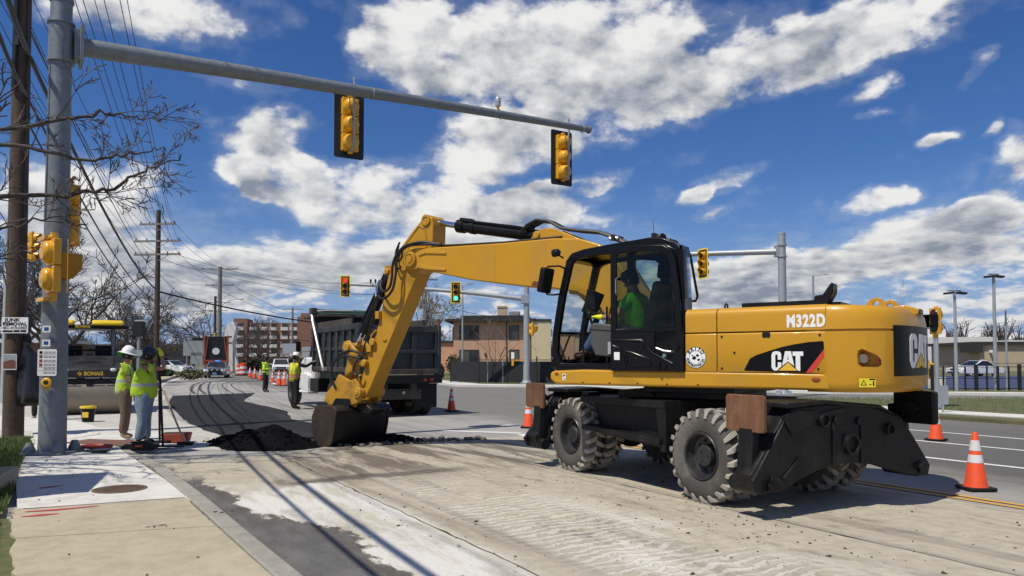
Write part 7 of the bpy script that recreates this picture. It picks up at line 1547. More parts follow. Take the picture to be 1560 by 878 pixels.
# backs of road signs
def sign_back(loc, rz, label, panels, legs, brace=False):
    t = thing('road_sign', label, 'road sign', loc, rz)
    for x, h in legs: b = MB(); b.beam((x, 0, 0), (x, 0, h), .09, .06); b.build('post', m_galv_l, t)
    for x, z, w_, h in panels: b = MB(); b.prism(rrect(w_, h, .06, x, z), -.06, -.04); b.build('sign_panel', m_galv_l, t)
    if brace: b = MB(); b.beam((legs[-1][0], 0, 1.9), (legs[-1][0] - 1.3, .2, 0), .08, .08); b.build('brace', m_galv_l, t)
    return t
sign_back((-25.4, 59, .1), R(8), 'two large grey sign backs on posts left of the police car', [(0, 2.45, 1.55, 1.2), (.25, 1.65, .9, .9)], [(-.5, 2.9), (.35, 2.9)], True)
sign_back((-24.2, 81, .1), R(-6), 'pale sign back on two posts between the barrels and the officer', [(0, 2.75, 1.9, 1.1)], [(-.3, 3), (.3, 3)])
sign_back((-20.8, 76, .1), R(-6), 'dark grey sign back just left of the dump truck behind the white car', [(0, 2.3, 1.6, 1.1)], [(-.4, 2.6), (.4, 2.6)])
t = thing('traffic_light', 'black pedestrian signal on grey post beside the dark utility pole', 'traffic light', (-25.5, 50.5, 0)); b = MB(); b.cyl((0, 0, 0), (0, 0, 3.9), .10, n=10); b.bx(-.2, .35, -.15, .15, 1.9, 2.3); b.build('post', m_galv_l, t); b = MB(); b.prism(rrect(.75, 1.1, .2, 0, 3.75), -.2, .2); b.build('housing', m_sigblk, t, bevel=.05); b = MB(); b.prism(rrect(.8, 1.16, .2, -.1, 3.78), .2, .3); b.build('backplate', m_whitew, t)
sign_back((-52.0, 96, .1), R(5), 'small orange and white board beyond the two sign backs', [(0, 2.2, 2.4, .8)], [(-.8, 2.2), (.8, 2.2)])
# black mesh fence before the brick house
fn = thing('mesh_fence', 'low black fence with solid mesh panels in front of the brick house', 'fence', (0, 0, .1))
m_mesh = mat('black_mesh', (.016, .017, .020), .75, var=.25, vs=1.5); m_fblk = mat('fence_black', (.014, .014, .015), .5, var=.1)
fp = [(-4.15, 50.2), (-2.2, 49.4), (-.3, 48.6), (1.6, 47.8), (3.6, 47.0), (5.4, 46.2)]
for a, c in zip(fp[:-1], fp[1:]): b = MB(); b.beam((a[0], a[1], .74), (c[0], c[1], .74), .03, 1.36); b.build('mesh_panel', m_mesh, fn, smooth=False); b = MB(); b.beam((a[0], a[1], 1.52), (c[0], c[1], 1.52), .05, .05); b.build('rail', m_fblk, fn, smooth=False)
for x, y in fp: b = MB(); b.cyl((x, y, 0), (x, y, 1.75), .045, n=8); b.build('post', m_fblk, fn)
# see-through picket fence continuing behind the excavator
fn = thing('wire_fence', 'thin grey wire fence seen between the excavator body and wheels', 'fence', (0, 0, .1))
fq = [(5.4, 46.2), (7.6, 44.5), (9.8, 42.6), (12, 41.0), (14.4, 39.4), (16.8, 38.2)]
for x, y in fq: b = MB(); b.cyl((x, y, 0), (x, y, 1.2), .035, n=6); b.build('post', m_galv_l, fn)
for a, c in zip(fq[:-1], fq[1:]):
    for z in (.15, .6, 1.15): b = MB(); b.beam((a[0], a[1], z), (c[0], c[1], z), .02, .02); b.build('rail', m_galv_l, fn, smooth=False)
# black court fence at the right
fn = thing('court_fence', 'black steel court fence with square posts across the far right', 'fence', (0, 0, .1))
cf0, cf1 = Vector((18.5, 36.4, 0)), Vector((36.5, 37.6, 0)); n_ = 32
for i in range(n_ + 1):
    p = cf0.lerp(cf1, i / n_); wd = .16 if i % 4 == 0 else (.10 if i % 2 == 0 else .05); b = MB(); b.bx(p.x - wd / 2, p.x + wd / 2, p.y - .04, p.y + .04, 0, 1.32 if i % 4 == 0 else 1.22); b.build('post', m_fblk, fn, smooth=False)
for z in (.10, .62, 1.18, 1.36): b = MB(); b.beam(cf0 + Vector((0, .06, z)), cf1 + Vector((0, .06, z)), .03, .035 if z < 1.3 else .02); b.build('rail', m_fblk, fn, smooth=False)
sheet('court_surface', [(20, 38.2), (60, 40.5), (64, 70), (24, 68)], .125, mat('court_blue', (.035, .05, .12), .85, var=.2, vs=.6), depth=.1)
for x, w_, h, mm, lab in ((20.0, 1.1, .75, mat('maroon_panel', (.10, .015, .03), .7), 'maroon padded barrier left of the courts'), (21.3, .35, .62, m_whitew, 'white litter bin at the left end of the court fence'), (21.75, .25, .6, m_whitew, 'slimmer white bin next to the white bin at the court fence')):
    t = thing('barrier' if w_ > 1 else 'litter_bin', lab, 'barrier' if w_ > 1 else 'bin', (x, 37.5, .12)); b = MB(); b.prism(rrect(w_, h, .05, 0, h / 2), -.15, .15); b.build('body', mm, t, bevel=.02); b = MB(); b.bx(-w_ / 2 - .02, w_ / 2 + .02, -.17, .17, h, h + .04); b.build('rim', mm, t)
t = thing('notice', 'small white notice hanging on the court fence at the right', 'sign', (26.6, 36.8, .1)); b = MB(); b.prism(rrect(.16, .22, .02, 0, 1.08), -.02, 0); b.build('sign_plate', m_wdecal, t)

# ------------------------------------------------------------------ trees
def limb(b, p, d, ln, r, depth, rn, cfg, tw=None):
    """grow one branch; twigs go to tw"""
    seg = max(3, int(ln / cfg['seg'])); pts = [p.copy()]; q = p.copy(); dd = d.normalized(); rs = [r]; side = []
    for i in range(seg):
        dd = (dd + Vector((rn.gauss(0, 1), rn.gauss(0, 1), rn.gauss(0, 1))) * cfg['wob'] + Vector((0, 0, cfg['up']))).normalized()
        q = q + dd * (ln / seg); pts.append(q.copy()); rs.append(max(cfg['rmin'], r * (1 - .75 * (i + 1) / seg))); side.append((q.copy(), dd.copy(), rs[-1], (i + 1) / seg))
    tgt = tw if (tw is not None and depth <= cfg['split']) else b
    tgt.tube(pts, rs, 6 if r > .05 else (4 if r > .015 else 3), caps=False)
    if depth <= 0: return
    nb = cfg['nb'][min(depth, len(cfg['nb']) - 1)]
    for k in range(nb):
        i = min(len(side) - 1, int(len(side) * (.18 + .82 * rn.random()))); q, dd, rr_, f = side[i]
        ax = Vector((rn.gauss(0, 1), rn.gauss(0, 1), rn.gauss(0, .7))).normalized(); nd_ = (dd * cfg['fwd'] + ax * .8).normalized()
        limb(b, q, nd_, ln * rn.uniform(.38, .68) * (1 - .25 * f), max(cfg['rmin'], min(rr_ * .8, r * .55)), depth - 1, rn, cfg, tw)
def far_tree(seed, h, spread, trunk=.28, lv=4, nb=(0, 5, 5, 6, 7), up=.06, rmin=.016, fan=6):
    rn = random.Random(seed); tk = MB(); cr = MB(); cfg = dict(seg=h * .06, wob=.16, up=up, rmin=rmin, nb=nb, fwd=.9, split=lv - 2)
    hh = h * .24; tk.tube([(0, 0, 0), (.03 * h * rn.uniform(-.3, .3), 0, hh * .6), (0, 0, hh)], [trunk * 1.15, trunk, trunk * .85], 8)
    for k in range(fan):
        a = 2 * math.pi * k / fan + rn.uniform(-.3, .3); t = rn.uniform(.35, 1.0) * spread
        limb(tk, Vector((0, 0, hh * rn.uniform(.75, 1.0))), Vector((math.cos(a) * t, math.sin(a) * t, 1.0)), h * .62 * rn.uniform(.8, 1.1), trunk * .5, lv - 1, rn, cfg, cr)
    return tk, cr
m_bark_f = mat('far_bark', (.055, .046, .042), .95, var=.2); m_twig_f = mat('far_twigs', (.080, .068, .064), .95, var=.25, vs=.6); m_twig_p = mat('pale_blossom_twigs', (.26, .25, .22), .95, var=.2)
def make_tree(label, seed, h, spread, loc, group=None, twig=None, name='bare_tree', **k):
    t = thing(name, label, 'tree', loc, 0, group); tk, cr = far_tree(seed, h, spread, **k); tk.build('trunk', m_bark_f, t, ang=80); cr.build('crown', twig or m_twig_f, t, ang=80); return t
T1 = make_tree('large bare tree behind the roller seen right of the near signal pole', 11, 8.6, .95, (-27.5, 45, 0), lv=4, nb=(0, 6, 6, 7, 8))
T2 = make_tree('broad domed bare tree behind the dark utility pole', 12, 10.0, 1.5, (-41, 80, 0), up=.03, lv=4, nb=(0, 6, 6, 7, 8))
T3 = make_tree('bare tree with spreading layered crown left of the pale lamp pole', 13, 12.0, 1.4, (-44.5, 110, 0), up=.0)
def tcopy(src, label, loc, s, rz, group=None):
    c = copy_tree(src); c.location = loc; c.scale = (s, s, s); c.rotation_euler = (0, 0, rz); c['label'] = label
    if group: c['group'] = group
    return c
tcopy(T1, 'bare tree seen between the wooden pole and the near signal pole', (-33.5, 50, 0), .95, 2.0)
tcopy(T1, 'bare tree behind the roller canopy right of the larger tree', (-27.0, 52, 0), .72, 4.0)
tcopy(T2, 'bare tree behind the workers heads left of the sign backs', (-34.5, 72, 0), .62, 1.0)
tcopy(T3, 'bare tree just left of the orange truck', (-43.5, 100, 0), .72, 3.0)
tcopy(T2, 'bare tree in front of the apartment block', (-46, 135, 0), .95, 5.0)
tcopy(T3, 'bare tree in front of the right end of the apartment block', (-39.5, 118, 0), .55, .6)
tcopy(T2, 'round bare tree right of the brick house seen through the cab', (11.0, 125, 0), .72, 2.6)
tcopy(T2, 'bare tree behind the dump truck left of the brick house', (-14.5, 120, 0), .75, 1.3)
TP = make_tree('pale budding tree above the dump truck tailgate', 21, 8.4, .8, (-8.8, 71, 0), twig=m_twig_p, rmin=.03)
SAP = True
ts = make_tree('small bare street tree in front of the black mesh fence', 31, 4.6, .9, (-1.05, 49.0, .1), trunk=.05, lv=3, nb=(0, 4, 5, 5), rmin=.006, twig=mat('sapling_twigs', (.22, .17, .13), .9))
tcopy(ts, 'slim bare sapling rising behind the counterweight', (27.6, 52, 0), 1.45, .3).scale = (.55, .55, 1.45)
for dx in (-.55, .45): b = MB(); b.cyl((dx, -.3, 0), (dx, -.3, 1.5), .03, n=6); b.build('stake', m_galv_l, ts)
# far wood at the right and left horizon: reads as one mass
for nm, x0, x1, y0, hh, n_, lab in (('far_wood', 95, 330, 235, 14, 60, 1), ('far_wood', -330, -75, 230, 11, 60, 2), ('far_wood', -60, 60, 260, 8, 36, 3)):
    rn = random.Random(lab); bb = MB()
    for i in range(n_):
        x = x0 + (x1 - x0) * (i + rn.random()) / n_; y = y0 + rn.uniform(0, 40); h = hh * rn.uniform(.65, 1.1)
        for k in range(34):
            a = rn.uniform(0, 6.28); t = rn.uniform(.1, .9); p0 = Vector((x, y, h * rn.uniform(.0, .35))); p1 = Vector((x + math.cos(a) * h * .5 * t, y + math.sin(a) * h * .3 * t, h * rn.uniform(.5, 1.0)))
            m_ = p0.lerp(p1, .5) + Vector((rn.gauss(0, .4), 0, rn.gauss(0, .4))); bb.tube([p0, m_, p1], [.28, .2, .07], 3, caps=False)
            for q in range(3): e = m_.lerp(p1, rn.random()); bb.tube([e, e + Vector((rn.gauss(0, 1.4), rn.gauss(0, .6), abs(rn.gauss(0, 1.4))))], [.12, .05], 3, caps=False)
    tag(bb.build(nm, m_twig_f, ang=80), kind='stuff')
# evergreen shrubs
m_shrub = mat('shrub_leaf', (.035, .05, .02), .8, var=.35, vs=2)
m_shrub2 = mat('shrub_leaf_pale', (.10, .105, .04), .8, var=.3, vs=2)
def shrub(label, loc, rx, ry, h, seed, m=m_shrub, n=420, ls=.12):
    rn = random.Random(seed); t = thing('shrub', label, 'shrub', loc); b = MB()
    for i in range(n):
        u = rn.gauss(0, 1); v = rn.gauss(0, 1); w_ = rn.gauss(0, 1); l = math.sqrt(u * u + v * v + w_ * w_); k = rn.uniform(.55, 1.05) / l
        p = Vector((u * k * rx, v * k * ry, h * .5 + w_ * k * h * .5)); a = Vector((rn.gauss(0, 1), rn.gauss(0, 1), rn.gauss(0, 1))).normalized() * ls; c = a.cross(Vector((rn.gauss(0, 1), rn.gauss(0, 1), 1))).normalized() * ls * .6
        b.add([p - a, p + c, p + a, p - c], [(0, 1, 2, 3)])
    b.build('foliage', m, t, smooth=False); b = MB()
    for i in range(5): b.tube([(0, 0, 0), (rn.uniform(-.5, .5) * rx, rn.uniform(-.5, .5) * ry, h * .7)], [.04, .015], 4)
    b.build('stem', m_bark_f, t); return t
shrub('dark evergreen bush at the corner of the brick house', (-6.6, 83.5, .1), .9, .9, 2.1, 1, n=700)
shrub('pale shrub under the two sign backs on the left island', (-24.9, 57.5, .1), 1.1, .9, .8, 2, m_shrub2)
shrub('small conifer on the lawn before the brick house', (-5.9, 60, .1), .45, .45, 1.2, 5)
for i, (x, y, rx, h, lab) in enumerate(((-47, 88, 4.2, 1.3, 'dark low hedge behind the sign backs on the left'), (-34.0, 99, 3.0, 1.7, 'dark shrub mass right of the white pylon'), (-28.5, 98, 2.6, 1.8, 'dark shrub behind the barrels'), (-56, 86, 4.5, 1.2, 'dark low hedge behind the roller on the left'), (-23.6, 90, 2.2, 1.6, 'dark shrub behind the officer'), (-31.5, 66, 1.5, .7, 'low shrub on the island left of the police car'))): shrub(lab, (x, y, .1), rx, 1.0, h, 10 + i, n=900, ls=.2)
# --- the near bare tree at the left: trunk out of the picture, limbs reach across the poles
NT = thing('bare_tree', 'leafless tree whose twiggy limbs reach in front of the poles at upper left', 'tree', (0, 0, 0))
rn = random.Random(77); tk = MB(); cr = MB(); TX, TY = -10.9, 9.9
tk.tube([(TX, TY, 0), (TX + .05, TY, 1.5), (TX - .03, TY + .05, 3.2), (TX + .1, TY + .1, 5.5), (TX + .0, TY + .2, 8)], [.24, .21, .19, .14, .08], 10)
cfg = dict(seg=.22, wob=.20, up=.012, rmin=.0055, nb=(0, 4, 5, 7), fwd=1.1, split=1)
def guided(pts, r0, nchild, depth=2, lnk=1.0):
    c = cat3(pts, 8); m_ = len(c); jit = [p + Vector((rn.gauss(0, .025), rn.gauss(0, .025), rn.gauss(0, .025))) for p in c]
    tk.tube(jit, [max(.008, r0 * (1 - .85 * i / m_)) for i in range(m_)], 6, caps=False)
    for k in range(nchild):
        i = int(m_ * (.22 + .76 * rn.random())); i = min(i, m_ - 2); d = (jit[i + 1] - jit[i]).normalized(); ax = Vector((rn.gauss(0, .7), rn.gauss(0, .8), rn.gauss(0, .9))).normalized()
        limb(tk, jit[i], d * .9 + ax * .75, lnk * rn.uniform(.35, 1.0) * (1.15 - .5 * i / m_), max(.009, r0 * .32 * (1 - .6 * i / m_)), depth, rn, cfg, cr)
def V3(*a): return Vector(a)
guided([V3(TX, TY, 3.6), V3(-9.0, 10.6, 4.0), V3(-7.4, 11.0, 4.1), V3(-6.3, 11.3, 4.25), V3(-5.8, 11.5, 4.6), V3(-5.2, 11.6, 4.85)], .055, 17)
guided([V3(TX, TY, 4.4), V3(-9.2, 10.2, 5.0), V3(-7.3, 10.5, 4.95), V3(-6.2, 10.8, 5.25), V3(-5.7, 11.0, 5.3), V3(-5.4, 11.2, 5.3)], .045, 16)
guided([V3(TX, TY, 3.2), V3(-9.4, 10.3, 3.3), V3(-7.8, 10.6, 3.45), V3(-6.9, 10.8, 3.7), V3(-6.2, 11.0, 3.9)], .04, 9)
guided([V3(TX, TY, 5.0), V3(-9.2, 10.2, 5.5), V3(-8.0, 10.5, 5.6), V3(-7.3, 10.7, 5.9)], .04, 8, 1)
guided([V3(TX, TY, 4.0), V3(-9.0, 9.8, 4.5), V3(-7.2, 10.0, 4.6), V3(-6.0, 10.3, 4.45), V3(-5.4, 10.6, 4.65), V3(-5.1, 10.8, 4.75)], .045, 14)
guided([V3(TX, TY, 2.9), V3(-9.5, 9.6, 2.9), V3(-8.2, 9.9, 2.85), V3(-7.4, 10.2, 3.05)], .035, 12, 1)
for a in range(232, 350, 30): guided([V3(TX, TY, 3.4 + rn.uniform(0, 2)), V3(TX + 1.4 * math.cos(R(a)), TY + 1.4 * math.sin(R(a)), 5), V3(TX + 3 * math.cos(R(a)), TY + 3 * math.sin(R(a)), 5.7 + rn.uniform(-1, 1)), V3(TX + 4.2 * math.cos(R(a)), TY + 4.2 * math.sin(R(a)), 6)], .06, 16, 1, 1.5)
cfg = dict(cfg, rmin=.011, nb=(0, 4, 5, 6))
for (x, y, z) in ((-6.9, 9.6, 3.6), (-7.6, 8.4, 3.9), (-7.2, 10.3, 3.0), (-8.6, 8.0, 4.2), (-6.6, 9.0, 4.4), (-8.2, 9.3, 3.2), (-7.9, 10.9, 3.4)): guided([V3(TX, TY, z - .6), V3(TX + .35 * (x - TX), TY + .4 * (y - TY), z + .1), V3(TX + .7 * (x - TX), TY + .65 * (y - TY), z - .1), V3(x, y, z)], .06, 12, 1, 1.2)
tk.build('trunk', m_bark, NT, ang=80); cr.build('crown', m_twig, NT, ang=80)
# ------------------------------------------------------------------ people
def skin_mesh(name, verts, edges, radii, m, parent, sub=1):
    me = bpy.data.meshes.new(name); me.from_pydata([tuple(v) for v in verts], edges, []); o = bpy.data.objects.new(name, me); COL.objects.link(o)
    o.modifiers.new('skin', 'SKIN'); sk = me.skin_vertices[0].data
    for i, r in enumerate(radii): sk[i].radius = (r, r) if not isinstance(r, tuple) else r
    sk[0].use_root = True
    s = o.modifiers.new('sub', 'SUBSURF'); s.levels = sub; s.render_levels = sub
    bpy.context.view_layer.update()
    m2 = bpy.data.meshes.new_from_object(o.evaluated_get(bpy.context.evaluated_depsgraph_get())); o.modifiers.clear(); o.data = m2; bpy.data.meshes.remove(me); m2.name = name
    m2.materials.clear(); m2.materials.append(m); m2.shade_smooth(); o.parent = parent; return o
def band_mat(name, base, bands, vert=None):
    m = mat(name, base, .85, var=.12, vs=8, bump=.9, bs=10); nt = m.node_tree; N = nt.nodes; L = nt.links; b = N['Principled BSDF']
    cur = b.inputs['Base Color'].links[0].from_socket; tc = N.new('ShaderNodeTexCoord'); sp = N.new('ShaderNodeSeparateXYZ'); L.new(tc.outputs['Object'], sp.inputs[0])
    for ax, lo, hi, col in bands:
        g = N.new('ShaderNodeMath'); g.operation = 'COMPARE'; L.new(sp.outputs[ax], g.inputs[0]); g.inputs[1].default_value = (lo + hi) / 2; g.inputs[2].default_value = (hi - lo) / 2
        mx = N.new('ShaderNodeMix'); mx.data_type = 'RGBA'; L.new(g.outputs[0], mx.inputs[0]); L.new(cur, mx.inputs[6]); mx.inputs[7].default_value = (*col, 1); cur = mx.outputs[2]
    L.new(cur, b.inputs['Base Color']); return m
SIL = (.42, .43, .45)
def person(label, loc, rz, J, skin, shirt, trousers, boots, glove=None, fat=1.0, sleeve='short', hat=None, hat_m=None, sleeve_m=None, hand_curl=.6, parent_mat=None):
    t = thing('person', label, 'person', loc, rz); j = {k: Vector(v) for k, v in J.items()}; f = fat
    vs, es, rs = [], [], []
    def add(p, r, q=None):
        vs.append(p); rs.append(r)
        if q is not None: es.append((q, len(vs) - 1))
        return len(vs) - 1
    pel = add(j['pelvis'], .10 * f); mid = add(j['pelvis'].lerp(j['chest'], .5), .10 * f, pel); ch = add(j['chest'], .10 * f, mid); nk = add(j['neck'], .058, ch)
    up = (j['head'] - j['neck']).normalized(); fw = Vector((1, 0, 0)); fw = (fw - up * fw.dot(up)).normalized()
    if 'face' in j: fw = j['face'].normalized()
    h0 = add(j['head'] - up * .06 + fw * .02, .072, nk); h1 = add(j['head'] + up * .02, .092, h0); add(j['head'] + up * .10 - fw * .01, .078, h1)
    hands = []
    for s in 'LR':
        sh = add(j['sh' + s], .068, ch); el = add(j['el' + s], .046, sh); wr = add(j['wr' + s], .032, el); d = (j['wr' + s] - j['el' + s]).normalized()
        hd_ = j.get('hd' + s); d2 = ((hd_ - j['wr' + s]).normalized() if hd_ else d); pm = add(j['wr' + s] + d2 * .06, .034, wr); hands.append((j['wr' + s], d, d2))
        sdv = d2.cross(Vector((0, 0, 1))); sdv = sdv.normalized() if sdv.length > .1 else Vector((0, 1, 0)); cv = sdv.cross(d2).normalized()
        for k, ln in zip((-1.5, -.5, .5, 1.5), (.062, .075, .08, .07)):
            b0 = j['wr' + s] + d2 * .095 + sdv * (.0155 * k); k0 = add(b0, .0095, pm); k1 = add(b0 + d2 * ln * .5 - cv * ln * .25 * hand_curl, .0085, k0); add(b0 + d2 * ln * .75 - cv * ln * .75 * hand_curl, .0075, k1)
        t0 = add(j['wr' + s] + d2 * .045 + sdv * .035, .012, pm); add(j['wr' + s] + d2 * .085 + sdv * .055 - cv * .02, .0095, t0)
    for s in 'LR':
        hp_ = add(j['hip' + s], .092 * f, pel); kn = add(j['kn' + s], .060, hp_); an = add(j['an' + s], .040, kn); add(j['to' + s], .036, an)
    body = skin_mesh('body', vs, es, rs, skin, t)
    # face
    b = MB(); c = j['head']; sd_ = up.cross(fw).normalized()
    b.tube([c + fw * .085 + up * .015, c + fw * .112 - up * .02, c + fw * .09 - up * .028], [.008, .015, .012], 6)
    for k in (1, -1): b.sphere(c + sd_ * (.088 * k) - fw * .01 - up * .0, (.02, .02, .03), 8, 6)
    b.build('nose_and_ears', skin, body)
    b = MB()
    for k in (1, -1): b.sphere(c + fw * .082 + sd_ * (.032 * k) + up * .022, .011, 6, 5)
    b.beam(c + fw * .086 - sd_ * .022 - up * .052, c + fw * .086 + sd_ * .022 - up * .052, .008, .008); b.build('eyes_and_mouth', m_hair, body)
    b = MB(); b.lathe([(.088, -.06), (.099, .0), (.098, .06), (.07, .115), (.001, .13)], c - fw * .012, up, 14); b.build('hair', m_hair, body)
    # trousers
    T_v = [j['pelvis'] + Vector((0, 0, .14)), j['pelvis'] - Vector((0, 0, .03))]; T_e = [(0, 1)]; T_r = [.142 * f, .150 * f]
    for s in 'LR':
        i = len(T_v); T_v += [j['hip' + s] - Vector((0, 0, .04)) * 0 + (j['kn' + s] - j['hip' + s]) * .12, j['kn' + s], j['kn' + s].lerp(j['an' + s], .5), j['an' + s] - (j['an' + s] - j['kn' + s]).normalized() * .02]; T_r += [.108 * f, .082 * (.6 + .4 * f), .078 * (.6 + .4 * f), .070 * (.6 + .4 * f)]; T_e += [(1, i), (i, i + 1), (i + 1, i + 2), (i + 2, i + 3)]
    skin_mesh('trousers', T_v, T_e, T_r, trousers, t)
    # shirt / vest
    S_v = [j['pelvis'].lerp(j['chest'], -.32), j['pelvis'].lerp(j['chest'], .02), j['pelvis'].lerp(j['chest'], .5), j['chest'], j['chest'].lerp(j['neck'], .62)]; S_e = [(0, 1), (1, 2), (2, 3), (3, 4)]; S_r = [.168 * f, .172 * f, .172 * f, .155 * f, .085]
    for s in 'LR':
        i = len(S_v); k = .62 if sleeve == 'short' else .10; S_v += [j['sh' + s], j['sh' + s].lerp(j['el' + s], k)]; S_r += [.092, .078 if sleeve == 'short' else .085]; S_e += [(3, i), (i, i + 1)]
    skin_mesh('shirt', S_v, S_e, S_r, shirt, t)
    if sleeve == 'long':
        for s in 'LR': skin_mesh('sleeve', [j['sh' + s], j['el' + s], j['wr' + s]], [(0, 1), (1, 2)], [.080, .062, .046], sleeve_m or shirt, t)
    for s in 'LR':
        d = (j['to' + s] - j['an' + s]); skin_mesh('boot', [j['an' + s] + Vector((0, 0, .07)), j['an' + s] - Vector((0, 0, .015)), j['an' + s] + d * .6 - Vector((0, 0, .01)), j['to' + s]], [(0, 1), (1, 2), (2, 3)], [.056, .056, .052, .044], boots, t)
    if glove:
        for (wr, d, d2), s in zip(hands, 'LR'):
            if glove is True or s not in glove[0]: continue
            sdv = d2.cross(Vector((0, 0, 1))); sdv = sdv.normalized() if sdv.length > .1 else Vector((0, 1, 0)); cv = sdv.cross(d2).normalized()
            gv = [wr - d * .03, wr + d2 * .06]; ge = [(0, 1)]; gr = [.042, .043]
            for k, ln in zip((-1.5, -.5, .5, 1.5), (.062, .075, .08, .07)):
                b0 = wr + d2 * .10 + sdv * (.018 * k); i = len(gv); gv += [b0, b0 + d2 * ln * .5 - cv * ln * .25 * hand_curl, b0 + d2 * ln * .75 - cv * ln * .8 * hand_curl]; ge += [(1, i), (i, i + 1), (i + 1, i + 2)]; gr += [.0135, .0125, .0115]
            i = len(gv); gv += [wr + d2 * .045 + sdv * .042, wr + d2 * .09 + sdv * .065 - cv * .02]; ge += [(1, i), (i, i + 1)]; gr += [.016, .0135]
            skin_mesh('glove', gv, ge, gr, glove[1], t)
    # hat
    hc = c + up * .055 - fw * .005; b = MB()
    if hat == 'hard': b.lathe([(.175, -.008), (.178, .0), (.128, .02), (.122, .06), (.10, .115), (.055, .148), (.001, .155)], hc, up + fw * .08, 24); b.tube([hc - fw * .115 + up * .06, hc - fw * .06 + up * .14, hc + up * .162, hc + fw * .06 + up * .142, hc + fw * .115 + up * .06], .014, 6)
    if hat == 'brimless': b.lathe([(.132, -.01), (.13, .03), (.118, .08), (.09, .125), (.001, .15)], hc, up + fw * .06, 22); b.prism([(hc.x + .08, hc.z - .0), (hc.x + .20, hc.z - .03), (hc.x + .20, hc.z - .02), (hc.x + .08, hc.z + .02)], hc.y - .09, hc.y + .09)
    if hat == 'cowboy':
        nb_ = 28
        b.lathe([(.120, .0), (.118, .06), (.10, .12), (.06, .14), (.001, .125)], hc, up, 22)
        vs2 = []; 
        for rr2, zz in ((.10, .008), (.17, -.0), (.23, -.01)):
            for k in range(nb_): a = 2 * math.pi * k / nb_; vs2.append(hc + fw * (rr2 * math.cos(a)) + sd_ * (rr2 * .9 * math.sin(a)) + up * (zz + .055 * abs(math.sin(a)) ** 2 * (rr2 / .23)))
        fs2 = [(i * nb_ + k, i * nb_ + (k + 1) % nb_, (i + 1) * nb_ + (k + 1) % nb_, (i + 1) * nb_ + k) for i in range(2) for k in range(nb_)]; b.add(vs2, fs2)
    if hat == 'cap': b.lathe([(.118, -.01), (.116, .04), (.10, .085), (.05, .105), (.001, .108)], hc, up, 20); b.prism([(hc.x + .07, hc.z - .0), (hc.x + .19, hc.z - .025), (hc.x + .19, hc.z - .015), (hc.x + .07, hc.z + .015)], hc.y - .075, hc.y + .075)
    if hat: b.build('hat', hat_m, t, ang=50)
    return t
def stand(h=1.78, **k):
    s = h / 1.78
    J = dict(pelvis=(0, 0, .95), chest=(0, 0, 1.30), neck=(.01, 0, 1.49), head=(.035, 0, 1.63), shL=(0, .185, 1.42), shR=(0, -.185, 1.42), elL=(-.03, .24, 1.13), elR=(-.03, -.24, 1.13), wrL=(.06, .24, .89), wrR=(.06, -.24, .89), hipL=(0, .09, .90), hipR=(0, -.09, .90), knL=(.02, .11, .50), knR=(.02, -.11, .50), anL=(-.02, .12, .10), anR=(-.02, -.12, .10), toL=(.14, .14, .04), toR=(.14, -.14, .04))
    J.update(k); return {a: (v[0] * s, v[1] * s, v[2] * s) for a, v in J.items()}
ORG = (.70, .22, .04)
m_vestB = band_mat('lime_shirt_striped', (.44, .66, .035), [(2, 1.12, 1.18, SIL), (1, .06, .11, SIL)])
m_vestA = band_mat('lime_shirt_back', (.48, .68, .05), [(2, 1.14, 1.20, SIL), (1, -.14, -.10, SIL)])
m_vestH = band_mat('lime_vest_orange', (.52, .66, .05), [(2, 1.04, 1.16, ORG), (2, 1.085, 1.115, SIL), (1, .08, .13, ORG), (1, -.13, -.08, ORG)])
m_vestP = band_mat('lime_jacket', (.55, .75, .06), [(2, 1.07, 1.12, (.02, .02, .02)), (1, -.02, .04, SIL)])
m_vestC = band_mat('lime_vest_front', (.50, .68, .05), [(2, 1.08, 1.16, SIL), (1, .07, .12, (.10, .12, .10)), (1, -.12, -.07, (.10, .12, .10))])
WB_ = person('heavy worker in lime shirt, navy hard hat and pale jeans raising a gloved hand', (-6.88, 13.85, .03), R(12), stand(1.84, shL=(0, .24, 1.43), pelvis=(0, 0, .95), chest=(.02, 0, 1.30), elR=(.40, -.26, 1.40), shR=(.04, -.25, 1.43), wrR=(.335, -.20, 1.64), hdR=(.29, -.18, 1.78), elL=(.08, .30, 1.18), wrL=(.20, .16, 1.08), toL=(.16, .16, .04), anL=(.02, .13, .10), anR=(-.05, -.12, .10), toR=(.11, -.15, .04), head=(.06, 0, 1.62)), m_skin, m_vestB, m_jean, m_boot, ('R', m_glove), 1.52, hat='brimless', hat_m=m_navyhat)
flat('shirt_print', [[(-.09 + dx, z), (-.09 + dx + w_, z), (-.09 + dx + w_, z - .035), (-.09 + dx, z - .035)] for z, ws in ((.13, ((0, .14),)), (.07, ((0, .06), (.08, .09))), (.01, ((0, .17),)), (-.05, ((0, .05), (.07, .1)))) for dx, w_ in ws], (-.235, -.10, 1.31), (.55, -.83, 0), (0, 0, 1), mat('print_dark', (.09, .14, .03), .8), WB_)
WA_ = person('worker in white hard hat and khaki trousers standing behind the heavy worker', (-7.79, 14.92, .05), R(20), stand(1.82, elR=(.10, -.22, 1.14), wrR=(.28, -.16, 1.10), elL=(.12, .22, 1.14), wrL=(.30, .12, 1.10)), m_skin, m_vestA, m_khaki, m_boot, fat=1.18, hat='hard', hat_m=m_white)
person('worker in yellow hard hat and lime vest seen between the two near poles', (-12.75, 20.0, .0), R(-75), stand(1.74), m_skin_d, m_vestC, m_blackcl, m_boot, hat='hard', hat_m=m_yelhat)
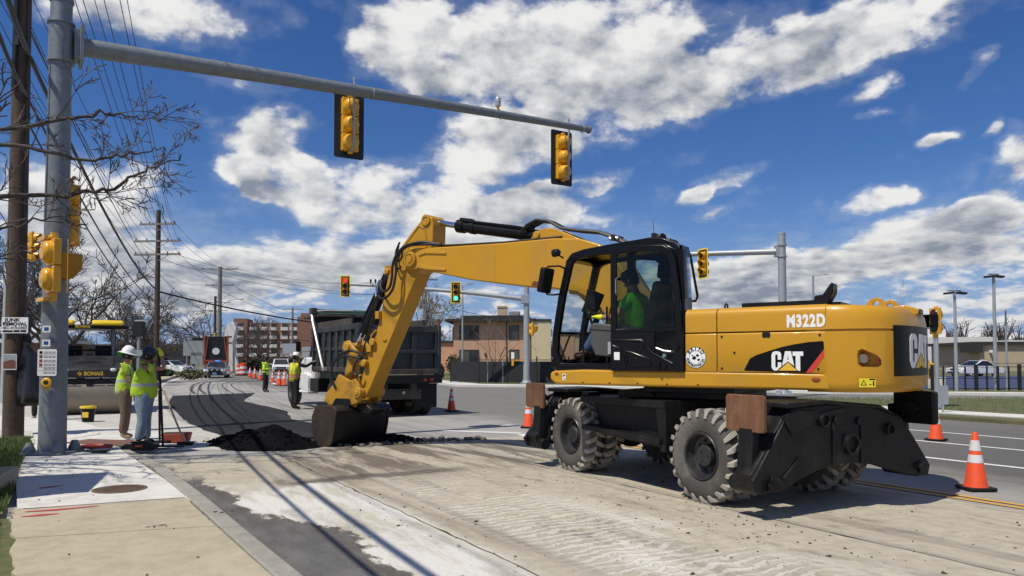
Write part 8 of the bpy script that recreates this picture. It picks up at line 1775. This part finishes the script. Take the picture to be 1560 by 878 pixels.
person('officer in lime jacket, black trousers and black cap standing with folded arms', (-12.45, 37.4, .0), R(-12), stand(1.80, elR=(.08, -.24, 1.14), wrR=(.24, -.06, 1.14), elL=(.08, .24, 1.14), wrL=(.24, .06, 1.18)), m_skin, m_vestP, m_blackcl, m_blackcl, fat=1.1, sleeve='long', hat='cap', hat_m=m_blackcl)
person('worker in white wide brimmed hat and orange striped vest reaching to the truck', (-7.22, 24.6, .0), R(40), stand(1.86, elR=(.24, -.30, 1.36), wrR=(.46, -.36, 1.50), hdR=(.54, -.38, 1.56), shR=(.03, -.19, 1.43), elL=(-.06, .27, 1.12), wrL=(.02, .28, .86)), m_skin, m_vestH, m_blackcl, m_blackcl, fat=1.2, sleeve='long', sleeve_m=m_blackcl, hat='cowboy', hat_m=m_white)
OPJ = dict(pelvis=(.42, .84, 1.98), chest=(.38, .84, 2.34), neck=(.43, .84, 2.55), head=(.50, .84, 2.70), shL=(.42, 1.03, 2.46), shR=(.42, .65, 2.46), elL=(.58, 1.11, 2.22), elR=(.55, .58, 2.22), wrL=(.82, 1.08, 2.215), wrR=(.80, .60, 2.2), hdL=(.95, 1.10, 2.23), hipL=(.46, .94, 1.96), hipR=(.46, .74, 1.96), knL=(.90, 1.0, 2.06), knR=(.90, .72, 2.06), anL=(1.12, 1.0, 1.745), anR=(1.10, .74, 1.74), toL=(1.30, 1.02, 1.695), toR=(1.28, .74, 1.69))
person('excavator operator in bright green shirt, jeans and yellow glove seated in the cab', (2.5, 10.3, 0), R(144), OPJ, m_skin, m_greensh, m_jean_d, m_bootb, ('LR', m_glove), 1.05, hat='cap', hat_m=m_blackcl)
# --- hand tools by the workers
def W3(px, py, y): return None
t = thing('asphalt_rake', 'long black handled asphalt rake held upright by the heavy worker', 'rake', (0, 0, 0)); b = MB(); b.tube([(-6.56, 13.72, 1.84), (-6.48, 13.68, 1.0), (-6.40, 13.62, .08)], .022, 8); b.build('handle', m_blk, t); b = MB(); b.beam((-6.62, 13.55, .07), (-6.05, 13.72, .05), .10, .03); b.build('rake_head', m_blk, t, bevel=.006)
t = thing('broom', 'pale wooden handled tool leaning beside the red tray', 'broom', (0, 0, 0)); b = MB(); b.tube([(-6.85, 14.55, 1.05), (-6.3, 14.3, .05)], .018, 8); b.build('handle', mat('pale_handle', (.42, .32, .2), .6), t); b = MB(); b.box((-6.28, 14.28, .04), (.28, .1, .06)); b.build('head', m_blk, t)
t = thing('lute', 'dark upright tool handle standing between the worker and the red tray', 'tool', (0, 0, 0)); b = MB(); b.tube([(-6.95, 14.6, 1.05), (-6.9, 14.55, .05)], .022, 8); b.build('handle', m_blk, t); b = MB(); b.box((-6.9, 14.55, .04), (.4, .12, .05)); b.build('head', m_blk, t)
t = thing('red_tray', 'red brick coloured tray on the ground behind the rake handle', 'tray', (-6.66, 14.75, .02), R(10)); b = MB(); b.prism([(-.22, 0), (.22, 0), (.26, .17), (-.26, .17)], -.16, .16); b.build('tray', mat('red_tray_plastic', (.30, .05, .025), .6, var=.2), t, bevel=.01); b = MB(); b.bx(-.24, .24, -.14, .14, .172, .18); b.build('contents', m_crack, t)
t = thing('tool_bag', 'black lump of tools lying at the curb in front of the workers', 'tool bag', (-6.55, 13.1, .05), R(8)); b = MB(); b.prism([(-.26, 0), (.24, 0), (.30, .10), (.12, .17), (-.18, .15), (-.30, .06)], -.14, .14); b.build('bag', m_blk, t, bevel=.03); b = MB(); b.tube([(-.1, .1, .15), (.05, .12, .22), (.2, .1, .15)], .014, 6); b.build('strap', m_blk, t); b = MB(); b.box((.02, -.145, .09), (.12, .01, .03)); b.build('red_label', m_rdecal, t)
# ------------------------------------------------------------------ pieces that stand apart become objects of their own
def split_pieces():
    todo = [o for o in list(bpy.data.objects) if o.type == 'MESH' and o.get('kind') != 'stuff' and len(o.data.polygons) < 9000 and len(o.data.polygons) > 8]
    users = {}
    for o in todo: users.setdefault(o.data.name, []).append(o)
    SKIP = ('trunk', 'crown', 'foliage', 'tread', 'tyre', 'body', 'hub', 'wheel', 'far_wood', 'shirt_print', 'sign_print', 'sticker_print', 'cover_plate', 'eyes_and_mouth', 'nose_and_ears')
    for mn, obs in users.items():
        me = bpy.data.meshes[mn]
        if obs[0].name.split('.')[0] in SKIP: continue
        n = len(me.vertices); par = list(range(n))
        def find(a):
            while par[a] != a: par[a] = par[par[a]]; a = par[a]
            return a
        for e in me.edges:
            a, b = find(e.vertices[0]), find(e.vertices[1])
            if a != b: par[a] = b
        comp = {}
        for i in range(n): comp.setdefault(find(i), []).append(i)
        if len(comp) < 2 or len(comp) > 80: continue
        keys = list(comp); bb = []
        for k in keys:
            cs_ = [me.vertices[i].co for i in comp[k]]
            bb.append(([min(c[a] for c in cs_) - .006 for a in range(3)], [max(c[a] for c in cs_) + .006 for a in range(3)]))
        g = list(range(len(keys)))
        def gf(a):
            while g[a] != a: g[a] = g[g[a]]; a = g[a]
            return a
        for i in range(len(keys)):
            for j in range(i):
                if all(bb[i][0][a] <= bb[j][1][a] and bb[j][0][a] <= bb[i][1][a] for a in range(3)): g[gf(i)] = gf(j)
        groups = {}
        for i, k in enumerate(keys): groups.setdefault(gf(i), []).extend(comp[k])
        if len(groups) < 2 or len(groups) > 40: continue
        new = []
        smooth = me.polygons[0].use_smooth
        for vs in groups.values():
            st_ = set(vs); idx = {v: i for i, v in enumerate(vs)}
            m2 = bpy.data.meshes.new(me.name); m2.from_pydata([tuple(me.vertices[v].co) for v in vs], [], [tuple(idx[v] for v in p.vertices) for p in me.polygons if p.vertices[0] in st_])
            for mm in me.materials: m2.materials.append(mm)
            if smooth: m2.shade_smooth(); m2.set_sharp_from_angle(angle=R(35))
            new.append(m2)
        for o in obs:
            if o.parent is None: continue
            base = o.name.split('.')[0]; o.data = new[0]
            for m2 in new[1:]:
                c = o.copy(); c.data = m2; COL.objects.link(c); c.parent = o.parent
split_pieces()
